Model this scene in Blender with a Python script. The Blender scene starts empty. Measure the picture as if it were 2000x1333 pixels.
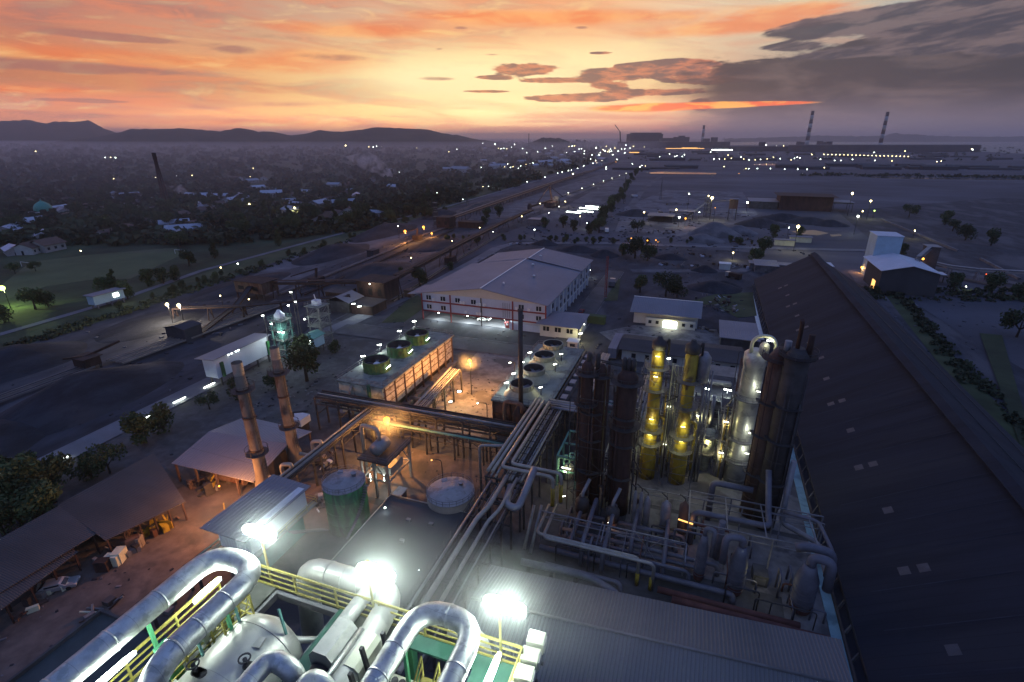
import bpy, math, random
from mathutils import Vector, Matrix, noise
R = math.radians
rnd = random.Random(7)
scene = bpy.context.scene
C = scene.collection

# ------------------------------------------------------------------ camera
# world: +Y runs along the plant's long axis, +X to its right, z = height over the yard
F_, PITCH, PX, PY, HCAM, YAW = 1000.0, R(21.68), 1030.0, 666.5, 60.0, R(18.7)
cam_d = bpy.data.cameras.new('camera'); cam = bpy.data.objects.new('camera', cam_d); C.objects.link(cam)
cam.location = (0, 0, HCAM); cam.rotation_euler = (R(90) - PITCH, 0, YAW)
cam_d.sensor_width = 36; cam_d.lens = 36 * F_ / 2000; cam_d.shift_x = -0.015
cam_d.clip_start = 0.5; cam_d.clip_end = 200000
scene.camera = cam
scene.view_settings.view_transform = 'Standard'; scene.view_settings.look = 'None'
scene.view_settings.exposure = 0.0; scene.view_settings.gamma = 1.0
cy = scene.cycles
cy.use_denoising = True
try: cy.denoiser = 'OPENIMAGEDENOISE'
except Exception: pass
cy.max_bounces = 4; cy.diffuse_bounces = 2; cy.glossy_bounces = 2; cy.transmission_bounces = 2
cy.volume_bounces = 1; cy.transparent_max_bounces = 6
cy.sample_clamp_indirect = 2.0; cy.sample_clamp_direct = 60.0
cy.caustics_reflective = False; cy.caustics_refractive = False

def at(px, py, z=0.0):
    """ground/plane point seen at photo pixel (px, py), at height z"""
    dx = (px - PX) / F_; dy = -(py - PY) / F_
    Y = math.cos(PITCH) + dy * math.sin(PITCH); Z = -math.sin(PITCH) + dy * math.cos(PITCH)
    t = (z - HCAM) / Z
    X, Y = dx * t, Y * t
    return Vector((X * math.cos(YAW) - Y * math.sin(YAW), X * math.sin(YAW) + Y * math.cos(YAW), z))

def rise(px, py, d):
    """point at horizontal depth d (metres ahead) seen at pixel"""
    dx = (px - PX) / F_; dy = -(py - PY) / F_
    Y = math.cos(PITCH) + dy * math.sin(PITCH); Z = -math.sin(PITCH) + dy * math.cos(PITCH)
    t = d / Y
    X, Y = dx * t, d
    return Vector((X * math.cos(YAW) - Y * math.sin(YAW), X * math.sin(YAW) + Y * math.cos(YAW), HCAM + Z * t))

# ------------------------------------------------------------------ node helper
class NT:
    def __init__(s, tree): s.t = tree; s.n = tree.nodes; s.l = tree.links
    def new(s, typ, **kw):
        n = s.n.new(typ)
        for k, v in kw.items(): setattr(n, k, v)
        return n
    def set(s, sock, v):
        if hasattr(v, 'is_linked') or isinstance(v, bpy.types.NodeSocket): s.l.new(v, sock)
        else: sock.default_value = v
    def math(s, op, a, b=None, c=None, clamp=False):
        n = s.new('ShaderNodeMath', operation=op, use_clamp=clamp)
        s.set(n.inputs[0], a)
        if b is not None: s.set(n.inputs[1], b)
        if c is not None: s.set(n.inputs[2], c)
        return n.outputs[0]
    def sstep(s, x, a, b, o0=0.0, o1=1.0):
        n = s.new('ShaderNodeMapRange', interpolation_type='SMOOTHSTEP')
        s.set(n.inputs[0], x); n.inputs[1].default_value = a; n.inputs[2].default_value = b
        n.inputs[3].default_value = o0; n.inputs[4].default_value = o1
        return n.outputs[0]
    def xyz(s, x, y, z):
        n = s.new('ShaderNodeCombineXYZ'); s.set(n.inputs[0], x); s.set(n.inputs[1], y); s.set(n.inputs[2], z)
        return n.outputs[0]
    def noise(s, vec, scale, detail=4, rough=.5, dist=0.0):
        n = s.new('ShaderNodeTexNoise'); s.l.new(vec, n.inputs['Vector'])
        n.inputs['Scale'].default_value = scale; n.inputs['Detail'].default_value = detail
        n.inputs['Roughness'].default_value = rough; n.inputs['Distortion'].default_value = dist
        return n.outputs[0]
    def ramp(s, fac, stops, interp='LINEAR'):
        n = s.new('ShaderNodeValToRGB'); n.color_ramp.interpolation = interp
        e = n.color_ramp.elements
        while len(e) < len(stops): e.new(0.5)
        for el, (p, c) in zip(e, stops):
            el.position = p; el.color = (*c, 1) if len(c) == 3 else c
        s.set(n.inputs[0], fac); return n.outputs[0]
    def mix(s, f, a, b, mode='MIX'):
        n = s.new('ShaderNodeMix', data_type='RGBA', blend_type=mode)
        s.set(n.inputs[0], f)
        s.set(n.inputs[6], (*a, 1) if isinstance(a, tuple) and len(a) == 3 else a)
        s.set(n.inputs[7], (*b, 1) if isinstance(b, tuple) and len(b) == 3 else b)
        return n.outputs[2]

def lin(r, g, b):
    f = lambda c: (c / 255 / 12.92) if c / 255 <= .04045 else ((c / 255 + .055) / 1.055) ** 2.4
    return (f(r), f(g), f(b))

# ------------------------------------------------------------------ sky
SKY_LOW, SKY_ZEN = 1.0, 1.0
w = bpy.data.worlds.new('World'); scene.world = w; w.use_nodes = True
n = NT(w.node_tree); n.n.clear()
tc = n.new('ShaderNodeTexCoord'); sp = n.new('ShaderNodeSeparateXYZ'); n.l.new(tc.outputs['Generated'], sp.inputs[0])
sx, sy, sz = sp.outputs
az = n.math('MULTIPLY', n.math('ARCTAN2', sx, sy), 57.2958)
# degrees from the view's heading, wrapped away behind the viewer
az = n.math('ADD', az, 18.7)
el = n.math('MULTIPLY', n.math('ARCSINE', sz), 57.2958)
uaz = n.math('MULTIPLY_ADD', az, 1 / 100, .5, clamp=True)     # -50..50 deg -> 0..1
def u_(deg): return max(0, min(1, .5 + deg / 100))
low = n.ramp(uaz, [(u_(-50), lin(160, 104, 86)), (u_(-40), lin(196, 128, 98)), (u_(-27), lin(255, 170, 108)), (u_(-14), lin(255, 182, 116)),
                   (u_(-4), lin(222, 160, 120)), (u_(6), lin(206, 140, 120)), (u_(15), lin(172, 116, 110)), (u_(23), lin(116, 96, 104)),
                   (u_(33), lin(92, 90, 104)), (u_(45), lin(72, 74, 90))])
mid = n.ramp(uaz, [(u_(-50), lin(176, 104, 80)), (u_(-36), lin(216, 136, 92)), (u_(-26), lin(238, 176, 116)), (u_(-15), lin(250, 208, 138)),
                   (u_(-6), lin(255, 238, 168)), (u_(3), lin(255, 238, 176)), (u_(12), lin(250, 206, 150)), (u_(20), lin(205, 165, 140)),
                   (u_(28), lin(110, 100, 108)), (u_(45), lin(74, 72, 88))])
high = n.ramp(uaz, [(u_(-50), lin(178, 106, 90)), (u_(-38), lin(196, 124, 102)), (u_(-26), lin(192, 148, 124)), (u_(-14), lin(212, 172, 140)),
                    (u_(-5), lin(228, 172, 128)), (u_(6), lin(240, 178, 128)), (u_(16), lin(228, 200, 166)), (u_(25), lin(212, 206, 178)),
                    (u_(33), lin(165, 166, 162)), (u_(44), lin(100, 104, 122))])
c = n.mix(n.sstep(el, 0.2, 3.6), low, mid)
c = n.mix(n.sstep(el, 4.8, 10.5), c, high)
# sky-plane coordinates for the cloud layers: streaks lie flat near the horizon
sv = n.xyz(n.math('MULTIPLY', az, .10), n.math('MULTIPLY', el, .42), 0.0)
sv2 = n.xyz(n.math('MULTIPLY', n.math('ADD', az, n.math('MULTIPLY', el, 1.2)), .055), n.math('MULTIPLY', n.math('ADD', el, n.math('MULTIPLY', az, .05)), .33), 3.0)
sv3 = n.xyz(n.math('MULTIPLY', az, .22), n.math('MULTIPLY', n.math('ADD', el, n.math('MULTIPLY', az, -.04)), 1.1), 5.0)
st = n.noise(sv, 1.0, 8, .58, .5)
st2 = n.noise(sv2, 1.6, 7, .55, .9)
fine = n.noise(sv3, 1.0, 8, .62, .6)
def blobs(L_):
    """soft elliptical clouds: (az, el, half width, half height, weight)"""
    tot = None
    for a, e, wa, we, k_ in L_:
        x = n.math('DIVIDE', n.math('SUBTRACT', az, a), wa); y = n.math('DIVIDE', n.math('SUBTRACT', el, e), we)
        g_ = n.math('MULTIPLY', n.math('POWER', 2.718, n.math('MULTIPLY', n.math('MULTIPLY_ADD', x, x, n.math('MULTIPLY', y, y)), -1.0)), k_)
        tot = g_ if tot is None else n.math('ADD', tot, g_)
    return tot
def ae(px, py):
    dx = (px - PX) / F_; dy = -(py - PY) / F_
    Y = math.cos(PITCH) + dy * math.sin(PITCH); Z = -math.sin(PITCH) + dy * math.cos(PITCH)
    return math.degrees(math.atan2(dx, Y)), math.degrees(math.atan2(Z, math.hypot(dx, Y)))
# burnt orange and salmon veils, mostly left and along the top
lefty = n.sstep(az, 16, -30)
veil_k = n.math('MULTIPLY', n.sstep(st2, .43, .64), n.math('MULTIPLY_ADD', lefty, .38, .30))
c = n.mix(veil_k, c, n.mix(n.sstep(fine, .40, .64), lin(220, 130, 94), lin(178, 128, 116)))
arc = blobs([(*ae(180, 110), 14, .9, 1.0), (*ae(640, 118), 7, 1.3, 1.1), (*ae(700, 60), 12, .8, 1.0), (*ae(1050, 35), 16, .8, 1.2), (*ae(1400, 60), 12, .7, 1.0), (*ae(60, 175), 10, .5, .9), (*ae(500, 240), 14, .5, .8), (*ae(1560, 20), 8, .8, .9)])
c = n.mix(n.math('MULTIPLY', n.sstep(n.math('MULTIPLY', arc, n.math('ADD', fine, .3)), .30, .85), .75), c, n.mix(n.sstep(st, .42, .6), lin(236, 120, 60), lin(250, 168, 96)))
bright = n.math('MULTIPLY', n.sstep(fine, .52, .70), n.sstep(az, 24, 5))
c = n.mix(n.math('MULTIPLY', bright, .35), c, lin(255, 222, 150))
gl1 = blobs([(-3, 5.4, 12, 2.3, 1.0), (*ae(1200, 110), 6, 1.6, .55), (*ae(820, 160), 8, 1.6, .6)])
c = n.mix(n.math('MINIMUM', n.math('MULTIPLY', gl1, .8), .92), c, lin(255, 242, 186))
# muted grey-mauve bars
bars = blobs([(*ae(110, 130), 12, .55, 1.2), (*ae(245, 75), 4.5, .3, 1.3), (*ae(165, 197), 3.5, .18, 1.5), (*ae(455, 97), 2.6, .5, 1.0), (*ae(650, 112), 4.5, .5, .9), (*ae(560, 205), 9, .5, .7), (*ae(120, 225), 9, .5, .9), (*ae(330, 20), 9, .9, .8), (*ae(30, 30), 6, 1.2, .8), (*ae(560, 75), 6, .5, .7), (*ae(770, 238), 7, .4, .6),
              (*ae(900, 55), 1.0, .2, 1.1), (*ae(858, 96), .6, .12, 1.1), (*ae(1137, 54), 1.0, .2, 1.0), (*ae(960, 107), 1.2, .12, .9), (*ae(855, 154), 2.2, .25, 1.1)])
c = n.mix(n.math('MULTIPLY', n.sstep(n.math('MULTIPLY', bars, n.math('MULTIPLY_ADD', fine, 1.6, .1)), .45, .95), .72), c, lin(158, 104, 98))
gs = n.noise(n.xyz(n.math('MULTIPLY', az, .06), n.math('MULTIPLY', el, .9), 7.0), 1.3, 6, .5, .4)
c = n.mix(n.math('MULTIPLY', n.math('MULTIPLY', n.sstep(gs, .47, .66), n.sstep(el, 4.5, 1.5)), .5), c, lin(158, 110, 104))
# small dark clouds in front of the glow, flat below and ragged on top
cl = n.noise(n.xyz(n.math('MULTIPLY', az, .42), n.math('MULTIPLY', el, 1.7), 11.0), 1.0, 8, .6, .3)
cb = blobs([(*ae(1025, 136), 3.6, .55, 1.25), (*ae(1200, 145), 3.2, .55, 1.35), (*ae(1080, 158), 3.6, .25, 1.1), (*ae(1190, 168), 2.2, .35, 1.1), (*ae(1130, 192), 6.0, .42, 1.15), (*ae(950, 179), 2.4, .14, 1.1),
            (*ae(960, 152), 2.0, .2, .9), (*ae(1175, 104), 1.4, .16, .9), (*ae(1330, 125), 4.0, .5, 1.2), (*ae(1290, 180), 5, .3, 1.0), (*ae(1370, 205), 1.4, .6, 1.1), (*ae(1400, 150), 5, .7, 1.3), (*ae(1240, 128), 1.8, .2, .9)])
k = n.sstep(n.math('MULTIPLY', cb, n.math('MULTIPLY_ADD', cl, 2.2, -.02)), .46, .66)
c = n.mix(n.math('MULTIPLY', k, .92), c, n.mix(n.sstep(cl, .40, .60), lin(196, 116, 92), lin(104, 76, 86)))
# the great grey bank on the right, its top rising to the right
bank = n.noise(n.xyz(n.math('MULTIPLY', az, .16), n.math('MULTIPLY', el, .62), 21.0), 1.15, 9, .6, .3)
top = n.ramp(uaz, [(u_(10), (.25,)*3), (u_(15), (.56,)*3), (u_(24), (.68,)*3), (u_(32), (.80,)*3), (u_(44), (1.0,)*3)])
topv = n.new('ShaderNodeRGBToBW'); n.l.new(top, topv.inputs[0])
edge = n.math('ADD', n.math('SUBTRACT', n.math('MULTIPLY', topv.outputs[0], 10.5), el), n.math('MULTIPLY', n.math('SUBTRACT', bank, .5), 6.0))
bk = n.math('MULTIPLY', n.sstep(edge, -.1, .55), n.sstep(n.math('ADD', az, n.math('MULTIPLY', bank, 9.0)), 16.5, 25))
bcol = n.mix(n.sstep(bank, .30, .58), lin(98, 84, 88), lin(60, 55, 66))
bcol = n.mix(n.sstep(el, 4.2, .5), bcol, lin(88, 82, 94))
bcol = n.mix(n.sstep(az, 30, 44, 0, .4), bcol, lin(44, 42, 52))
c = n.mix(n.math('MULTIPLY', bk, .96), c, bcol)
# upper dark streak cloud far right
b2 = n.noise(n.xyz(n.math('MULTIPLY', az, .16), n.math('MULTIPLY', n.math('ADD', el, n.math('MULTIPLY', az, -.12)), 1.0), 31.0), 1.2, 9, .6, .3)
ub = blobs([(*ae(1620, 52), 6, .8, 1.3), (*ae(1760, 40), 6, 1.0, 1.4), (*ae(1900, 30), 7, 1.3, 1.5), (*ae(1540, 92), 3, .35, 1.1), (*ae(1660, 105), 6, .5, 1.2), (*ae(2000, 60), 6, 2.0, 1.4)])
c = n.mix(n.math('MULTIPLY', n.sstep(n.math('MULTIPLY', ub, n.math('MULTIPLY_ADD', b2, 2.0, -.15)), .5, .78), .95), c, n.mix(n.sstep(b2, .42, .6), lin(112, 96, 100), lin(66, 62, 76)))
# red rim under the bank
rim = blobs([(*ae(1250, 212), 6, .42, 1.3), (*ae(1400, 205), 6.5, .30, 1.3), (*ae(1180, 262), 7, .25, .8), (*ae(1520, 202), 3.5, .16, 1.0)])
c = n.mix(n.math('MULTIPLY', n.sstep(n.math('MULTIPLY', rim, n.math('ADD', fine, .35)), .4, .85), .9), c, n.mix(n.sstep(fine, .45, .6), lin(240, 104, 60), lin(255, 176, 84)))
# dusk dome above and behind
dome = n.ramp(n.math('MULTIPLY', el, 1 / 90, clamp=True), [(0, lin(116, 122, 150)), (.3, lin(102, 122, 170)), (1, lin(84, 109, 171))])
c = n.mix(n.sstep(el, 12.5, 24), c, dome)
c = n.mix(n.sstep(n.math('ABSOLUTE', az), 52, 85), c, dome)
gain = n.sstep(el, 4.5, .6, 1.0, 2.1)
c = n.mix(1.0, c, n.xyz(gain, gain, gain), 'MULTIPLY')
c = n.mix(n.sstep(el, 0, -3), c, lin(52, 46, 60))
bg = n.new('ShaderNodeBackground'); n.l.new(c, bg.inputs[0]); bg.inputs[1].default_value = 1.12
# a last trace of clear dusk air
sky = n.new('ShaderNodeTexSky', sky_type='NISHITA', sun_disc=False, sun_elevation=R(1.5), sun_rotation=R(-20), altitude=60)
bg2 = n.new('ShaderNodeBackground'); n.l.new(sky.outputs[0], bg2.inputs[0]); bg2.inputs[1].default_value = .012
ad = n.new('ShaderNodeAddShader'); n.l.new(bg.outputs[0], ad.inputs[0]); n.l.new(bg2.outputs[0], ad.inputs[1])
wo = n.new('ShaderNodeOutputWorld'); n.l.new(ad.outputs[0], wo.inputs[0])
w.cycles.sampling_method = 'MANUAL'; w.cycles.sample_map_resolution = 512

sun_d = bpy.data.lights.new('sun', 'SUN'); sun = bpy.data.objects.new('sun', sun_d); C.objects.link(sun)
sun_d.energy = .12; sun_d.color = (1, .5, .28); sun_d.angle = R(14)
sun.rotation_euler = (R(84), 0, R(180 + 20))
# ------------------------------------------------------------------ materials
M = {}
def mat(name, col, rough=.75, metal=0.0, var=.3, scale=.4, bump=0.0, patch=None, patch_scale=.08, patch_lo=.5, patch_hi=.62,
        corr=None, rnd_k=0.0, stretch=(1, 1, 1), spec=.4, panel=None):
    m = bpy.data.materials.new(name); m.use_nodes = True; t = NT(m.node_tree); t.n.clear()
    o = t.new('ShaderNodeOutputMaterial'); b = t.new('ShaderNodeBsdfPrincipled'); t.l.new(b.outputs[0], o.inputs[0])
    tc = t.new('ShaderNodeTexCoord'); mp = t.new('ShaderNodeMapping'); t.l.new(tc.outputs['Object'], mp.inputs[0])
    mp.inputs['Scale'].default_value = stretch
    v = mp.outputs[0]
    f = t.noise(v, scale, 6, .6)
    hi = tuple(min(1, x * (1 + var)) for x in col); lo = tuple(x * (1 - var) for x in col)
    c = t.ramp(f, [(.3, lo), (.7, hi)])
    if patch:
        pf = t.sstep(t.noise(v, patch_scale, 5, .6, .4), patch_lo, patch_hi)
        c = t.mix(pf, c, tuple(patch))
    if rnd_k:
        oi = t.new('ShaderNodeObjectInfo'); r = t.math('MULTIPLY_ADD', oi.outputs['Random'], 2 * rnd_k, 1 - rnd_k)
        c = t.mix(1.0, c, t.xyz(r, r, r), 'MULTIPLY')
    if corr or panel:
        s3 = t.new('ShaderNodeSeparateXYZ'); t.l.new(tc.outputs['Object'], s3.inputs[0])
    if panel:      # dark seams between sheets: (axis, period, share)
        for ax, per, sh in panel:
            fr = t.math('FRACT', t.math('DIVIDE', s3.outputs[ax], per))
            k = t.math('LESS_THAN', fr, sh)
            c = t.mix(t.math('MULTIPLY', k, .45), c, tuple(x * .35 for x in col))
    t.l.new(c, b.inputs['Base Color'])
    b.inputs['Roughness'].default_value = rough; b.inputs['Metallic'].default_value = metal
    b.inputs['Specular IOR Level'].default_value = spec
    h = None
    if corr:
        ax, per = corr
        h = t.math('SINE', t.math('MULTIPLY', s3.outputs[ax], 6.2832 / per))
        bp = t.new('ShaderNodeBump'); bp.inputs['Strength'].default_value = .7; bp.inputs['Distance'].default_value = per * .12
        t.l.new(h, bp.inputs['Height']); t.l.new(bp.outputs[0], b.inputs['Normal'])
    elif bump:
        bp = t.new('ShaderNodeBump'); bp.inputs['Strength'].default_value = .8; bp.inputs['Distance'].default_value = bump
        t.l.new(t.noise(v, scale * 4, 5, .6), bp.inputs['Height']); t.l.new(bp.outputs[0], b.inputs['Normal'])
    M[name] = m; return m
def glow(name, col, s):
    m = bpy.data.materials.new(name); m.use_nodes = True; t = NT(m.node_tree); t.n.clear()
    o = t.new('ShaderNodeOutputMaterial'); e = t.new('ShaderNodeEmission'); t.l.new(e.outputs[0], o.inputs[0])
    e.inputs[0].default_value = (*col, 1); e.inputs[1].default_value = s
    try: m.cycles.emission_sampling = 'NONE'
    except Exception: pass
    M[name] = m; return m

mat('soil', (.075, .076, .098), .95, var=.4, scale=.02, bump=.15, patch=(.13, .13, .155), patch_scale=.009, patch_lo=.50, patch_hi=.66, stretch=(.5, 1, 1))
mat('coal_ground', (.038, .040, .054), .95, var=.5, scale=.2, bump=.15, patch=(.095, .092, .108), patch_scale=.045, patch_lo=.48, patch_hi=.64, stretch=(1, .45, 1))
mat('coal', (.022, .024, .034), .95, var=.45, scale=.25, bump=.35, patch=(.040, .042, .055), patch_scale=.12, stretch=(1, .4, 1))
mat('dust', (.125, .122, .14), .95, var=.4, scale=.12, bump=.1, patch=(.065, .065, .078), patch_scale=.035)
mat('pale_ground', (.145, .142, .165), .95, var=.4, scale=.12, patch=(.075, .075, .09), patch_scale=.035)
mat('concrete', (.16, .155, .165), .85, var=.35, scale=.5, patch=(.075, .072, .08), patch_scale=.14, bump=.02)
mat('concrete_dark', (.070, .070, .078), .85, var=.4, scale=.5, patch=(.05, .05, .052), patch_scale=.13)
mat('rust_ground', (.11, .088, .082), .9, var=.4, scale=.35, patch=(.05, .045, .046), patch_scale=.09)
mat('asphalt', (.065, .066, .075), .8, var=.25, scale=.3, patch=(.10, .10, .11), patch_scale=.08)
mat('road_pale', (.155, .155, .18), .85, var=.25, scale=.12, patch=(.13, .13, .15), patch_scale=.05)
mat('grass', (.046, .064, .028), .95, var=.5, scale=.12, bump=.2, patch=(.075, .085, .04), patch_scale=.03)
mat('pitch_grass', (.090, .112, .050), .95, var=.25, scale=.05, patch=(.10, .105, .06), patch_scale=.02)
mat('scrub', (.030, .042, .020), .95, var=.5, scale=.08, bump=.3, patch=(.055, .075, .034), patch_scale=.012)
mat('leaf', (.046, .066, .025), .85, var=.5, scale=.35, rnd_k=.35)
mat('leaf_far', (.034, .044, .022), .9, var=.5, scale=.02, patch=(.060, .074, .034), patch_scale=.01)
mat('bark', (.06, .045, .035), .9)
mat('hill', (.035, .04, .03), .95, var=.4, scale=.004, bump=8, patch=(.05, .05, .035), patch_scale=.002)
mat('coal_roof', (.013, .016, .028), .92, var=.4, scale=.35, patch=(.020, .023, .035), patch_scale=.10, panel=[(1, 1.5, .06)], stretch=(.12, 1, .12))
mat('roof_grey', (.21, .21, .25), .6, var=.14, scale=.08, corr=(0, .6), panel=[(1, 11.0, .01)])
mat('roof_u', (.20, .20, .245), .6, var=.14, scale=.08, corr=(1, .6), panel=[(0, 9.0, .01)])
mat('roof_dark', (.060, .056, .062), .8, var=.3, scale=.15, corr=(1, .28), patch=(.075, .065, .065), patch_scale=.1, stretch=(.4, 1, 1))
mat('roof_corr', (.125, .13, .15), .55, var=.16, scale=.12, corr=(0, .42), stretch=(1, .3, 1), panel=[(0, .42, .28)])
mat('white_sheet', (.62, .65, .74), .6, var=.10, scale=.2, corr=(0, .5), stretch=(1, 1, .2))
mat('blue_wall', (.42, .52, .70), .6, var=.10, scale=.2, panel=[(0, 3.0, .015)])
mat('cream_wall', (.55, .56, .56), .8, var=.14, scale=.25, stretch=(1, 1, .25))
mat('blue_sheet', (.36, .50, .60), .6, var=.12, scale=.3)
mat('red_paint', (.22, .03, .035), .6, var=.2)
mat('rust', (.050, .027, .024), .85, var=.5, scale=.5, patch=(.028, .017, .016), patch_scale=.3, stretch=(1, 1, .25), bump=.03)
mat('rust_light', (.13, .085, .07), .85, var=.4, scale=.5, patch=(.09, .04, .03), patch_scale=.3, stretch=(1, 1, .25))
mat('chimney_steel', (.15, .128, .115), .85, var=.4, scale=.7, patch=(.085, .055, .045), patch_scale=.5, stretch=(1, 1, .35))
mat('dark_steel', (.055, .052, .056), .7, var=.35, scale=.6, metal=.2)
mat('grey_steel', (.17, .17, .185), .55, var=.25, scale=.6, metal=.4)
mat('pipe_pale', (.30, .28, .26), .5, var=.25, scale=.6, metal=.25)
mat('pipe_grey', (.22, .22, .25), .5, var=.25, scale=.6, metal=.3)
mat('silver', (.56, .58, .56), .44, var=.26, scale=1.6, metal=.72, bump=.012, patch=(.40, .42, .40), patch_scale=2.2, panel=[(1, 1.1, .02)])
mat('silver_matt', (.50, .50, .46), .45, var=.16, scale=.9, metal=.45, patch=(.36, .36, .34), patch_scale=.7)
mat('yellow_col', (.34, .25, .03), .5, var=.35, scale=.6, patch=(.11, .065, .02), patch_scale=.4, stretch=(1, 1, .4))
mat('yellow', (.38, .33, .08), .6, var=.15, scale=2)
mat('green_paint', (.045, .20, .07), .55, var=.3, scale=.4, stretch=(1, 1, .2), patch=(.03, .09, .04), patch_scale=.4)
mat('green_deck', (.05, .135, .10), .75, var=.2, scale=1, patch=(.03, .12, .08), patch_scale=.6)
mat('green_beam', (.10, .38, .18), .6, var=.15)
mat('teal', (.12, .28, .25), .6, var=.2)
mat('cyan_conc', (.24, .40, .46), .8, var=.2, scale=.3, patch=(.14, .24, .28), patch_scale=.25)
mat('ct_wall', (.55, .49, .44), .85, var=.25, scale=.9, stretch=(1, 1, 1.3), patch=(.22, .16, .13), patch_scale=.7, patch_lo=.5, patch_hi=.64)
mat('ct_deck', (.22, .24, .22), .8, var=.2, scale=.5, patch=(.12, .13, .12), patch_scale=.4)
mat('fan_beige', (.55, .56, .44), .6, var=.15)
mat('window', (.02, .025, .035), .15, var=.2, spec=.6)
mat('dark', (.012, .012, .014), .9, var=.3)
mat('white_paint', (.75, .75, .76), .5, var=.06)
mat('ac_white', (.65, .66, .68), .5, var=.06)
mat('car_black', (.02, .02, .024), .25, var=.1); mat('car_white', (.7, .7, .72), .25, var=.05); mat('car_silver', (.35, .35, .38), .3, metal=.4, var=.05)
mat('tyre', (.015, .015, .015), .9, var=.1)
mat('tank_roof', (.26, .26, .30), .6, var=.18, scale=.5, patch=(.18, .17, .19), patch_scale=.5)
mat('tank_wall', (.22, .19, .17), .7, var=.25, scale=.5, stretch=(1, 1, .3))
mat('flat_roof', (.055, .058, .068), .85, var=.25, scale=.12, patch=(.06, .062, .07), patch_scale=.08)
mat('brick', (.22, .12, .09), .9, var=.3, scale=.8)
mat('house_roof', (.10, .065, .055), .85, var=.25, rnd_k=.5)
mat('house_tin', (.36, .40, .50), .5, var=.15, rnd_k=.35)
mat('house_wall', (.35, .36, .38), .85, var=.15, rnd_k=.35)
mat('far_block', (.06, .055, .065), .9, var=.3, scale=.02)
mat('track', (.20, .165, .15), .7, var=.3)
mat('belt_light', (.20, .18, .18), .6, var=.2)
glow('g_white', (.90, 1, .88), 24); glow('g_soft', (.86, 1, .90), 14)
glow('g_yellow', (1, .80, .36), 16); glow('g_orange', (1, .40, .05), 5); glow('g_red', (1, .12, .03), 4); glow('g_green', (.66, 1, .22), 5)
glow('g_strip', (.96, 1, .80), 16); glow('g_lime', (1, .93, .35), 12); glow('g_strip_o', (1, .50, .14), 2.2); glow('g_flood', (.86, 1, .92), 60)

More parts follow.
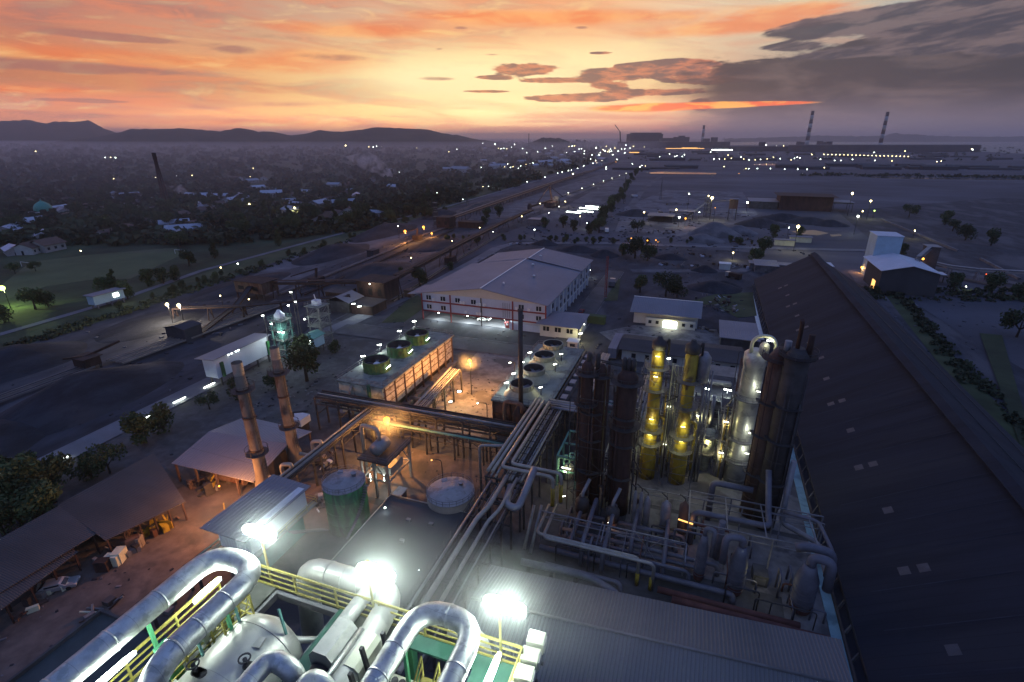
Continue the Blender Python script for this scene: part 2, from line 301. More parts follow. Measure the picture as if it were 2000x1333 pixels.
# ------------------------------------------------------------------ mesh builder
W = {}
class MB:
    def __init__(s): s.v = []; s.f = []; s.sm = []
    def add(s, vs, fs, smooth=False):
        b = len(s.v); s.v += [tuple(p) for p in vs]
        s.f += [tuple(b + i for i in f) for f in fs]; s.sm += [smooth] * len(fs); return s
    def box(s, x0, x1, y0, y1, z0, z1):
        return s.add([(x0,y0,z0),(x1,y0,z0),(x1,y1,z0),(x0,y1,z0),(x0,y0,z1),(x1,y0,z1),(x1,y1,z1),(x0,y1,z1)],
                     [(3,2,1,0),(4,5,6,7),(0,1,5,4),(1,2,6,5),(2,3,7,6),(3,0,4,7)])
    def cbox(s, c, sx, sy, sz, rz=0.0):
        ca, sa = math.cos(rz), math.sin(rz); b = []
        for dz in (0, sz):
            for dx, dy in ((-sx/2,-sy/2),(sx/2,-sy/2),(sx/2,sy/2),(-sx/2,sy/2)):
                b.append((c[0]+dx*ca-dy*sa, c[1]+dx*sa+dy*ca, c[2]+dz))
        return s.add(b, [(3,2,1,0),(4,5,6,7),(0,1,5,4),(1,2,6,5),(2,3,7,6),(3,0,4,7)])
    def bar(s, p, q, w, h=None):
        h = h or w; p = Vector(p); q = Vector(q); d = (q - p)
        if d.length < 1e-5: return s
        d.normalize(); up = Vector((0,0,1)) if abs(d.z) < .95 else Vector((1,0,0))
        a = d.cross(up).normalized(); b = a.cross(d).normalized(); a *= w/2; b *= h/2
        vs = [p-a-b, p+a-b, p+a+b, p-a+b, q-a-b, q+a-b, q+a+b, q-a+b]
        return s.add(vs, [(0,1,2,3),(7,6,5,4),(0,4,5,1),(1,5,6,2),(2,6,7,3),(3,7,4,0)])
    def tube(s, pts, r, n=8, bend=0.0, cap=True):
        P = [Vector(p) for p in pts]
        if bend and len(P) > 2:
            Q = [P[0]]
            for i in range(1, len(P)-1):
                a, b, c_ = P[i-1], P[i], P[i+1]
                d1 = (a-b); d2 = (c_-b); l = min(bend, d1.length*.48, d2.length*.48)
                if l < 1e-3: continue
                p1 = b + d1.normalized()*l; p2 = b + d2.normalized()*l
                for k_ in range(6):
                    t_ = k_/5; Q.append(p1*(1-t_)**2 + b*2*t_*(1-t_) + p2*t_*t_)
            Q.append(P[-1]); P = Q
        P = [p for i, p in enumerate(P) if i == 0 or (p-P[i-1]).length > 1e-4]
        rs = r if isinstance(r, (list, tuple)) else [r]*len(P)
        t0 = (P[1]-P[0]).normalized(); up = Vector((0,0,1)) if abs(t0.z) < .9 else Vector((1,0,0))
        a = t0.cross(up).normalized(); base = len(s.v); fs = []
        for i, p in enumerate(P):
            t1 = (P[min(i+1, len(P)-1)] - P[max(i-1, 0)]).normalized()
            a = (a - t1*a.dot(t1)).normalized(); b = t1.cross(a)
            for k_ in range(n):
                th = 2*math.pi*k_/n; s.v.append(tuple(p + (a*math.cos(th) + b*math.sin(th))*rs[i]))
        for i in range(len(P)-1):
            for k_ in range(n):
                s.f.append((base+i*n+(k_+1)%n, base+(i+1)*n+(k_+1)%n, base+(i+1)*n+k_, base+i*n+k_)); s.sm.append(True)
        if cap:
            s.f.append(tuple(base+k_ for k_ in reversed(range(n)))); s.sm.append(False)
            s.f.append(tuple(base+(len(P)-1)*n+k_ for k_ in range(n))); s.sm.append(False)
        return s
    def lathe(s, x, y, prof, n=20, cap=True, smooth=True):
        base = len(s.v)
        for z, r in prof:
            for k_ in range(n):
                th = 2*math.pi*k_/n; s.v.append((x+r*math.cos(th), y+r*math.sin(th), z))
        for i in range(len(prof)-1):
            for k_ in range(n):
                s.f.append((base+i*n+k_, base+i*n+(k_+1)%n, base+(i+1)*n+(k_+1)%n, base+(i+1)*n+k_)); s.sm.append(smooth)
        if cap:
            s.f.append(tuple(base+k_ for k_ in reversed(range(n)))); s.sm.append(False)
            s.f.append(tuple(base+(len(prof)-1)*n+k_ for k_ in range(n))); s.sm.append(False)
        return s
    def ring(s, x, y, z, r0, r1, h, n=20, a0=0, a1=360):
        pr = [(r0, z), (r1, z), (r1, z+h), (r0, z+h)]; base = len(s.v); full = a1-a0 >= 360; m_ = n if full else n+1
        for k_ in range(m_):
            th = R(a0 + (a1-a0)*k_/n)
            for rr, zz in pr: s.v.append((x+rr*math.cos(th), y+rr*math.sin(th), zz))
        for k_ in range(n):
            k2 = (k_+1) % m_
            for j in range(4):
                s.f.append((base+k_*4+j, base+k2*4+j, base+k2*4+(j+1)%4, base+k_*4+(j+1)%4)); s.sm.append(False)
        return s
    def prism(s, poly, z0, z1):
        k_ = len(poly); vs = [(p[0], p[1], z0) for p in poly] + [(p[0], p[1], z1) for p in poly]
        return s.add(vs, [tuple(reversed(range(k_))), tuple(range(k_, 2*k_))] + [(i, (i+1)%k_, k_+(i+1)%k_, k_+i) for i in range(k_)])
    def gable_y(s, x0, x1, y0, y1, ze, zr, t=.15):   # ridge along Y
        xm = (x0+x1)/2
        return s.roofpoly([(x0, ze), (xm, zr), (x1, ze)], y0, y1, t, 'y')
    def gable_x(s, x0, x1, y0, y1, ze, zr, t=.15):   # ridge along X
        return s.roofpoly([(y0, ze), ((y0+y1)/2, zr), (y1, ze)], x0, x1, t, 'x')
    def roofpoly(s, pr, a0, a1, t, ax):
        k_ = len(pr); vs = []
        for a in (a0, a1):
            for dz in (0, -t):
                for p, z in pr: vs.append((p, a, z+dz) if ax == 'y' else (a, p, z+dz))
        fs = []
        for i in range(k_-1):
            fs += [(i, i+1, 2*k_+i+1, 2*k_+i), (k_+i, 3*k_+i, 3*k_+i+1, k_+i+1), (i, k_+i, k_+i+1, i+1), (2*k_+i, 2*k_+i+1, 3*k_+i+1, 3*k_+i)]
        fs += [(0, 2*k_, 3*k_, k_), (k_-1, 2*k_-1, 4*k_-1, 3*k_-1)]
        return s.add(vs, fs)
    def house_y(s, x0, x1, y0, y1, ze, zr):          # closed walls with gable ends facing Y
        xm = (x0+x1)/2
        vs = [(x0,y0,0),(x1,y0,0),(x1,y0,ze),(xm,y0,zr),(x0,y0,ze),(x0,y1,0),(x1,y1,0),(x1,y1,ze),(xm,y1,zr),(x0,y1,ze)]
        return s.add(vs, [(0,1,2,3,4),(9,8,7,6,5),(1,6,7,2),(5,0,4,9),(2,7,8,3),(3,8,9,4)])
    def build(s, name, m, parent=None, loc=None):
        if not s.v: return None
        if parent is not None: o0 = W[parent.name]
        elif loc is not None: o0 = Vector(loc)
        else:
            xs = [p[0] for p in s.v]; ys = [p[1] for p in s.v]; o0 = Vector(((min(xs)+max(xs))/2, (min(ys)+max(ys))/2, min(p[2] for p in s.v)))
        me = bpy.data.meshes.new(name)
        me.from_pydata([(p[0]-o0.x, p[1]-o0.y, p[2]-o0.z) for p in s.v], [], s.f)
        me.polygons.foreach_set('use_smooth', s.sm); me.materials.append(M[m] if isinstance(m, str) else m); me.update()
        o = bpy.data.objects.new(name, me); C.objects.link(o); W[o.name] = o0.copy()
        if parent is not None: o.parent = parent
        else: o.location = o0
        return o
def tag(o, label=None, cat=None, group=None, kind=None):
    if label: o['label'] = label
    if cat: o['category'] = cat
    if group: o['group'] = group
    if kind: o['kind'] = kind
    return o
def thing(name, label, cat, loc, group=None):
    o = bpy.data.objects.new(name, None); C.objects.link(o); o.location = loc; o.empty_display_size = .3
    W[o.name] = Vector(loc); return tag(o, label, cat, group)
def struct(name, mb, m, loc=(0, 0, 0)): return tag(mb.build(name, m, loc=loc), kind='structure')
KIDS = {}
def dup(root, loc, rz=0.0, sc=1.0, label=None, group=None, parent=None):
    c_ = root.copy(); C.objects.link(c_)
    if parent is None: c_.location = loc; c_.rotation_euler = (0, 0, rz); c_.scale = (sc, sc, sc) if not isinstance(sc, tuple) else sc
    else: c_.parent = parent
    if label: c_['label'] = label
    if group: c_['group'] = group
    if root.name not in KIDS: KIDS[root.name] = list(root.children)
    for ch in KIDS[root.name]: dup(ch, None, parent=c_)
    return c_
def plate(poly, z, t=None):                    # a ground sheet from (x, y) corners
    b = MB(); b.add([(p[0], p[1], z) for p in poly], [tuple(range(len(poly)))]); return b
def strip(pts, wd, z):                          # a road sheet along a polyline
    b = MB(); P = [Vector((p[0], p[1], 0)) for p in pts]; vs = []
    for i, p in enumerate(P):
        d = (P[min(i+1, len(P)-1)] - P[max(i-1, 0)]).normalized(); nn = Vector((-d.y, d.x, 0)) * wd/2
        vs += [(p.x+nn.x, p.y+nn.y, z), (p.x-nn.x, p.y-nn.y, z)]
    return b.add(vs, [(2*i+1, 2*i+3, 2*i+2, 2*i) for i in range(len(P)-1)])
def light(par, loc, e, col, r=.25, spot=None, aim=None):
    d = bpy.data.lights.new('lamp_light', 'SPOT' if spot else 'POINT'); d.energy = e; d.color = col; d.shadow_soft_size = r
    if spot: d.spot_size = R(spot); d.spot_blend = .6
    o = bpy.data.objects.new('lamp_light', d); C.objects.link(o); o.parent = par
    o.location = Vector(loc) - W[par.name] if par else loc
    if spot: o.rotation_euler = (Vector(aim) - Vector(loc)).to_track_quat('-Z', 'Y').to_euler()
    return o
WHITE = (.85, 1, .92); SODIUM = (1, .42, .10); LIME = (1, .9, .4); WARM = (1, .85, .6)
# ------------------------------------------------------------------ ground, water, hills
def big_sheet(x0, x1, y0, y1, z): return plate([(x0,y0),(x1,y0),(x1,y1),(x0,y1)], z)
struct('water', big_sheet(-30000, 42000, -3000, 48000, -3.0), None or 'sea' if 'sea' in M else 'soil')
coast = [(-16000,-600),(1200,-600)] + [(p.x, p.y) for p in (at(2120,306), at(1985,300), at(1905,296), at(1700,287), at(1560,283), at(1430,284), at(1385,281.5), at(1300,279), at(1220,277.5), at(1130,276.5))] + [(1500,16000),(-3000,20000),(-16000,20000)]
b = plate(coast, 0.0); b.f = [tuple(reversed(b.f[0]))] if False else b.f
ground = struct('ground', b, 'soil')
SHZ = [0]
def sheet(name, poly, m, z=.02, kind='structure', label=None, cat=None):
    SHZ[0] += 1; z += .0045*SHZ[0]
    return tag(plate([(p[0], p[1]) if not isinstance(p, Vector) else (p.x, p.y) for p in poly], z).build(name, m, loc=(0,0,0)), kind=kind)
A_ = lambda *ps: [at(*p) for p in ps]
# green country left of the coal yard, fading into the far plain
sheet('grassland', [(-3200,-200),(-196,-200),(-196,90),(-199,150),(-209,208),(-214,330),(-222,440),(-262,900),(-300,1500),(-420,2600),(-700,5200),(-9500,7500),(-9500,-200)], 'scrub', .03)
sheet('grass_verge', [(-206,-50),(-194,60),(-196.5,128),(-208,208),(-212,330),(-224,440),(-246,600),(-252,600),(-234,440),(-229,330),(-228,215),(-214,128),(-214,60)], 'grass', .05)
sheet('playing_field', A_((0,560),(60,512),(190,497),(345,484),(352,500),(255,545),(170,548),(90,560),(0,590)), 'pitch_grass', .06)
sheet('coal_yard', [(-196,-20),(-117,-20),(-119,100),(-121,200),(-128,300),(-120,400),(-130,900),(-214,900),(-222,440),(-212,330),(-208,208),(-196.5,128)], 'coal_ground', .03)
sheet('yard_ground', [(-117,-20),(23,-20),(23,140),(-119,140)], 'concrete_dark', .03)
sheet('north_yard', [(-119,140),(23,140),(32,310),(-30,318),(-112,300),(-120,200)], 'coal_ground', .035)
sheet('workshop_yard', [(-80,-20),(-44,-20),(-44,60),(-62,62),(-86,60)], 'rust_ground', .05)
sheet('process_pad', [(-10.5,76),(23,76),(23,126),(-10.5,126)], 'concrete', .12)
sheet('drum_pad', [(-6.5,62),(23.5,62),(23.5,75),(-6.5,75)], 'concrete', .10)
sheet('side_pad', [(16.6,30),(23.6,30),(23.6,62),(16.6,62)], 'concrete', .14)
sheet('pad', [(-58,62),(-30,62),(-30,78),(-58,78)], 'rust_ground', .06)
sheet('fan_yard', [(-57,86),(-40,86),(-40,135),(-60,135)], 'concrete', .055)
sheet('far_yard', A_((1215,402),(1250,338),(2100,352),(2200,470),(1640,470),(1500,470),(1270,470),(1200,455)), 'soil', .03)
sheet('pale_yard', A_((1200,455),(1220,405),(1300,372),(1450,375),(1480,420),(1400,452),(1280,468)), 'pale_ground', .06)
sheet('right_yard', [(68,30),(700,-60),(900,500),(300,700),(110,520),(98,330),(70,240)], 'coal_ground', .03)
sheet('plant_yard', A_((1655,530),(1700,520),(1800,545),(1880,580),(1860,610),(1740,590),(1690,575)), 'pale_ground', .06)
sheet('pale_strip', A_((1240,636),(1400,645),(1420,690),(1200,672),(1170,650)), 'concrete', .06)
sheet('reclaim_yard', A_((905,440),(1010,432),(1215,342),(1170,342),(1010,392),(925,418)), 'dust', .05)
sheet('reclaim_ground', A_((1035,428),(1130,436),(1200,382),(1250,340),(1215,341),(1110,400)), 'dust', .05)
sheet('north_dust', A_((455,560),(560,505),(770,445),(800,460),(600,540),(520,580)), 'dust', .05)
sheet('grass_plot', A_((1172,590),(1190,545),(1212,546),(1206,588)), 'grass', .08)
sheet('grass_plot', A_((745,632),(770,610),(812,575),(826,585),(825,605),(790,630)), 'grass', .08)
sheet('grass_plot', A_((1345,590),(1400,575),(1470,572),(1478,618),(1440,622),(1400,600)), 'grass', .08)
sheet('ditch_verge', [(66,60),(70,60),(73,150),(78,220),(82,262),(76,262),(71,200),(66,130)], 'grass', .06)
sheet('light_soil', [(92,150),(130,160),(170,230),(120,262),(98,262),(80,250),(85,190)], 'soil', .05)
# roads and tracks
def road(name, pts, wd, m='road_pale', z=.08):
    SHZ[0] += 1; z += .1+.0045*(SHZ[0]-20)
    return struct(name, strip(pts, wd, z), m)
road('road', [(-213,40),(-213.5,95),(-216,134),(-227,179),(-229,260),(-229,331),(-228,437),(-236,620),(-250,1000),(-285,1500),(-330,2100)], 3.4)
road('road', [(-117.5,-10),(-117.3,42),(-117.8,88),(-119,112),(-113,134),(-111,164),(-109,204),(-110,240),(-112,275),(-108,292),(-80,303),(-53,311),(0,319),(37,326),(95,338)], 6.5, 'road_pale', .09)
road('road', [(-112,133),(-72,134),(-33,134),(23,134)], 9, 'asphalt', .10)
road('road', [(-37,140),(-37,243)], 7, 'asphalt', .11)
road('track', [(-76,905),(-74,640),(-66,500),(-40,430),(10,420)], 7, 'dust', .09)
road('road', [(-30,245),(20,262),(34,290)], 6, 'dust', .085)
road('road', [(98,330),(112,300),(160,250),(260,215)], 6, 'dust', .085)
for x in (-40.6, -33.2): tag(MB().box(x-.15, x+.15, 146, 242, 0, .14).build('kerb', 'concrete'), kind='structure')
tag(MB().box(-108, 18, 139.0, 139.3, 0, .14).build('kerb', 'concrete'), kind='structure')
# shallow water lying on the plain
def pool(pts, z=.1): return tag(plate([(p.x, p.y) for p in A_(*pts)], z).build('water', 'pond'), kind='structure')
m = bpy.data.materials.new('pond'); m.use_nodes = True; bs = m.node_tree.nodes['Principled BSDF']
bs.inputs['Base Color'].default_value = (.05, .05, .06, 1); bs.inputs['Roughness'].default_value = .12; M['pond'] = m
pool([(1268,337.5),(1300,335.5),(1400,338.5),(1398,341),(1330,340.5),(1270,339.5)])
pool([(1470,321.5),(1500,319.8),(1548,322),(1540,324),(1490,323.5)])
pool([(1676,345.4),(1760,347),(1880,349),(2010,351),(2010,352.6),(1850,350.8),(1720,348.6)])
pool([(1545,452),(1590,450),(1620,456),(1600,460),(1560,458)]); pool([(1620,459),(1640,458),(1645,461),(1625,463)])
ms = bpy.data.materials.new('sea'); ms.use_nodes = True; t = NT(ms.node_tree); bs = ms.node_tree.nodes['Principled BSDF']
bs.inputs['Base Color'].default_value = (.10, .10, .13, 1); bs.inputs['Roughness'].default_value = .35
tc = t.new('ShaderNodeTexCoord'); bp = t.new('ShaderNodeBump'); bp.inputs['Strength'].default_value = .6; bp.inputs['Distance'].default_value = 1.0
t.l.new(t.noise(tc.outputs['Object'], .02, 4), bp.inputs['Height']); t.l.new(bp.outputs[0], bs.inputs['Normal'])
M['sea'] = ms
bpy.data.objects['water'].data.materials[0] = ms

def hills(name, sil, dist, depth, m='hill', foot=0.0, seed=0):
    """a range whose crest passes through the silhouette points; slopes fall before and behind it"""
    b = MB(); xs = []; px = sil[0][0]; N_ = 130; x0, x1 = sil[0][0], sil[-1][0]
    rows = 15; grid = []
    for i in range(N_+1):
        px = x0 + (x1-x0)*i/N_
        for (a, ya), (c_, yc) in zip(sil, sil[1:]):
            if a <= px <= c_: y = ya + (yc-ya)*(px-a)/(c_-a); break
        y += (noise.noise(Vector((px*.09, seed, 1)))*1.6 + noise.noise(Vector((px*.3, seed, 2)))*.9)
        crest = rise(px, y, dist); col = []
        dirv = Vector((crest.x, crest.y, 0)).normalized()
        for j in range(rows):
            q = j/(rows-1)*2-1                       # -1 front foot .. 0 crest .. 1 back foot
            h = crest.z*max(0, (1-abs(q))**.9)
            h *= 1 + (.9*noise.noise(Vector((px*.02, q*3, seed+3))) if 0 < abs(q) < 1 else 0)*abs(q)
            if q < 0: h = min(h, crest.z*(1+q)+8)
            p = crest + dirv*(q*depth); col.append((p.x, p.y, max(-5, h if abs(q) < 1 else -5)))
        grid.append(col)
    for c_ in grid: b.v += c_
    for i in range(N_):
        for j in range(rows-1):
            a = i*rows+j; b.f.append((a, a+rows, a+rows+1, a+1)); b.sm.append(True)
    return tag(b.build(name, m, loc=(0,0,0)), kind='structure')
hills('mountains', [(-160,238),(-60,240),(0,237),(28,236),(52,234),(90,242),(105,238),(150,238),(162,237),(172,234.5),(184,241),(200,250),(225,259),(260,266),(330,276)], 5400, 1100, seed=1)
hills('hills', [(-160,282),(0,285),(50,284),(100,278),(150,272),(190,268),(235,259),(255,252),(300,253),(345,251),(372,252),(430,257),(445,254),(465,250),(482,252),(500,257.5),(530,257.5),(570,265),(600,261),(625,254),(645,257),(660,258.5),(690,255.5),(735,248.8),(790,251),(835,253),(865,261),(890,264),(930,272),(980,279),(1040,284)], 4000, 700, seed=5)
hills('hill', [(1020,283),(1040,277.5),(1055,270.5),(1075,269.5),(1092,270),(1105,274.5),(1130,282)], 3400, 300, seed=8)
hills('island', [(1415,271),(1470,270),(1560,267),(1600,265),(1640,266),(1700,266.5),(1728,265),(1742,261),(1752,260),(1762,263),(1785,262),(1810,265),(1870,267),(1930,267.5),(2060,266)], 9000, 700, seed=9)
# ------------------------------------------------------------------ coal storage shed on the right
t_ = thing('coal_store', 'huge dark gabled coal storage shed running along the right edge', 'storage shed', (44.5, 120, 0))
XE0, XR, XE1, ZE, ZR = 23.9, 44.6, 65.2, 3.0, 15.4
def shed_z(x): return ZE + (ZR-ZE)*(1-abs(x-XR)/(XR-XE0))
b = MB().roofpoly([(XE0, ZE), (XR, ZR), (XE1, ZE)], 20, 236, .25, 'y'); b.build('roof', 'coal_roof', t_)
MB().house_y(XE0+.9, XE1-.9, 20.5, 235.5, ZE-.2, ZR-.3).build('wall', 'concrete_dark', t_)
MB().roofpoly([(XR-1.4, ZR+.35), (XR, ZR+1.0), (XR+1.4, ZR+.35)], 21, 235, .1, 'y').build('ridge_cap', 'coal_roof', t_)
for y in range(22, 236, 4): MB().bar((XE0-.55, y, 0), (XE0+.3, y, ZE-.3), .28).build('buttress', 'concrete', t_)
MB().box(XE0-.05, XE0+.35, 20, 236, ZE-.45, ZE-.05).build('eaves_beam', 'dark_steel', t_)
mat('skylight', (.055, .057, .075), .55, var=.3, scale=1)
b = MB()
for x in (47.5, 53.0, 60.5): b.tube([(x, 21, shed_z(x)+.25), (x, 235, shed_z(x)+.25)], .09, 6)
b.build('cable_run', 'dark_steel', t_)
mat('sheet_lap', (.022, .026, .042), .9, var=.4, scale=.3)
b = MB(); sl = (ZR-ZE)/(XR-XE0)
for y in range(26, 234, 6):
    b.add([(XE0+.1, y, ZE+.05), (XR-.2, y, ZR-.05), (XR-.2, y+.16, ZR-.05), (XE0+.1, y+.16, ZE+.05)], [(0,1,2,3)]); b.add([(XR+.2, y, ZR-.05), (XE1-.1, y, ZE+.05), (XE1-.1, y+.16, ZE+.05), (XR+.2, y+.16, ZR-.05)], [(0,1,2,3)])
b.build('lap_joint', 'sheet_lap', t_)
sk = MB()
proto = None; k_ = 0
for y in range(40, 215, 12):
    for xx in ((30.5, 32.4) if (y//12) % 2 else (31.6,)):
        z = shed_z(xx)+.03; sl = (ZR-ZE)/(XR-XE0)
        q = MB(); q.add([(xx-.55, y, z-.55*sl), (xx+.55, y, z+.55*sl), (xx+.55, y+1.4, z+.55*sl), (xx-.55, y+1.4, z-.55*sl)], [(0, 1, 2, 3)])
        q.add([(xx-.55, y, z-.55*sl-.02), (xx+.55, y, z+.55*sl-.02), (xx+.55, y+1.4, z+.55*sl-.02), (xx-.55, y+1.4, z-.55*sl-.02)], [(3, 2, 1, 0)])
        q.build('skylight', 'skylight', t_)
# channel between pad and shed, with its pale lining
tag(MB().box(21.9, 23.2, 20, 128, 0.02, .30).build('drain_channel', 'cyan_conc'), 'long pale blue concrete channel running beside the coal shed', 'channel')
tag(MB().box(23.25, 23.5, 20, 150, 0, .75).build('retaining_wall', 'rust_ground'), 'low brown kerb wall between the pale channel and the shed', 'wall')
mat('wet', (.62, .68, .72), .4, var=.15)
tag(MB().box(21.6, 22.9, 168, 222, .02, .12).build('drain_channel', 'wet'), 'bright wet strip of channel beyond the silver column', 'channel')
tag(MB().add([(66,112,.5),(70,118,.5),(96,196,.5),(90,196,.5)], [(0,1,2,3)]).build('hedge_base', 'scrub', loc=(0,0,0)), kind='structure')

# ------------------------------------------------------------------ white two storey office hall
t_ = thing('office_hall', 'large white hall with grey gabled roof and red frame lines', 'building', (-67, 151, 0))
mat('hall_front', (.42, .47, .60), .65, var=.08, scale=.2, panel=[(0, 1.6, .02)])
mat('hall_gable', (.50, .44, .38), .65, var=.08, scale=.2)
MB().box(-90, -44.6, 151, 218, 3.4, 10).build('wall', 'hall_front', t_)
MB().box(-57.5, -45, 152, 217, 0, 3.4).build('wall', 'hall_front', t_)
MB().box(-90, -57.5, 168, 217, 0, 3.4).build('wall', 'cream_wall', t_)
b = MB(); b.add([(-90,150.9,10),(-44.6,150.9,10),(-67.3,150.9,13.2),(-90,217,10),(-44.6,217,10),(-67.3,217,13.2)], [(0,1,2),(5,4,3),(0,3,4,1)]); b.build('gable', 'hall_gable', t_)
MB().roofpoly([(-92.2, 9.7), (-67.3, 13.55), (-43.9, 9.9)], 150.2, 197.5, .18, 'y').build('roof', 'roof_u', t_)
MB().roofpoly([(-88.6, 10.3), (-66.2, 13.9), (-43.6, 10.2)], 197.5, 219, .18, 'y').build('roof', 'roof_u', t_)
for xr, y0, y1, z in ((-67.3, 150.2, 197.5, 13.6), (-66.2, 197.5, 219, 13.95)):
    MB().box(xr-.22, xr+.22, y0, y1, z-.05, z+.12).build('ridge_cap', 'white_paint', t_)
MB().add([(-95.5,150.5,9.0),(-90,150.2,9.75),(-90,163,9.75),(-95.5,163,9.0),(-95.5,150.5,8.9),(-90,150.2,9.6),(-90,163,9.6),(-95.5,163,8.9)],
         [(0,1,2,3),(7,6,5,4),(0,4,5,1),(1,5,6,2),(2,6,7,3),(3,7,4,0)]).build('canopy', 'roof_grey', t_)
for z in (3.3, 6.7):
    MB().box(-90.1, -44.5, 150.72, 150.98, z, z+.45).build('red_beam', 'red_paint', t_)
for x in (-90, -79, -67.5, -56.2, -44.8):
    MB().box(x-.2, x+.2, 150.70, 150.96, 0, 10).build('column', 'red_paint' if x != -67.5 else 'dark_steel', t_)
for z0, xs_ in ((7.6, (-87.3, -81.8, -76.2, -70.3, -53.2, -47.2)), (4.3, (-87.3, -81.8, -53.2, -47.2))):
    for x in xs_:
        f = MB().box(x-.85, x+.85, 150.84, 150.99, z0, z0+1.5).build('window', 'window', t_)
        MB().box(x-.05, x+.05, 150.78, 150.86, z0, z0+1.5).box(x-.95, x+.95, 150.76, 150.9, z0-.1, z0).build('frame', 'white_paint', f)
for x, z0 in ((-85.4, 7.3), (-74.9, 7.3), (-73.8, 7.3), (-68.9, 7.3), (-67.9, 7.3), (-66.3, 7.3), (-54.8, 7.3), (-50.5, 7.3), (-69.0, 4.0), (-67.9, 4.0), (-73.2, 4.0), (-53.4, .9)):
    MB().box(x-.4, x+.4, 150.45, 150.98, z0, z0+1.0).lathe(x, 150.4, [(z0+.2, .02), (z0+.21, .3), (z0+.25, .3)], 8).build('air_conditioner', 'ac_white', t_)
for k_ in range(4):
    x = -59.6 + k_*.75
    MB().tube([(x, 150.8, 4.2), (x, 150.8, 9.2)], .05, 5).build('drainpipe', 'dark', t_)
d_ = MB().box(-59.3, -57.9, 151.7, 151.99, 0, 2.3).build('door', 'red_paint', t_)
MB().box(-58.95, -58.25, 151.62, 151.7, 1.1, 1.9).build('pane', 'white_paint', d_)
for k_ in range(12):    # right-hand long wall: columns, windows, doors
    y = 156 + k_*5.2
    MB().box(-44.62, -44.3, y-.15, y+.15, 0, 9.8).build('column', 'white_paint', t_)
    if k_ % 2 == 0: MB().box(-44.66, -44.5, y+1.6, y+3.2, 6.6, 8.2).build('window', 'window', t_)
    MB().box(-45.06 if 0 else -44.66, -44.5, y+1.6, y+3.0, 4.0, 5.4).build('window', 'window', t_)
    if k_ % 3 == 1: MB().box(-45.1, -44.9, y+1.2, y+3.6, 0, 2.7).build('shutter', 'dark', t_)
MB().box(-45.0, -44.6, 151, 217, 3.0, 3.4).build('canopy', 'white_paint', t_)
MB().box(-90, -57.5, 151.3, 168, 0.1, .16).build('floor', 'pale_ground', t_)
MB().box(-57.5, -45, 151.0, 151.06, 0, 2.4).build('wall_panel', 'blue_wall', t_)
for x in (-73.6, -62.8, -79.9):
    MB().tube([(x, 160, 12.6), (x, 160, 13.6)], .35, 8).build('roof_vent', 'white_paint', t_) if x > -70 else None
for x, y in ((-62.0, 190), (-57.0, 176), (-63.5, 205)):
    z = 13.5-(x+67)*.16
    MB().lathe(x, y, [(z-.4, .45), (z+.5, .45), (z+.6, .7), (z+.9, .2)], 8).build('roof_vent', 'white_paint', t_)
# annex
t_ = thing('gatehouse', 'small cream building with grey hipped roof in front of white hall', 'building', (-39.5, 150, 0))
MB().box(-46, -33.4, 148.6, 161, 0, 4.6).build('wall', 'cream_wall', t_)
b = MB(); b.add([(-47.2,147.2,4.5),(-32.4,146.8,4.5),(-32.6,162.4,4.5),(-47.2,162,4.5),(-42.8,154.6,6.3),(-36.8,154.6,6.3)], [(0,1,5,4),(1,2,5),(2,3,4,5),(3,0,4),(3,2,1,0)]); b.build('roof', 'roof_u', t_)
for x in (-43.9, -40.0, -36.1):
    f = MB().box(x-1.0, x+1.0, 148.5, 148.62, 2.0, 3.5).build('window', 'window', t_)
    MB().box(x-.06, x+.06, 148.42, 148.52, 2, 3.5).box(x-1.1, x+1.1, 148.4, 148.5, 1.9, 2.0).build('frame', 'white_paint', f)
MB().tube([(-33.2, 148.4, 0), (-33.2, 148.4, 4.5)], .2, 6).build('drainpipe', 'dark_steel', t_)
t_ = thing('guard_hut', 'little pale hut lit green white beside the gatehouse corner', 'hut', (-33, 141.5, 0))
MB().box(-34.6, -31.6, 140.2, 143, 0, 2.6).build('wall', 'cream_wall', t_); MB().box(-34.9, -31.3, 139.9, 143.3, 2.6, 2.8).build('roof', 'white_paint', t_)
MB().box(-33.9, -32.3, 140.1, 140.25, 1.1, 2.1).build('window', 'window', t_)

# ------------------------------------------------------------------ low buildings to the right of the hall
t_ = thing('workshop_office', 'long white single storey building with grey roof and lit porch', 'building', (-8.5, 170, 0))
MB().box(-19, 2.2, 171.5, 186.5, 0, 4.4).build('wall', 'cream_wall', t_)
MB().box(-14.6, 1.6, 169.4, 171.5, 0, 3.0).build('porch_wall', 'cream_wall', t_)
MB().gable_x(-20.2, 3.2, 169.2, 188.4, 4.6, 7.4).build('roof', 'roof_grey', t_)
MB().box(-20.2, 3.2, 178.6, 179.0, 7.38, 7.5).build('ridge_cap', 'white_paint', t_)
for x in (-13.2, -10.8, -2.2, .4):
    f = MB().box(x-.5, x+.5, 169.3, 169.42, 1.1, 2.2).build('window', 'window', t_)
MB().box(-8.8, -4.4, 169.28, 169.42, .1, 2.4).build('lit_opening', 'g_soft', t_)
MB().box(-9.4, -3.8, 167.2, 169.3, .1, .2).build('step', 'concrete', t_)
light(t_, (-6.6, 167.6, 2.4), 500, LIME, .3)
t_ = thing('flat_shed', 'square low shed with flat grey roof near shed corner', 'shed', (14.6, 166, 0))
MB().box(9.4, 20, 158.2, 174, 0, 2.9).build('wall', 'concrete_dark', t_); MB().box(8.9, 20.6, 157.5, 174.6, 2.9, 3.15).build('roof', 'roof_grey', t_)
t_ = thing('long_store', 'very long low dark roofed building behind the yellow columns', 'building', (-2, 142, 0))
MB().box(-17.8, 14, 137.6, 148, 0, 3.7).build('wall', 'cream_wall', t_)
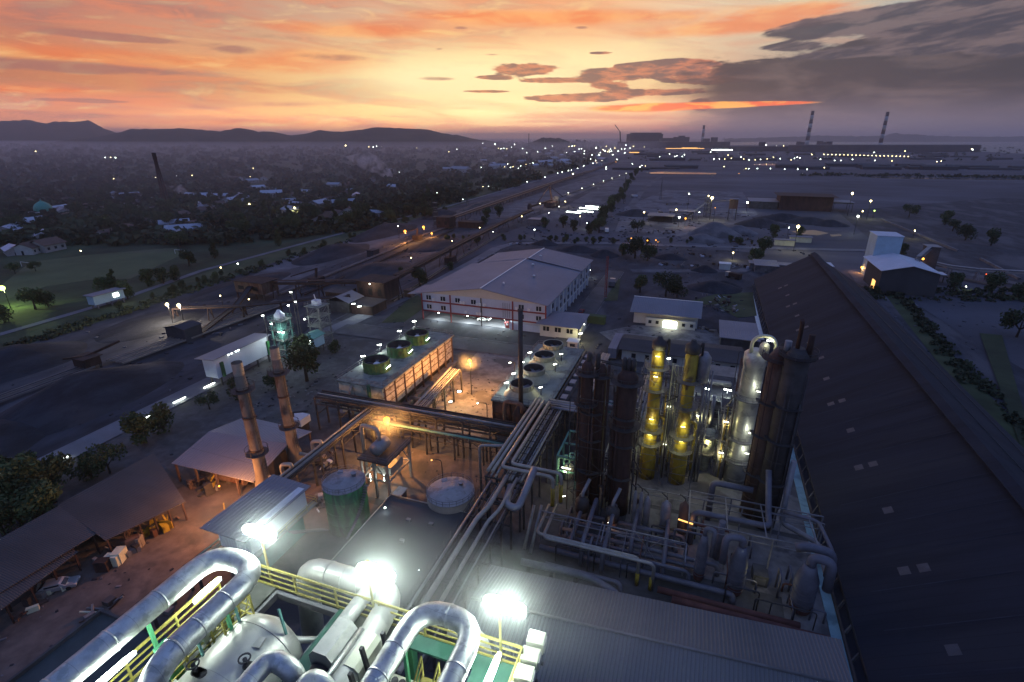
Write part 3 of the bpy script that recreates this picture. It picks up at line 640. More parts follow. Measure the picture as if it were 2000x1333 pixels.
MB().gable_x(-18.8, 14.9, 136.4, 149.2, 3.8, 5.0).build('roof', 'roof_dark', t_)
for k_ in range(8): MB().box(-15+k_*3.8, -13.8+k_*3.8, 137.4, 137.62, 1.2, 2.5).build('window', 'window', t_)
t_ = thing('trailer', 'narrow grey container trailer parked at long store end', 'trailer', (-20.4, 142, 0))
MB().box(-21.6, -19.2, 136, 149, .9, 3.9).build('body', 'roof_u', t_); MB().box(-21.2, -19.6, 137, 148, .5, .9).build('chassis', 'dark', t_)
for y in (138, 139.6, 146): MB().tube([(-21.5, y, .5), (-19.3, y, .5)], .5, 10).build('wheel', 'tyre', t_)
t_ = thing('salmon_store', 'pink walled store between yellow columns and silver column', 'building', (8, 128, 0))
MB().box(2.4, 16, 122, 132, 0, 4.0).build('wall', 'rust_light', t_); MB().box(2.0, 16.4, 121.6, 132.4, 4.0, 4.25).build('roof', 'tank_wall', t_)
for x in (5, 12): MB().box(x-.6, x+.6, 121.9, 122.05, 1.6, 2.8).build('window', 'window', t_)

# ------------------------------------------------------------------ cooling towers
def ct_fan(par, x, y, z, r, col, hubcol='white_paint'):
    s_ = MB().lathe(x, y, [(z, r*1.06), (z+.6, r*.98), (z+1.5, r*.94), (z+2.6, r), (z+2.6, r-.16), (z+1.4, r*.94-.16), (z+.2, r*.98-.16)], 28, cap=False).build('fan_stack', col, par)
    rb = MB()
    for k_ in range(18):
        a = 2*math.pi*k_/18; rb.bar((x+(r*1.03)*math.cos(a), y+(r*1.03)*math.sin(a), z), (x+(r+.02)*math.cos(a), y+(r+.02)*math.sin(a), z+2.5), .09)
    rb.ring(x, y, z+2.45, r-.02, r+.12, .16, 28).build('rib', col, s_)
    f = MB().lathe(x, y, [(z+1.2, .8), (z+1.55, .8), (z+1.8, .45)], 12)
    f.build('fan_hub', hubcol, par)
    g_ = MB()
    for k_ in range(6):
        a = math.pi*k_/3; d = Vector((math.cos(a), math.sin(a), 0)); q = Vector((-d.y, d.x, 0)); c0 = Vector((x, y, z+1.35))
        p1 = c0+d*.7; p2 = c0+d*(r*.88)
        g_.add([p1-q*.25, p1+q*.25+Vector((0,0,.18)), p2+q*.45+Vector((0,0,.12)), p2-q*.45], [(0,1,2,3),(3,2,1,0)])
    g_.build('fan_blade', 'grey_steel', par)
    MB().box(x-r, x+r, y-.12, y+.12, z+.7, z+.95).build('drive_beam', 'dark_steel', par)
    MB().lathe(x, y, [(z+.02, r*.9), (z+.1, r*.9), (z+.3, r*.975-.18), (z+1.4, r*.94-.19), (z+2.55, r-.19)], 28, cap=False).lathe(x, y, [(z+.02, .01), (z+.06, r*.93)], 24).build('throat', 'dark_steel', par)
def rail(b, pts, h=1.1, every=2.0, w_=.05, bars=(1.0, .5)):
    for p, q in zip(pts, pts[1:]):
        p = Vector(p); q = Vector(q); L_ = (q-p).length; k_ = max(1, round(L_/every))
        for i in range(k_+1):
            c0 = p.lerp(q, i/k_); b.bar(c0, c0+Vector((0,0,h)), w_)
        for f_ in bars: b.bar(p+Vector((0,0,h*f_)), q+Vector((0,0,h*f_)), w_)
    return b
mat('ct_green', (.035, .12, .045), .6, var=.35, scale=.5, patch=(.03, .06, .035), patch_scale=.5)
mat('ct_end', (.40, .44, .38), .8, var=.25, scale=.5, patch=(.22, .24, .21), patch_scale=.4)
t_ = thing('cooling_tower', 'cooling tower with green fan stacks and orange lit wall', 'cooling tower', (-68.3, 102, 0))
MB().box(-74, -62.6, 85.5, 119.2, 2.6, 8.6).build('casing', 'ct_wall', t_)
MB().box(-75.2, -61.6, 84.5, 120, 0, .9).build('basin', 'concrete', t_)
b = MB()
for k_ in range(9):
    y = 86 + k_*4.1
    b.box(-62.75, -62.35, y-.15, y+.15, .9, 9.0); b.box(-74.3, -73.9, y-.15, y+.15, .9, 9.0)
for x in (-70.4, -66.4): b.box(x-.15, x+.15, 85.2, 85.6, .9, 8.8)
b.build('frame_column', 'rust_light', t_)
b = MB()
for z in (2.6, 4.3, 6.0, 7.5): b.box(-62.62, -62.5, 85.5, 119.2, z, z+.14); b.box(-74, -62.6, 85.38, 85.5, z, z+.14)
b.build('louvre', 'rust_light', t_)
MB().box(-74.6, -62.1, 85.0, 119.8, 8.6, 8.95).build('deck', 'ct_deck', t_)
MB().box(-74.05, -62.55, 85.15, 85.37, .9, 8.5).build('end_wall', 'ct_end', t_)
MB().box(-73.2, -63.4, 86.2, 118.6, .9, 2.6).build('fill', 'dark', t_)
rail(MB(), [(-74.4,85.2,8.95),(-62.3,85.2,8.95),(-62.3,119.6,8.95),(-74.4,119.6,8.95),(-74.4,85.2,8.95)]).build('railing', 'grey_steel', t_)
for y in (93.0, 103.0, 111.8): ct_fan(t_, -69.0, y, 8.95, 3.0, 'ct_green')
MB().tube([(-66.0, 85.1, 0), (-66.0, 85.1, 9.0)], .45, 10).build('riser', 'green_paint', t_)
MB().tube([(-70.5, 84.2, .3), (-70.5, 84.2, 7.6), (-70.5, 86, 8.3)], .3, 8, .8).build('riser', 'pipe_pale', t_)
b = MB()
for k_ in range(14): b.box(-77+k_*.22, -76.7+k_*.22, 88.2, 89.2, k_*.62, k_*.62+.08)
b.bar((-77.2, 88.1, 0), (-74, 88.1, 9), .1); b.bar((-77.2, 89.3, 0), (-74, 89.3, 9), .1); b.build('stair', 'grey_steel', t_)
for y in (93.2, 103.2, 112):
    MB().tube([(-65.9, y-1.0, 9.9), (-65.5, y+.2, 10.4)], .045, 6).build('tube_lamp', 'g_white', t_)
mat('fan_dim', (.30, .30, .23), .65, var=.25, scale=.6)
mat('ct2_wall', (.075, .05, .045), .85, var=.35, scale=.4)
t_ = thing('cooling_tower', 'darker cooling tower with beige fan stacks beside the flare pipe', 'cooling tower', (-31.5, 100, 0))
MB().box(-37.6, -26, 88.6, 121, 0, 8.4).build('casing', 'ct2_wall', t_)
MB().box(-38, -25.4, 88.2, 121.4, 8.4, 8.75).build('deck', 'ct_deck', t_)
b = MB()
for x in (-37.6, -33.8, -30, -26.2): b.bar((x, 88.4, 0), (x, 88.4, 8.4), .25)
for z in (2.5, 5.5): b.bar((-37.6, 88.4, z), (-26, 88.4, z), .2)
b.bar((-37.6, 88.3, .3), (-33.8, 88.3, 5.5), .18); b.build('brace', 'rust', t_)
rail(MB(), [(-37.8,88.4,8.75),(-25.6,88.4,8.75),(-25.6,121,8.75),(-37.8,121,8.75),(-37.8,88.4,8.75)]).build('railing', 'grey_steel', t_)
for y in (92.6, 100.8, 109.0, 116.8): ct_fan(t_, -32.6, y, 8.75, 2.5, 'fan_dim', 'grey_steel')
for y in (92.6, 100.8, 109.0, 116.8): MB().lathe(-32.6, y, [(8.75, 3.9), (10.2, 2.6)], 16, cap=False).build('fan_skirt', 'fan_dim', t_)
t_ = thing('flare_pipe', 'slim black exhaust stack rising from a conical rusty pot', 'stack', (-30.6, 89.5, 0))
MB().lathe(-30.7, 86.6, [(0, 1.7), (7.4, 1.7), (8.2, 1.4), (9.6, .6)], 16).build('pot', 'rust', t_)
MB().tube([(-30.7, 86.6, 9.4), (-30.7, 86.6, 29.8)], .46, 12).build('pipe', 'dark_steel', t_)
MB().ring(-30.7, 86.6, 29.6, .44, .56, .3, 12).build('rim', 'dark_steel', t_)
t_ = thing('cable_bridge', 'black elevated trough walkway between cooling tower and rusty columns', 'walkway', (-22.6, 103, 0))
MB().box(-24.9, -20.4, 90.5, 120, 8.2, 8.5).build('deck', 'dark_steel', t_)
for x in (-24.6, -22.6, -20.7): MB().tube([(x, 90.6, 8.9), (x, 119.8, 8.9)], .28, 8).build('pipe', 'dark_steel', t_)
for k_ in range(7): MB().box(-24.2, -22.9, 93+k_*3.8, 95+k_*3.8, 8.5, 9.0).build('cover', 'pipe_grey', t_)
for y in (92, 101, 110, 119):
    for x in (-24.7, -20.6): MB().bar((x, y, 0), (x, y, 8.2), .3).build('leg', 'dark_steel', t_)
rail(MB(), [(-20.4,90.5,8.5),(-20.4,120,8.5)]).build('railing', 'dark_steel', t_)

# ------------------------------------------------------------------ white conveyor house on the left and gantry tower
t_ = thing('conveyor_house', 'raised white sheet metal house with sloping roof beyond the chimneys', 'shed', (-113.5, 97, 0))
MB().box(-117.4, -113.2, 87, 104.6, 2.4, 7.6).build('wall', 'white_sheet', t_)
b = MB(); b.add([(-118.6,85.9,7.7),(-112.4,85.9,8.1),(-112.4,105.4,8.1),(-118.6,105.4,7.7),(-118.6,85.9,7.55),(-112.4,85.9,7.95),(-112.4,105.4,7.95),(-118.6,105.4,7.55)], [(0,1,2,3),(7,6,5,4),(0,4,5,1),(1,5,6,2),(2,6,7,3),(3,7,4,0)]); b.build('roof', 'roof_u', t_)
for x in (-117, -113.6):
    for y in (88, 94, 100, 104): MB().bar((x, y, 0), (x, y, 2.4), .35).build('leg', 'dark_steel', t_)
for y in (88.6, 104): MB().box(-113.2, -112.7, y-.4, y+.4, 2.4, 6.4).build('green_post', 'green_paint', t_)
for y in (91.2, 92.2, 93.6, 94.4): MB().lathe(-113.05, y, [(7.3, .05), (7.35, .16), (7.45, .16)], 8).build('lamp_head', 'g_soft', t_)
def tower(name, label, x, y, sx, sy, h, levels, m='teal', cap=None):
    t_ = thing(name, label, 'tower', (x, y, 0))
    b = MB()
    for ax in (-1, 1):
        for ay in (-1, 1): b.bar((x+ax*sx/2, y+ay*sy/2, 0), (x+ax*sx/2, y+ay*sy/2, h), .32)
    for i in range(levels+1):
        z = h*i/levels
        for s_ in (-1, 1):
            b.bar((x-sx/2, y+s_*sy/2, z), (x+sx/2, y+s_*sy/2, z), .2); b.bar((x+s_*sx/2, y-sy/2, z), (x+s_*sx/2, y+sy/2, z), .2)
            if i < levels:
                z2 = h*(i+1)/levels
                b.bar((x-sx/2, y+s_*sy/2, z), (x+sx/2, y+s_*sy/2, z2), .14); b.bar((x+s_*sx/2, y-sy/2, z), (x+s_*sx/2, y+sy/2, z2), .14)
    b.build('frame', m, t_)
    for i in range(1, levels+1):
        z = h*i/levels; d_ = MB().box(x-sx/2-.5, x+sx/2+.5, y-sy/2-.5, y+sy/2+.5, z, z+.12).build('deck', 'ct_deck', t_)
        rail(MB(), [(x-sx/2-.5,y-sy/2-.5,z+.12),(x+sx/2+.5,y-sy/2-.5,z+.12),(x+sx/2+.5,y+sy/2+.5,z+.12),(x-sx/2-.5,y+sy/2+.5,z+.12),(x-sx/2-.5,y-sy/2-.5,z+.12)], 1.1, 1.6).build('railing', m, d_)
    return t_
t_ = tower('bunker_tower', 'lit teal steel tower with round filter cap behind conveyor house', -111.6, 108.6, 3.6, 3.6, 11.5, 4)
MB().lathe(-111.6, 108.6, [(11.7, 1.5), (13, 1.5), (13.6, 1.0), (14.4, .4)], 14).build('filter_cap', 'white_sheet', t_)
MB().lathe(-111.6, 108.6, [(4, 1.3), (11, 1.5)], 14).build('silo', 'teal', t_)
t_ = tower('screen_tower', 'second lit steel tower with white machine on its top deck', -108.4, 120.5, 4.2, 4.2, 12.5, 4, 'grey_steel')
MB().box(-109.6, -107.4, 119.6, 121.4, 12.6, 14.2).build('machine', 'white_sheet', t_)
MB().tube([(-108, 120, 14), (-107.6, 119, 16.4)], .14, 6).build('spout', 'white_sheet', t_)
t_ = thing('control_cabin', 'small turquoise lit cabin between the two steel towers', 'cabin', (-106, 114, 0))
MB().box(-108.4, -104, 112, 116.4, 2.2, 5.4).build('wall', 'blue_sheet', t_); MB().gable_y(-108.8, -103.6, 111.6, 116.8, 5.4, 6.3).build('roof', 'teal', t_)
for x in (-108, -104.4):
    for y in (112.4, 116): MB().bar((x, y, 0), (x, y, 2.2), .3).build('leg', 'dark_steel', t_)
MB().box(-107.2, -105.2, 111.9, 112.02, 3.4, 4.6).build('window', 'g_soft', t_)

# ------------------------------------------------------------------ sheds, left foreground
t_ = thing('boiler_house', 'grey gabled shed on posts with two chimneys rising beside it', 'shed', (-76, 58, 0))
V_ = lambda px, py, z: tuple(at(px, py, z))
fr = [V_(335,905,4.4), V_(495,942,4.2), V_(563,867,6.0), V_(408,843,6.1)]; rr_ = [V_(408,843,6.02), V_(563,867,5.94), V_(609,843,4.9), V_(480,814,4.9)]
for q_ in (fr, rr_): MB().add(q_+[(x, y, z-.12) for x, y, z in q_], [(0,1,2,3),(7,6,5,4),(0,4,5,1),(1,5,6,2),(2,6,7,3),(3,7,4,0)]).build('roof', 'roof_grey', t_)
for x, y, z in [(fr[0][0]+(fr[1][0]-fr[0][0])*k_/4+.2, fr[0][1]+(fr[1][1]-fr[0][1])*k_/4+.5, 4.2) for k_ in range(5)]+[(rr_[2][0]-.4, rr_[2][1]-.3, 4.8), (rr_[3][0]+.6, rr_[3][1]-.6, 4.8)]: MB().bar((x, y, 0), (x, y, z), .3).build('post', 'rust_light', t_)
MB().box(-84, -71.5, 58.5, 65, 0, 3.6).build('boiler', 'rust_light', t_)
b = MB(); b.tube([(-83,56.0,1.9),(-73,56.4,1.9)], .6, 12); b.build('drum', 'rust_light', t_)
MB().tube([(-78,57,0),(-78,57,3),(-75,57.6,3.6)], .4, 10, 1).build('duct', 'pipe_pale', t_)
MB().box(-85.5, -69.6, 55.4, 55.6, 3.2, 4.1).build('screen', 'concrete_dark', t_)
def slab_roof(q, t, m, th=.12): return MB().add(list(q)+[(x, y, z-th) for x, y, z in q], [(0,1,2,3),(7,6,5,4),(0,4,5,1),(1,5,6,2),(2,6,7,3),(3,7,4,0)]).build('roof', m, t)
for lbl, q in (('long brown workshop roof directly left of the boiler house', [V_(112,986,4.9), V_(206,1056,3.9), V_(362,980,3.9), V_(300,885,4.9)]), ('dark workshop roof nearest the camera on the left edge', [V_(-60,1085,5.0), V_(-60,1195,4.0), V_(187,1043,4.0), V_(115,988,5.0)])):
    t_ = thing('workshop_shed', lbl, 'shed', ((q[0][0]+q[2][0])/2, (q[0][1]+q[2][1])/2, 0)); slab_roof(q, t_, 'roof_dark')
    for e0, e1 in ((q[1], q[2]), (q[0], q[3])):
        for k_ in range(6):
            p_ = Vector(e0).lerp(Vector(e1), .03+.94*k_/5); p_ += (Vector(q[0])-Vector(q[1])).normalized()*(.5 if e0 is q[1] else -.5)
            MB().bar((p_.x, p_.y, 0), (p_.x, p_.y, p_.z-.15), .22).build('post', 'rust', t_)
    a, c_ = Vector(q[0]).lerp(Vector(q[1]), .12), Vector(q[3]).lerp(Vector(q[2]), .12); MB().add([(a.x,a.y,0),(c_.x,c_.y,0),(c_.x,c_.y,4.6),(a.x,a.y,4.6)], [(0,1,2,3),(3,2,1,0)]).build('back_wall', 'concrete_dark', t_)
t_ = thing('lean_to', 'lower lean-to strip roof in front of the nearest dark workshop', 'shed', V_(90,1100,0)); q = [V_(-50,1190,3.9), V_(-50,1230,3.3), V_(153,1078,3.3), V_(125,1066,3.9)]; slab_roof(q, t_, 'roof_dark', .1)
for k_ in range(5):
    p_ = Vector(q[1]).lerp(Vector(q[2]), .04+.92*k_/4); MB().bar((p_.x-.2, p_.y, 0), (p_.x-.2, p_.y, p_.z), .18).build('post', 'rust', t_)
mat('switch_wall', (.045, .06, .07), .8, var=.25, scale=.4)
t_ = thing('switch_house', 'dark flat roofed building half hidden beneath the silver pipe', 'building', (-50, 18, 0))
MB().box(-61.4, -43, 8, 25.8, 0, 8.2).build('wall', 'switch_wall', t_); MB().box(-61.1, -43.3, 8.3, 25.5, 8.2, 8.35).build('roof', 'switch_wall', t_)
MB().box(-61.4, -61.1, 8, 25.8, 8.2, 8.8).box(-61.1, -43.3, 25.5, 25.8, 8.2, 8.8).box(-43.3, -43, 8, 25.8, 8.2, 8.8).build('parapet', 'concrete_dark', t_)
t_ = thing('elevated_cabin', 'white walled cabin on stilts with pale roof beside green tank', 'cabin', (-57, 47, 0))
MB().box(-60.4, -54.6, 40.6, 51.6, 5.2, 8.6).build('wall', 'white_sheet', t_)
b = MB(); b.add([(-62,39.4,9.0),(-54.2,39.6,8.5),(-54.2,52.6,8.5),(-61.6,52.6,9.0),(-62,39.4,8.88),(-54.2,39.6,8.38),(-54.2,52.6,8.38),(-61.6,52.6,8.88)], [(0,1,2,3),(7,6,5,4),(0,4,5,1),(1,5,6,2),(2,6,7,3),(3,7,4,0)]); b.build('roof', 'roof_grey', t_)
MB().box(-59.6, -55.4, 41, 51, 0, 5.2).build('lower_wall', 'teal', t_)
MB().box(-54.6, -53.6, 40.6, 52.8, 5.1, 5.25).build('balcony', 'ct_deck', t_)
rail(MB(), [(-53.7,44,5.25),(-53.7,52.7,5.25),(-58,52.7,5.25)]).build('railing', 'yellow', t_)
b = MB()
for k_ in range(16): b.box(-53.4, -52.2, 46+k_*.42, 46.35+k_*.42, 5.0-k_*.32, 5.06-k_*.32)
b.bar((-53.4,46,5.2),(-53.4,52.8,0),.1); b.bar((-52.2,46,5.2),(-52.2,52.8,0),.1); b.build('stair', 'grey_steel', t_)
t_ = thing('flat_roof_store', 'broad single storey building with plain dark flat roof', 'building', (-37.3, 52, 0))
MB().box(-44.2, -30.5, 40, 59.2, 0, 3.9).build('wall', 'concrete_dark', t_); MB().box(-44.4, -30.3, 39.8, 59.4, 3.9, 4.1).build('roof', 'flat_roof', t_)
b = MB(); b.tube([(-44.25, 40, 4.3), (-44.25, 59.2, 4.3)], .1, 6); b.tube([(-44.25, 59.3, 4.3), (-30.4, 59.3, 4.3)], .1, 6); b.build('edge_pipe', 'pipe_pale', t_)
for x, y in ((-38.6, 54.6), (-34.8, 54.9), (-37.2, 50.4)): MB().box(x, x+.7, y, y+.5, 4.1, 4.5).build('roof_box', 'grey_steel', t_)
t_ = thing('turbine_hall', 'wide building with ribbed grey roof in the foreground', 'building', (0, 40, 0))
b = MB(); b.add([(-21.4,47.8,7.4),(20.3,50.4,7.4),(19.6,43.2,9.2),(-20.8,40.6,9.2),(-21.4,47.8,7.15),(20.3,50.4,7.15),(19.6,43.2,8.95),(-20.8,40.6,8.95)], [(3,2,1,0),(4,5,6,7),(1,5,4,0),(2,6,5,1),(3,7,6,2),(0,4,7,3)]); b.build('roof', 'roof_corr', t_)
b = MB(); b.add([(-20.8,40.6,9.2),(19.6,43.2,9.2),(19.0,30,5.6),(-20,28,5.6)], [(3,2,1,0)]); b.build('roof', 'roof_corr', t_)
MB().tube([(-20.8,40.6,9.28),(19.6,43.2,9.28)], .16, 8).build('ridge_cap', 'grey_steel', t_)
MB().box(-20.6, 19.0, 29, 46.8, 0, 5.6).build('wall', 'concrete_dark', t_)
# ------------------------------------------------------------------ tanks and vessels
def tank(label, x, y, r, h, wall, roof, cone=.8):
    t_ = thing('storage_tank', label, 'tank', (x, y, 0))
    MB().lathe(x, y, [(0, r), (h, r)], 32).build('shell', wall, t_)
    MB().lathe(x, y, [(h, r+.08), (h+.12, r+.08), (h+cone, .5), (h+cone+.05, .01)], 32, smooth=False).build('roof', roof, t_)
    b = MB()
    for k_ in range(22):
        a = 2*math.pi*k_/22; b.bar((x+r*math.cos(a), y+r*math.sin(a), h), (x+r*math.cos(a), y+r*math.sin(a), h+1.0), .05)
    b.ring(x, y, h+.95, r-.03, r+.03, .05, 22).ring(x, y, h+.5, r-.03, r+.03, .05, 22); b.build('railing', 'grey_steel', t_)
    b = MB()
    for k_ in range(3): b.ring(x, y, h*(k_+1)/4, r, r+.05, .12, 32)
    b.build('stiffener', wall, t_)
    MB().lathe(x+.3*r, y+.4*r, [(h+.3, .35), (h+1.0, .35), (h+1.05, .5), (h+1.15, .5)], 10).build('vent', roof, t_)
    MB().cbox((x-.55*r, y+.5*r, h+.25), .9, .7, .35, .4).build('hatch', roof, t_)
    b = MB(); a0 = -1.1
    for k_ in range(int(h/.35)):
        a = a0+k_*.055; b.cbox((x+(r+.4)*math.cos(a), y+(r+.4)*math.sin(a), .35*k_), .7, .35, .05, a)
    b.build('stair', 'grey_steel', t_)
    return t_
tank('upright green storage tank with grey conical top', -49.9, 55.2, 3.3, 8.4, 'green_paint', 'tank_roof')
tank('squat pale grey tank with domed top left of main pipe rack', -34.4, 61.9, 3.9, 5.4, 'tank_wall', 'tank_roof', 1.0)
# condenser on a steel table
t_ = thing('condenser_table', 'small round vessel and pipe loop on a raised steel table', 'vessel', (-49, 66, 0))
MB().box(-52.4, -46.4, 62, 70, 7.6, 7.9).build('deck', 'dark_steel', t_)
for x in (-52, -49.4, -46.8):
    for y in (62.4, 69.6): MB().bar((x, y, 0), (x, y, 7.6), .4).build('leg', 'pipe_pale', t_)
b = MB()
for y in (62.4, 69.6): b.bar((-52,y,3.8),(-46.8,y,3.8),.25); b.bar((-52,y,3.8),(-49.4,y,7.6),.16); b.bar((-46.8,y,3.8),(-49.4,y,7.6),.16)
for x in (-52,-46.8): b.bar((x,62.4,3.8),(x,69.6,3.8),.25)
b.build('brace', 'pipe_pale', t_)
MB().tube([(-49.6,63.4,9.2),(-49.6,63.6,9.2),(-49.6,66.6,9.2),(-49.6,66.8,9.2)], [.5,1.25,1.25,.5], 18).build('vessel', 'pipe_grey', t_)
MB().tube([(-49.6,65,10.3),(-49.6,65,12.6),(-53.4,65.4,12.6),(-53.4,65.4,0)], .36, 10, 1.0).build('pipe_loop', 'pipe_pale', t_)
rail(MB(), [(-52.4,62,7.9),(-46.4,62,7.9),(-46.4,70,7.9),(-52.4,70,7.9)]).build('railing', 'grey_steel', t_)
MB().box(-51, -47.2, 64, 68, 4.0, 5.6).build('exchanger', 'pipe_pale', t_)
MB().box(-46.2, -44.4, 60, 64.5, 1.6, 1.8).build('tray', 'tank_roof', t_)
MB().box(-46.0, -44.6, 60.2, 64.3, 0, 1.6).build('plinth', 'concrete_dark', t_)
light(t_, (-49.2, 64, 3.4), 420, WHITE, .3)
for x, y in ((-50.6, 62.6), (-48.2, 63.2)): MB().tube([(x, y, 3.2), (x, y, 4.6)], .07, 6).build('tube_lamp', 'g_soft', t_)
t_ = thing('pump_skid', 'white topped machine skid between left pipe rack and far hedge', 'machine', (-78, 76, 0))
MB().box(-80.6, -76.8, 75, 78, 2.0, 3.6).build('housing', 'white_sheet', t_); MB().box(-80.2, -77.2, 75.3, 77.7, 0, 2).build('base', 'dark_steel', t_)
MB().tube([(-79.5,76,3.6),(-79.5,76,4.6),(-76,76.6,5.2)], .25, 8, .5).build('pipe', 'dark_steel', t_)

# ------------------------------------------------------------------ the two rusty chimneys
def chimney(label, x, y, h, r0, r1):
    t_ = thing('chimney', label, 'chimney', (x, y, 0))
    MB().lathe(x, y, [(0, r0*1.5), (3.4, r0*1.35), (5.2, r0), (h*.55, (r0+r1)/2), (h-3, r1), (h-2.9, r1*.94), (h, r1*.94), (h, r1*.8), (h-1.5, r1*.8)], 24, cap=False).build('flue', 'chimney_steel', t_)
    MB().lathe(x, y, [(h-2.2, r1*.97), (h-.1, r1*.97)], 24, cap=False).build('cap_band', 'pipe_pale', t_)
    MB().lathe(x, y, [(h-1.4, .05), (h-1.39, r1*.8)], 20, cap=False).build('soot', 'dark', t_)  # dark disc closing the flue below its mouth
    for z in (h-5, h*.62, h*.38):
        rr = r1+(r0-r1)*(1-z/h)
        MB().ring(x, y, z, rr-.02, rr+.12, .3, 24).build('flange', 'rust', t_)
    for z in (h-5, 9.5):
        rr = r1+.1; f = MB().ring(x, y, z, rr, rr+.9, .08, 20).build('gallery', 'dark_steel', t_)
        b = MB()
        for k_ in range(10):
            a = 2*math.pi*k_/10; b.bar((x+(rr+.9)*math.cos(a), y+(rr+.9)*math.sin(a), z), (x+(rr+.9)*math.cos(a), y+(rr+.9)*math.sin(a), z+1.0), .05)
        b.ring(x, y, z+1.0, rr+.87, rr+.93, .05, 20).build('railing', 'dark_steel', f)
    b = MB(); lx = x+r1+.25
    for k_ in range(int(h/.6)): b.bar((lx, y-.2, k_*.6), (lx, y+.2, k_*.6), .04)
    b.bar((lx, y-.22, 0), (lx, y-.22, h-5), .05); b.bar((lx, y+.22, 0), (lx, y+.22, h-5), .05); b.build('ladder', 'dark_steel', t_)
chimney('nearer of the two rusty chimneys, standing at left front of the grey shed', -68.1, 56.0, 26.6, 1.08, .85)
chimney('farther of the two rusty chimneys, standing behind the grey shed ridge', -69.2, 64.8, 25.6, 1.02, .8)

# ------------------------------------------------------------------ pipe racks
def rack(name, label, p, q, wd, z, pipes, bay=6.0, m='pipe_grey', zlow=None, legs=True, colours=None):
    """bridge of frames from p to q (x, y), width wd, deck height z; pipes = [(offset, dz, radius)]"""
    P = Vector((*p, 0)); Q = Vector((*q, 0)); d = (Q-P); L_ = d.length; d.normalize(); nn = Vector((-d.y, d.x, 0))
    t_ = thing(name, label, 'pipe rack', (P+Q)/2)
    k_ = max(1, round(L_/bay)); up = Vector((0,0,1))
    for i in range(k_+1):
        c_ = P+d*(L_*i/k_); b = MB()
        for s_ in (-1, 1):
            if legs: b.bar(c_+nn*s_*wd/2, c_+nn*s_*wd/2+up*(z+.1), .3)
        b.bar(c_-nn*(wd/2+.3)+up*z, c_+nn*(wd/2+.3)+up*z, .26)
        if zlow: b.bar(c_-nn*wd/2+up*zlow, c_+nn*wd/2+up*zlow, .22)
        b.build('frame', 'dark_steel', t_)
    b = MB()
    for s_ in (-1, 1):
        b.bar(P+nn*s_*wd/2+up*z, Q+nn*s_*wd/2+up*z, .18, .28); b.bar(P+nn*s_*wd/2+up*(z-1.6), Q+nn*s_*wd/2+up*(z-1.6), .12)
        for i in range(k_*2):
            a = P+d*(L_*i/(k_*2)); a2 = P+d*(L_*(i+1)/(k_*2))
            b.bar(a+nn*s_*wd/2+up*(z if i % 2 else z-1.6), a2+nn*s_*wd/2+up*(z-1.6 if i % 2 else z), .09)
    b.build('truss', 'dark_steel', t_)
    for j, (off, dz, r_) in enumerate(pipes):
        MB().tube([P+nn*off+up*(z+dz+r_), Q+nn*off+up*(z+dz+r_)], r_, 8).build('pipe', (colours[j % len(colours)] if colours else m), t_)
    return t_
rack('pipe_rack', 'long dark pipe bridge crossing left to right behind the condenser table', (-74.8, 79.6), (-28.5, 80.3), 3.2, 8.0,
     [(-1.4,.13,.2),(-.9,.13,.12),(-.4,.13,.26),(.2,.13,.1),(.6,.13,.16),(1.1,.13,.22),(1.5,.13,.1),(-1.1,-2.0,.2),(0,-2.0,.3),(.9,-2.0,.18)], 6, zlow=4, colours=['dark_steel','rust','pipe_grey','dark_steel'])
t_ = rack('pipe_rack', 'narrow pipe bridge lit orange running down to the left chimneys', (-60.9, 79.0), (-60.9, 50), 1.9, 7.2,
     [(-.8,.13,.22),(-.35,.13,.12),(0,.13,.14),(.3,.13,.1),(.75,.13,.2)], 6, colours=['pipe_pale','dark_steel','pipe_pale'])
for y in (64, 56.5):
    MB().tube([(-66.4,y-.6,5.0),(-63.2,y-.6,5.0),(-63.2,y-.6,8.3),(-61.6,y,8.3),(-61.6,y,7.6)], .34, 10, .7).build('branch_pipe', 'pipe_pale', t_)
rack('pipe_rack', 'lower end of left pipe bridge passing beside the stilted cabin', (-61.6, 49.6), (-61.6, 30), 2.0, 4.6, [(-.6,.13,.14),(0,.13,.1),(.5,.13,.14)], 6, colours=['teal'])
rack('pipe_rack', 'green pipe bridge below the crossing bridge right of sodium lamp', (-60, 77.6), (-29, 78.2), 1.6, 5.2, [(-.5,.13,.25),(.3,.13,.2)], 6, colours=['teal','dark_steel'])
MAIN = rack('pipe_rack', 'main pipe rack running straight from cooling towers toward the camera', (-25.2, 89), (-25.2, 63.2), 6.4, 9.0,
     [(-2.9,.9,.3),(-2.1,.9,.3),(-1.3,.9,.16),(-.6,.13,.12),(-.2,.13,.12),(.2,.13,.16),(.7,.13,.12),(1.1,.13,.2),(1.7,.13,.14),(2.2,.13,.14),(2.7,.13,.22),(-1.6,.13,.2),(-2.4,.13,.16),(.4,-2.2,.3),(1.6,-2.2,.25),(2.5,-2.2,.2)],
     4.2, zlow=5.2, colours=['pipe_pale','pipe_pale','pipe_grey','dark_steel','pipe_grey'])
b = MB()
for y in range(64, 89, 2): b.bar((-25.6, y, 9.9), (-22.6, y, 9.9), .1)
b.bar((-25.6,63.5,9.95),(-25.6,88.5,9.95),.1); b.build('walkway', 'dark_steel', MAIN)
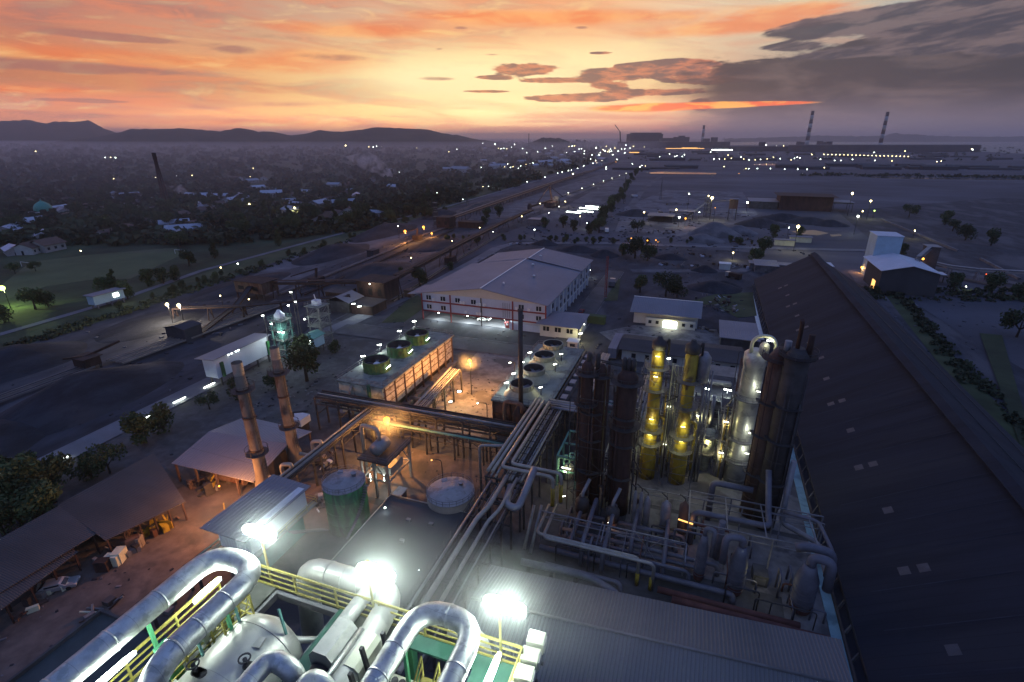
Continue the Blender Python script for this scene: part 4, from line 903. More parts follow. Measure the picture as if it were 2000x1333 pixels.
# two pipes that turn off the rack and drop at the right
for k_, (x0, xe) in enumerate(((-23.0, -17.6), (-22.0, -16.6))):
    MB().tube([(x0+1.0, 88.5, 10.3), (x0+1.0-3.2, 88.5, 10.3)] if 0 else [(x0-3.3+k_*.2, 88, 10.4), (x0-3.3+k_*.2, 64.6+k_*1.3, 10.4), (xe, 64.6+k_*1.3, 10.4), (xe, 64.6+k_*1.3, 4.8)], .3, 12, .9).build('loop_pipe', 'yellow_col' if 0 else 'pipe_pale', MAIN)
    MB().tube([(xe, 64.6+k_*1.3, 8.4), (xe, 64.6+k_*1.3, 5.0)], .33, 12).build('yellow_sleeve', 'yellow_col', MAIN)
for k_ in range(4):
    x = -17.0-k_*1.15
    MB().tube([(x, 65-k_*.4, 4.9-(k_ > 1)*.0), (x, 57.4+k_*.5, 4.9), (x+ (15.2 if k_ < 2 else 0)+k_*0.0+ (1.0 if k_ == 0 else 0), 57.4+k_*.5, 4.9), (x+(15.2 if k_ < 2 else 0)+(1.0 if k_ == 0 else 0), 57.4+k_*.5-.01, .2)], .26, 10, .9).build('low_pipe', 'pipe_pale', MAIN)
for x in (-1.0, -2.95): MB().tube([(x, 57.65 if x < -2 else 57.4, 2.2), (x, 57.65 if x < -2 else 57.4, .2)], .29, 10).build('yellow_sleeve', 'yellow_col', MAIN)
MB().tube([(-28.3, 74, 9.8), (-28.3, 71.2, 9.8), (-32.6, 70, 9.8), (-32.6, 70, 0)], .26, 10, .8).build('branch_pipe', 'pipe_grey', MAIN)
MB().tube([(-33.4, 84.4, 4), (-33.4, 84.4, 11), (-29.6, 84.4, 11), (-29.6, 84.4, 9)], .4, 10, .9).build('branch_pipe', 'rust_light', MAIN)
# near half, leading to the turbine platform
NEAR = rack('pipe_rack', 'nearest half of main pipe rack with two thick pale pipes', (-25.0, 62.4), (-25.0, 30), 5.2, 8.6,
     [(-2.3,.13,.2),(-1.6,.13,.1),(-.9,.13,.1),(1.6,.13,.1),(2.3,.13,.12),(2.0,-1.8,.2),(-1.8,-1.8,.16)], 4.2, zlow=4.6, colours=['pipe_grey','dark_steel'])
for x, r_ in ((.35, .36), (-1.4, .27)):
    X_ = -25.0 - x if 0 else -25.0+.1-x
    MB().tube([(X_+ .4, 63.2, 9.8), (X_+.4, 55.4, 9.8), (X_-.5, 53.6, 9.2), (X_-.5, 30, 9.2)], r_, 12, 1.2).build('pipe', 'pipe_pale', NEAR)
MB().tube([(-23.6, 61.6, 9.4), (-22.9, 57.4, 9.4), (-20.8, 56.9, 9.4), (-20.6, 59.5, 10.3), (-20.3, 63.4, 12.2)], .55, 14, 1.8).build('silencer_pipe', 'pipe_grey', NEAR)
rail(MB(), [(-27.8, 31, 8.8), (-27.8, 61.5, 8.8), (-29.4, 61.5, 8.8)]).build('railing', 'dark_steel', NEAR)
# pipes leaving to the right, toward the columns
t_ = thing('cross_pipes', 'four parallel pipes turning away behind the first rusty column', 'pipes', (-20, 90, 0))
for k_ in range(4):
    MB().tube([(-25.8+k_*.4, 90.2-k_*.9, 9.6), (-19.8+k_*.5, 90.2-k_*.9, 9.6), (-19.8+k_*.5, 118, 9.6)], .28 if k_ else .36, 10, 1.0).build('pipe', 'pipe_grey' if k_ % 2 else 'pipe_pale', t_)
for y in (92, 100, 108, 116):
    MB().bar((-20.2, y, 0), (-20.2, y, 9.2), .3).bar((-20.2, y, 9.2), (-17.6, y, 9.2), .25).bar((-17.8, y, 0), (-17.8, y, 9.2), .3).build('support', 'dark_steel', t_)
t_ = rack('pipe_rack', 'short lit pipe rack ending at the far sodium lamp', (-54.2, 104), (-52.6, 83), 3.0, 6.2,
     [(-1.2,.13,.28),(-.5,.13,.14),(0,.13,.14),(.5,.13,.1),(1.1,.13,.18)], 5, colours=['pipe_pale','pipe_grey'])
for k_ in range(3):
    y = 88+k_*4; MB().tube([(-62.4, y, 1.0), (-58.6, y, 1.0), (-58.6, y, 1.6)], .5, 12, .5).build('pump_pipe', 'pipe_pale', t_)
    MB().box(-59.4, -57.6, y-.6, y+.6, 0, .9).build('pump', 'rust_light', t_)

# ------------------------------------------------------------------ tall columns
def col(label, x, y, prof, m, name='column', rings=(), ladder=None, ringm='grey_steel', cat='column', n_=26, head=None):
    t_ = thing(name, label, cat, (x, y, 0)); MB().lathe(x, y, prof, n_).build('shell', m, t_)
    def rad(z):
        for (z0, r0), (z1, r1) in zip(prof, prof[1:]):
            if z0 <= z <= z1: return r0+(r1-r0)*(z-z0)/max(1e-6, z1-z0)
        return prof[-1][1]
    for z in rings:
        r_ = rad(z)+.02; f = MB().ring(x, y, z, r_, r_+1.0, .1, 20, 140, 440).build('platform', ringm, t_)
        b = MB()
        for k_ in range(14):
            a = R(140+300*k_/13); b.bar((x+(r_+1)*math.cos(a), y+(r_+1)*math.sin(a), z), (x+(r_+1)*math.cos(a), y+(r_+1)*math.sin(a), z+1.1), .05)
        b.ring(x, y, z+1.08, r_+.97, r_+1.03, .05, 20, 140, 440).ring(x, y, z+.55, r_+.97, r_+1.03, .04, 20, 140, 440); b.build('railing', ringm, f)
    if ladder:
        a = R(ladder); b = MB(); h = prof[-1][0]-1; r_ = max(q[1] for q in prof)+.25; lx, ly = x+r_*math.cos(a), y+r_*math.sin(a)
        for k_ in range(int(h/.7)): b.bar((lx-.2, ly, .7*k_), (lx+.2, ly, .7*k_), .04)
        b.bar((lx-.22, ly, 0), (lx-.22, ly, h), .06); b.bar((lx+.22, ly, 0), (lx+.22, ly, h), .06)
        for k_ in range(int(h/2)): b.ring(lx, ly-.3, 2*k_+1, .36, .40, .05, 8)
        b.build('ladder', ringm, t_)
    b = MB()
    for (z0, r0), (z1, r1) in zip(prof, prof[1:]):
        if z1-z0 > 3:
            for k_ in range(int((z1-z0)/3)): zz = z0+3*k_+1; b.ring(x, y, zz, rad(zz)-.01, rad(zz)+.05, .12, 24)
    b.build('seam', m, t_)
    return t_
def tall_pipe(par, x, y, z0, z1, r_, m):
    return MB().tube([(x, y, z0), (x, y, z1)], r_, 10).build('pipe', m, par)
a_ = col('left shaft of first pair of dark rusty columns', -14.5, 72.6, [(0,1.0),(4,1.0),(4.2,.95),(26.6,.95),(27.4,.5)], 'rust', rings=(25.4, 20), ladder=200, ringm='dark_steel')
tall_pipe(a_, -15.6, 71.9, 5, 26, .14, 'rust')
a2 = col('right shaft of first pair of dark rusty columns', -12.5, 73.4, [(0,.95),(26,.95),(26.8,.5)], 'rust', rings=(25,), ringm='dark_steel')
tall_pipe(a2, -11.2, 73, 4, 27, .22, 'rust')
a3 = col('broad dark rusty column between first pair and yellow columns', -8.2, 72.9, [(0,1.75),(3,1.6),(25.6,1.6),(26.6,.9)], 'rust', rings=(24.8, 17), ladder=210, ringm='dark_steel')
for dx in (-.7, 0, .7): MB().lathe(-8.2+dx, 73.2, [(26, .4), (28.2, .4), (28.6, .2)], 10).build('valve_pot', 'dark_steel', a3)
for dx in (-.8, .6): MB().lathe(-13.6+dx, 73, [(26.4, .4), (28.4, .4), (28.8, .2)], 10).build('valve_pot', 'dark_steel', a2)
MB().tube([(-12.6, 73.2, 27.6), (-8.4, 73.2, 27.2)], .12, 8).tube([(-12.6, 73.9, 27.0), (-8.4, 73.9, 26.6)], .12, 8).build('link_pipe', 'dark_steel', a2)
for x, y, lb in ((-13.6, 68.8, 'squat orange based pot below the first rusty column pair'), (-8.4, 68.0, 'squat orange based pot below the broad rusty column')):
    t_ = thing('burner_pot', lb, 'vessel', (x, y, 0))
    MB().lathe(x, y, [(0, .9), (1.9, 1.05)], 16).build('brick_base', 'rust_light', t_); MB().lathe(x, y, [(1.9, 1.15), (3.8, 1.15), (4.6, .5)], 16).build('shell', 'dark_steel', t_)
    MB().tube([(x, y, 4.4), (x, y, 5.2), (x+.8, y+1.5, 7.2)], .3, 10, .5).build('duct', 'pipe_grey', t_)
YP = [(0,1.5),(6.2,1.45),(6.6,1.2),(13,1.2),(13.4,1.1),(25.6,1.1),(26.4,.5)]
y1 = col('left yellow distillation column glowing under four lamps', -4.6, 84.2, YP, 'yellow_col', rings=(7.6, 10.4, 18.6, 22.8), ladder=225, name='yellow_column')
y2 = col('right yellow distillation column with lamps only near its base', .9, 84.4, YP, 'yellow_col', rings=(7.0, 10.0, 16, 21), ladder=225, name='yellow_column')
for c_, x, y, zs in ((y1, -4.6, 84.2, (9.6, 12.8, 21.2, 25.0)), (y2, .9, 84.4, (9.2, 12.2))):
    for z in zs:
        light(c_, (x+.1, y-1.85, z+.5), 190, (1, .97, .42), .12)
        MB().tube([(x-.35, y-1.65, z+.5), (x+.35, y-1.65, z+.5)], .05, 6).build('tube_lamp', 'g_lime', c_)
for c_, x in ((y1, -4.6), (y2, .9)):
    MB().tube([(x+2.2, 84.6, 3), (x+2.2, 84.6, 12.6), (x+1.2, 84.6, 13)], .28, 10, .5).build('riser', 'yellow_col', c_)
    for dx in (2.7, 3.2, 3.7): MB().tube([(x+dx, 85.4, 0), (x+dx, 85.4, 23)], .16, 8).build('riser', 'pipe_grey', c_)
    MB().lathe(x, 84.3, [(26.2, .5), (26.3, 1.25), (27.6, 1.25), (28.0, .6), (28.6, .35)], 16).tube([(x+.9,84.3,26.8),(x+1.6,84.3,28.4),(x+1.6,84.6,25)], .2, 8, .5).build('condenser', 'dark_steel', c_)
MB().lathe(3.0, 85, [(20.5, .3), (21, 1.1), (25.4, 1.1), (26.4, .4)], 16).build('cooler', 'pipe_grey', y2)
s_ = col('broad silver grey column with lit crown beside the darkest columns', 11.2, 88.4, [(0,1.95),(4.6,1.85),(23.6,1.75),(24.2,1.9),(25.8,1.9),(26.6,1.0)], 'silver_matt', rings=(5.0, 9.4, 17.6), ladder=150, name='silver_column', n_=32)
mat('silver_col', (.08, .08, .088), .6, var=.25, scale=.5, metal=.3, stretch=(1, 1, .25), patch=(.16, .13, .12), patch_scale=.4)
s_.children[0].data.materials[0] = M['silver_col']
b = MB(); b.tube([(10.2, 87.6, 26.0), (10.2, 87.6, 28.4), (11.2, 87.2, 29.6), (13, 87, 29.6), (13.8, 87.2, 28.4), (13.8, 87.6, 24.8)], .3, 10, 1.0); b.build('crown_pipe', 'fan_beige', s_)
MB().lathe(12.2, 87.6, [(26.2, .8), (27.8, .8), (28.4, .3)], 14).build('pot', 'silver_matt', s_)
MB().tube([(12.2, 86.7, 29.0), (13.2, 86.7, 29.0)], .07, 6).build('tube_lamp', 'g_white', s_)
light(s_, (12.4, 86, 28.6), 90, LIME, .15)
for z in (7.2, 11.4, 19.6):
    light(s_, (12.2, 85.6, z+.3), 130, (.95, 1, .8), .12); MB().tube([(12.0, 86.1, z+.3), (12.6, 86.1, z+.3)], .05, 6).build('tube_lamp', 'g_strip', s_)
for dx, m_ in ((-2.6, 'rust_light'), (2.7, 'pipe_grey'), (3.1, 'rust_light')): tall_pipe(s_, 11.6+dx, 87.6, 2, 25, .2, m_)
d1 = col('left shaft of the darkest and tallest column pair, reddish', 13.4, 79.2, [(0,1.65),(29.4,1.5),(30.8,.7)], 'rust_light', rings=(29,), ringm='dark_steel', name='tall_column')
mat('rust_dim', (.060, .030, .026), .85, var=.4, scale=.5, stretch=(1, 1, .3)); d1.children[0].data.materials[0] = M['rust_dim']
d2 = col('right shaft of darkest and tallest column pair, nearly black', 15.3, 77.2, [(0,1.75),(30.4,1.7),(31.8,.8)], 'dark_steel', rings=(30.6,), ringm='dark_steel', name='tall_column')
mat('soot_steel', (.022, .015, .016), .85, var=.35, scale=.5, stretch=(1, 1, .3)); d2.children[0].data.materials[0] = M['soot_steel']
MB().tube([(15.0, 77.0, 31.2), (15.0, 77.0, 35.4), (14.8, 76.6, 36.2)], .3, 10).build('vent_pipe', 'rust', d2)
MB().tube([(16.6, 77.2, 30.4), (16.6, 77.2, 34)], .42, 10).build('vent_pipe', 'rust', d2)
MB().tube([(14, 78.6, 30.2), (14, 78.6, 32.2)], .5, 12).build('valve_pot', 'pipe_grey', d1)
MB().tube([(17.5, 75.6, 14), (17.5, 75.2, 2.6), (22.4, 72, 2.6), (22.4, 66, 2.6)], .42, 10, 1.2).build('downpipe', 'pipe_grey', d2)
v_ = col('short vessel lit white green between yellow and silver columns', 5.6, 90, [(0,.9),(3.4,.9),(3.6,1.2),(8.2,1.2),(9,.4)], 'fan_beige', rings=(4.4, 8), name='lit_vessel', cat='vessel')
light(v_, (5.6, 88.2, 6.8), 170, LIME, .15); MB().tube([(5.3, 88.6, 7.4), (5.9, 88.6, 7.4)], .05, 6).build('tube_lamp', 'g_lime', v_)
def cage(par, x, y, hw, z0, z1, st=2.6, m='grey_steel'):
    b = MB()
    for sx_, sy_ in ((-1,-1),(1,-1),(1,1),(-1,1)): b.bar((x+sx_*hw, y+sy_*hw, z0), (x+sx_*hw, y+sy_*hw, z1), .12)
    z = z0+st; i = 0
    while z <= z1:
        for s_ in (-1, 1): b.bar((x-hw, y+s_*hw, z), (x+hw, y+s_*hw, z), .08); b.bar((x+s_*hw, y-hw, z), (x+s_*hw, y+hw, z), .08)
        b.bar((x-hw, y-hw, z-st) if i % 2 else (x+hw, y-hw, z-st), (x+hw, y-hw, z) if i % 2 else (x-hw, y-hw, z), .06)
        z += st; i += 1
    return b.build('scaffold', m, par)
rq = random.Random(41)
def pipework(par, x0, x1, y0, y1, z1, n_, mats=('grey_steel','pipe_grey','dark_steel','fan_beige')):
    for k_ in range(n_):
        x, y, z = rq.uniform(x0,x1), rq.uniform(y0,y1), rq.uniform(3,z1); r_ = rq.choice((.06,.09,.12,.18))
        MB().tube([(x,y,0),(x,y,z),(x+rq.uniform(-1.6,1.6),y,z),(x+rq.uniform(-1.6,1.6),y+.01,z-rq.uniform(.5,3))], r_, 6, .3).build('pipe', rq.choice(mats), par)
pipework(y1, -7.0, -6.2, 83, 86, 24, 5); pipework(y1, -2.6, -1.6, 84, 87, 25, 7); pipework(y2, 2.8, 4.2, 84, 88, 25, 9); pipework(y2, -1.4, -.6, 84, 87, 24, 5)
pipework(s_, 8.4, 9.4, 86, 90, 26, 6); pipework(s_, 14, 15, 86, 90, 24, 5); pipework(a3, -11, -9.8, 72, 76, 24, 6, ('rust','dark_steel')); pipework(a3, -6.2, -5.6, 72, 76, 20, 4, ('rust','dark_steel')); pipework(v_, 3.6, 8, 90, 93, 10, 12)
cage(y1, -4.6, 84.2, 2.4, 0, 23.5, 3.2); cage(y2, .9, 84.4, 2.4, 0, 22, 3.2); cage(v_, 5.6, 90, 2.0, 0, 9); cage(a2, -13.6, 73.2, 3.0, 0, 22, 4.4, 'dark_steel')
# steel gallery with horizontal exchangers between the columns
t_ = thing('exchanger_gallery', 'lit steel gallery with horizontal exchangers behind yellow columns', 'structure', (6, 104, 0))
for x in (1.8, 6, 10.4):
    for y in (98, 110): MB().bar((x, y, 0), (x, y, 11), .35).build('post', 'grey_steel', t_)
for z in (4.5, 8.2, 11):
    f = MB().box(1.4, 10.8, 97.6, 110.4, z, z+.14).build('deck', 'concrete_dark', t_)
    rail(MB(), [(1.4,97.6,z+.14),(10.8,97.6,z+.14),(10.8,110.4,z+.14)]).build('railing', 'fan_beige', f)
for y, z, r_ in ((99.2, 9.4, .8), (101.6, 9.3, .7), (99.4, 5.6, .75), (104.6, 12.0, .6)):
    MB().tube([(2.6,y,z),(2.8,y,z),(9.4,y,z),(9.6,y,z)], [r_*.5,r_,r_,r_*.5], 16).build('exchanger', 'pipe_pale', t_)
MB().tube([(6.2, 97.2, 12.6), (6.2, 97.2, 4.6)], .4, 10).build('riser', 'pipe_grey', t_)
for x, y in ((4.6, 98.6), (8.6, 99.4)):
    MB().tube([(x-.7, y, 13.2), (x+.7, y, 13.1)], .1, 6).build('tube_lamp', 'g_white', t_); light(t_, (x, y-.3, 12.8), 260, WHITE, .2)
    MB().bar((x, y, 11), (x, y, 13.1), .07).build('lamp_post', 'grey_steel', t_)
light(t_, (5.5, 96.6, 7), 120, LIME, .2)
rack('pipe_rack', 'low grey pipe rack behind the first rusty column pair', (-19, 96), (-4, 96), 3.0, 7.5, [(-1,.13,.3),(-.3,.13,.2),(.5,.13,.3),(1.1,.13,.2),(-.8,-2.2,.3),(.4,-2.2,.3)], 4, zlow=3.5, colours=['pipe_grey','teal'])
rack('pipe_rack', 'upright ladder-like rack between broad rusty column and left yellow column', (-7.4, 86), (-7.4, 110), 3.0, 8.5, [(-1,.13,.3),(-.3,.13,.2),(.5,.13,.3),(1.1,.13,.2)], 4, zlow=4, colours=['pipe_pale','pipe_grey'])
t_ = thing('steel_bay', 'dark steel bay with one tube lamp right of main pipe rack', 'structure', (-17, 80, 0))
for x in (-20, -16.6): 
    for y in (76, 80.5, 85): MB().bar((x, y, 0), (x, y, 6.5), .3).build('post', 'teal', t_)
b = MB()
for y in (76, 80.5, 85): b.bar((-20,y,6.5),(-16.6,y,6.5),.3); b.bar((-20,y,3.4),(-16.6,y,3.4),.25)
for x in (-20, -16.6): b.bar((x,76,6.5),(x,85,6.5),.3)
b.build('beam', 'teal', t_)
MB().tube([(-19.2, 76.4, 3.9), (-17.6, 76.4, 3.9)], .08, 6).build('tube_lamp', 'g_strip', t_); light(t_, (-18.4, 75.8, 3.6), 260, LIME, .2)
for k_ in range(5): MB().tube([(-20+k_*.8, 77+k_, .2), (-20+k_*.8, 77+k_, 5.6), (-17, 77+k_, 5.6)], .18, 8, .5).build('pipe', 'teal', t_)
MB().lathe(-18.6, 79, [(0, 1.0), (2.6, 1.0), (3.2, .3)], 16).build('pot', 'fan_beige', t_)

def gallery(label, x0, x1, y0, y1, zs, m='grey_steel', lamps=()):
    t = thing('access_gallery', label, 'structure', ((x0+x1)/2, (y0+y1)/2, 0)); n_ = max(1, round((x1-x0)/3.2))
    for i in range(n_+1):
        for y in (y0, y1): MB().bar((x0+(x1-x0)*i/n_, y, 0), (x0+(x1-x0)*i/n_, y, zs[-1]+1), .2).build('post', m, t)
    b = MB()
    for i in range(n_):
        xa, xb = x0+(x1-x0)*i/n_, x0+(x1-x0)*(i+1)/n_
        for z0, z1 in zip((0,)+tuple(zs), zs): b.bar((xa, y0, z0), (xb, y0, z1), .08); b.bar((xb, y0, z0), (xa, y0, z1), .08)
    b.build('bracing', m, t)
    for z in zs:
        f = MB().box(x0-.3, x1+.3, y0-.3, y1+.3, z, z+.1).build('deck', 'concrete_dark', t)
        rail(MB(), [(x0-.3,y1+.3,z+.1),(x0-.3,y0-.3,z+.1),(x1+.3,y0-.3,z+.1),(x1+.3,y1+.3,z+.1)]).build('railing', 'fan_beige', f)
        for k_ in range(3):
            x = rq.uniform(x0+.8, x1-.8); MB().tube([(x-.7,y0+1,z+.8),(x-.5,y0+1,z+.8),(x+.5,y0+1,z+.8),(x+.7,y0+1,z+.8)], [.2,.4,.4,.2], 12).build('drum', rq.choice(('pipe_pale','pipe_grey','tank_wall')), t)
            x = rq.uniform(x0, x1); MB().tube([(x,y0-.4,max(0,z-4)),(x,y0-.4,z+1.6)], .12, 8).build('pipe', rq.choice(('pipe_pale','pipe_grey','yellow_col')), t)
    for x, z in lamps:
        MB().tube([(x-.4,y0-.5,z),(x+.4,y0-.5,z)], .06, 6).build('tube_lamp', 'g_strip', t); light(t, (x, y0-.9, z-.1), 150, LIME, .15)
    return t
gallery('tall lit access gallery filling gap between the two yellow columns', -3.0, -.7, 86.4, 90, (4, 8, 12, 16, 20), lamps=((-1.8, 6.6), (-1.8, 14.6)))
gallery('lit access gallery between right yellow column and small lit vessel', 2.6, 4.4, 87.6, 92, (3.6, 7.2, 10.8, 14.4), lamps=((3.4, 5.6), (3.4, 13)))
gallery('lit access gallery between small vessel and silver column', 7.4, 9.0, 88.4, 94, (3.4, 6.8, 10.2, 13.6), lamps=((8.2, 5.6), (8.2, 12.2)))
gallery('dark access gallery left of the left yellow column', -10.6, -7.4, 84, 88, (4.4, 8.8, 13.2), 'dark_steel', lamps=((-9, 7.6),))
gallery('low dark gallery right of the first rusty column pair', -11.2, -10.0, 76, 84, (3.6, 7.2), 'dark_steel')
# ------------------------------------------------------------------ process frame in front of the columns
t_ = thing('process_frame', 'pale steel frame on tall posts spanning the pipe yard', 'structure', (-2, 66, 0))
for x0, x1, y, z in ((-18.6, 3.2, 61.6, 6.0), (3.0, 22.6, 73.6, 6.4), (3.2, 20.4, 64.8, 7.4), (-6.0, 22.6, 72.4, 6.0)):
    k_ = max(2, int((x1-x0)/5)); b = MB()
    b.bar((x0,y,z),(x1,y,z),.16); b.bar((x0,y,z-1.1),(x1,y,z-1.1),.1)
    for i in range(k_+1):
        x = x0+(x1-x0)*i/k_; b.bar((x,y,0),(x,y,z),.18)
        if i < k_ and i % 2 == 0: b.bar((x,y,z-1.1),(x+(x1-x0)/k_,y,z),.08)
    b.build('portal', 'pipe_grey', t_)
b = MB()
for x in (3.2, 8.6, 13.8, 20.4): b.bar((x,64.8,7.4),(x,73.6,6.4),.16)
for x in (-18.6, -8.6, 3.2): b.bar((x,58.6,5.4),(x,61.6,6.0),.12)
b.bar((-4.4,62,0),(0.2,62,6),.1); b.bar((.2,62,0),(-4.4,62,6),.1)
b.build('cross_beam', 'pipe_grey', t_)
mat('pipe_dim', (.13, .13, .165), .6, var=.25, scale=.6, metal=.2)
mat('duct_red', (.11, .045, .04), .8, var=.35, scale=.5)
t_ = thing('yard_pipes', 'bundle of long low grey pipes in the dark pipe yard', 'pipes', (-6, 60, 0))
for y, z, r_, x0, x1 in ((63.6,1.6,.35,-16,8),(62.8,1.0,.3,-16,6),(60.4,2.2,.3,-18,4),(59.2,1.2,.42,-18,10),(55.6,1.8,.35,-16,-5),(66.4,1.0,.3,-14,2),(68,1.6,.3,-12,3)):
    MB().tube([(x0,y,z),(x1,y,z),(x1,y-.5,.1)], r_, 10, .9).build('pipe', 'pipe_dim', t_)
for x, y0, y1, z in ((-11.4,58.4,70,4.0),(-8.2,58,70,3.6),(-13.6,60,70,2.2),(-4.6,62,72,3.0),(.4,60,71,2.8)):
    MB().tube([(x,y0,.4),(x,y0+1,z),(x,y1,z),(x,y1,0)], .34, 10, 1.0).build('pipe', 'pipe_dim', t_)
t_ = thing('yard_duct', 'reddish brown duct lying just beyond the ribbed roof edge', 'duct', (-6, 52.4, 0))
MB().tube([(-19,53.4,3.4),(-9,53.8,3.4),(-4.6,52,3.4),(-4.6,51,1)], .5, 12, 1.6).build('duct', 'pipe_dim', t_)
for k_ in range(4): MB().box(-18+k_*3.4, -17.5+k_*3.4, 52.8, 54.2, 0, 3).build('saddle', 'dark_steel', t_)
for y, z, r_, x0, x1, m_ in ((54.8,2.0,.6,2,21,'duct_red'),(53.2,1.2,.5,4,20.5,'duct_red'),(56.6,1.4,.45,0,18,'duct_red')):
    tag(MB().tube([(x0,y,z),(x1,y,z)], r_, 12).build('header_duct', m_), {54.8:'thick reddish header duct, middle of three beyond the roof edge',53.2:'reddish header duct lying closest to ribbed roof edge',56.6:'reddish header duct below the upright vessels'}[y], 'duct')
# upright drums near the back of the pipe yard
for k_, (x, y, h, r_) in enumerate(((-3.2,70.6,5.2,.55),(-.2,70.2,5.4,.8),(2.6,70.8,5.4,.8),(-5.2,70.4,6.0,.35),(-4.2,70.4,6.0,.35))):
    t_ = thing('drum', ('slender grey drum, left of the three thick ones','grey upright drum standing below left yellow column','pinkish upright drum standing below right yellow column','thin tall grey tube at far left of the drums','thin tall grey tube second from left among the drums')[k_], 'drum', (x, y, 0))
    MB().lathe(x, y, [(0,r_*.7),(.4,r_),(h,r_),(h+.4,r_*.5),(h+.9,r_*.2)], 14).build('shell', 'rust_light' if k_ == 2 else 'pipe_grey', t_)
    MB().tube([(x, y, h+.8), (x, y, h+1.3), (x-.9, y+.8, h+1.4)], .12, 8).build('pipe', 'dark_steel', t_)
# big inverted-U vessels
def hook(label, x, y, h, r_, side, reach, m='pipe_dim', drop=4.2):
    t_ = thing('hooked_vessel', label, 'vessel', (x, y, 0))
    MB().lathe(x, y, [(0,r_*.5),(.6,r_*.85),(1.3,r_),(h*.72,r_),(h*.86,r_*.72),(h,r_*.5)], 22).build('shell', m, t_)
    MB().lathe(x, y, [(.55,r_*.86),(1.2,r_*1.01),(1.9,r_*1.012)], 22, cap=False).build('rusty_foot', 'duct_red', t_)
    MB().tube([(x,y,h-.2),(x,y,h+1.3),(x+side*reach,y-.4,h+1.5),(x+side*reach,y-.9,h+1.5-drop)], r_*.42, 14, 1.1).build('hook_pipe', m, t_)
    b = MB()
    for k_ in range(5): b.ring(x, y, 1.5+k_*(h*.7-1.5)/5, r_-.01, r_+.05, .1, 22)
    b.build('seam', m, t_); return t_
hook('slim hooked vessel left of three in the pipe yard', 5.4, 61.4, 8.4, .75, 1, 1.2)
hook('middle and widest-hooked vessel of three in the pipe yard', 10.2, 60.6, 8.6, 1.15, -1, 2.2)
hook('big hooked vessel at right end near the pale channel', 18.6, 60.4, 8.2, 1.45, 1, 2.2)
t_ = thing('hook_pipe', 'thick hanging pipe bend overhanging the right side pad', 'pipe', (20, 64, 0))
MB().tube([(17.2,63.4,8.0),(18.6,63.4,8.6),(21.8,63.6,8.2),(21.8,63.2,4.4)], .62, 14, 1.2).build('bend', 'pipe_dim', t_)
MB().tube([(16.9,72.6,6.6),(21.6,72.0,6.6),(22.4,66,6.6),(22.2,63.4,6.6)], .3, 10, 1.0).build('run', 'pipe_dim', t_)
t_ = thing('hook_pipe', 'long thick pipe running right across below the tall columns', 'pipe', (10, 68, 0))
MB().tube([(4.0,68.6,0),(4.0,68.6,6.4),(14.6,68.4,6.6),(14.6,70.6,6.7),(14.2,75.0,12)], .45, 12, 1.0).build('run', 'pipe_dim', t_)
MB().tube([(8.0,66.6,0),(8.0,66.6,7.2)], .5, 12).build('riser', 'pipe_dim', t_); MB().tube([(6.6,75.4,0),(6.6,75.4,7.6),(12.6,75.2,7.6)], .5, 12, .9).build('riser', 'pipe_dim', t_)
t_ = thing('cable_tray', 'grey cabinet with faint green white light under the hooked vessels', 'cabinet', (14, 65, 0))
MB().box(12.8, 14.8, 63, 65.4, 0, 2.0).build('cabinet', 'concrete_dark', t_); MB().box(13.1, 14.5, 62.9, 63, .6, 1.6).build('panel', 'grey_steel', t_)
light(t_, (13.8, 61.4, 3.4), 60, LIME, .2)
rr = random.Random(3); t_ = thing('yard_tubes', 'tangle of thin dark pipes between the hooked vessels', 'pipes', (10, 58, 0))
for k_ in range(34):
    x = rr.uniform(-16, 21); y = rr.uniform(57.5, 70); z = rr.uniform(.8, 4.5); l = rr.uniform(1.5, 6); r_ = rr.uniform(.08, .2)
    if rr.random() < .5: pts = [(x,y,0),(x,y,z),(min(21.5, x+l),y,z),(min(21.5, x+l),y,0)]
    else: pts = [(x,y,0),(x,y,z),(x,min(71,y+l),z),(x,min(71,y+l),0)]
    MB().tube(pts, r_, 6, .4).build('pipe', rr.choice(['pipe_dim','duct_red','dark_steel','pipe_dim']), t_)
t_ = thing('yard_lamp', 'orange glowing tube lamp under pipes between upright drums', 'lamp', (2.6, 68.6, 3))
MB().tube([(1.8,68.2,4.6),(4.0,67.8,4.6)], .12, 8).build('tube_lamp', 'g_strip_o', t_); light(t_, (2.9, 67.6, 4.6), 60, SODIUM, .2); MB().bar((2.6,68.2,0),(2.6,68.2,4.6),.1).build('post', 'dark_steel', t_)

for par, cx, cy, hh2, mm in ((d2, 15.3, 77.2, 30, 'dark_steel'), (d1, 13.4, 79.2, 29, 'rust'), (a3, -8.2, 72.9, 25, 'rust'), (a2, -13.5, 73, 25, 'rust')):
    for k_ in range(5):
        a = rq.uniform(3.4, 6.0); r_ = 1.95; MB().tube([(cx+r_*math.cos(a), cy+r_*math.sin(a), rq.uniform(0, 6)), (cx+r_*math.cos(a), cy+r_*math.sin(a), hh2-rq.uniform(0, 9))], rq.choice((.07,.1,.15)), 6).build('pipe', mm, par)
    for z in (hh2*.3, hh2*.55, hh2*.75): MB().ring(cx, cy, z, 1.7, 2.3, .1, 14, 170, 330).build('platform', 'dark_steel', par)
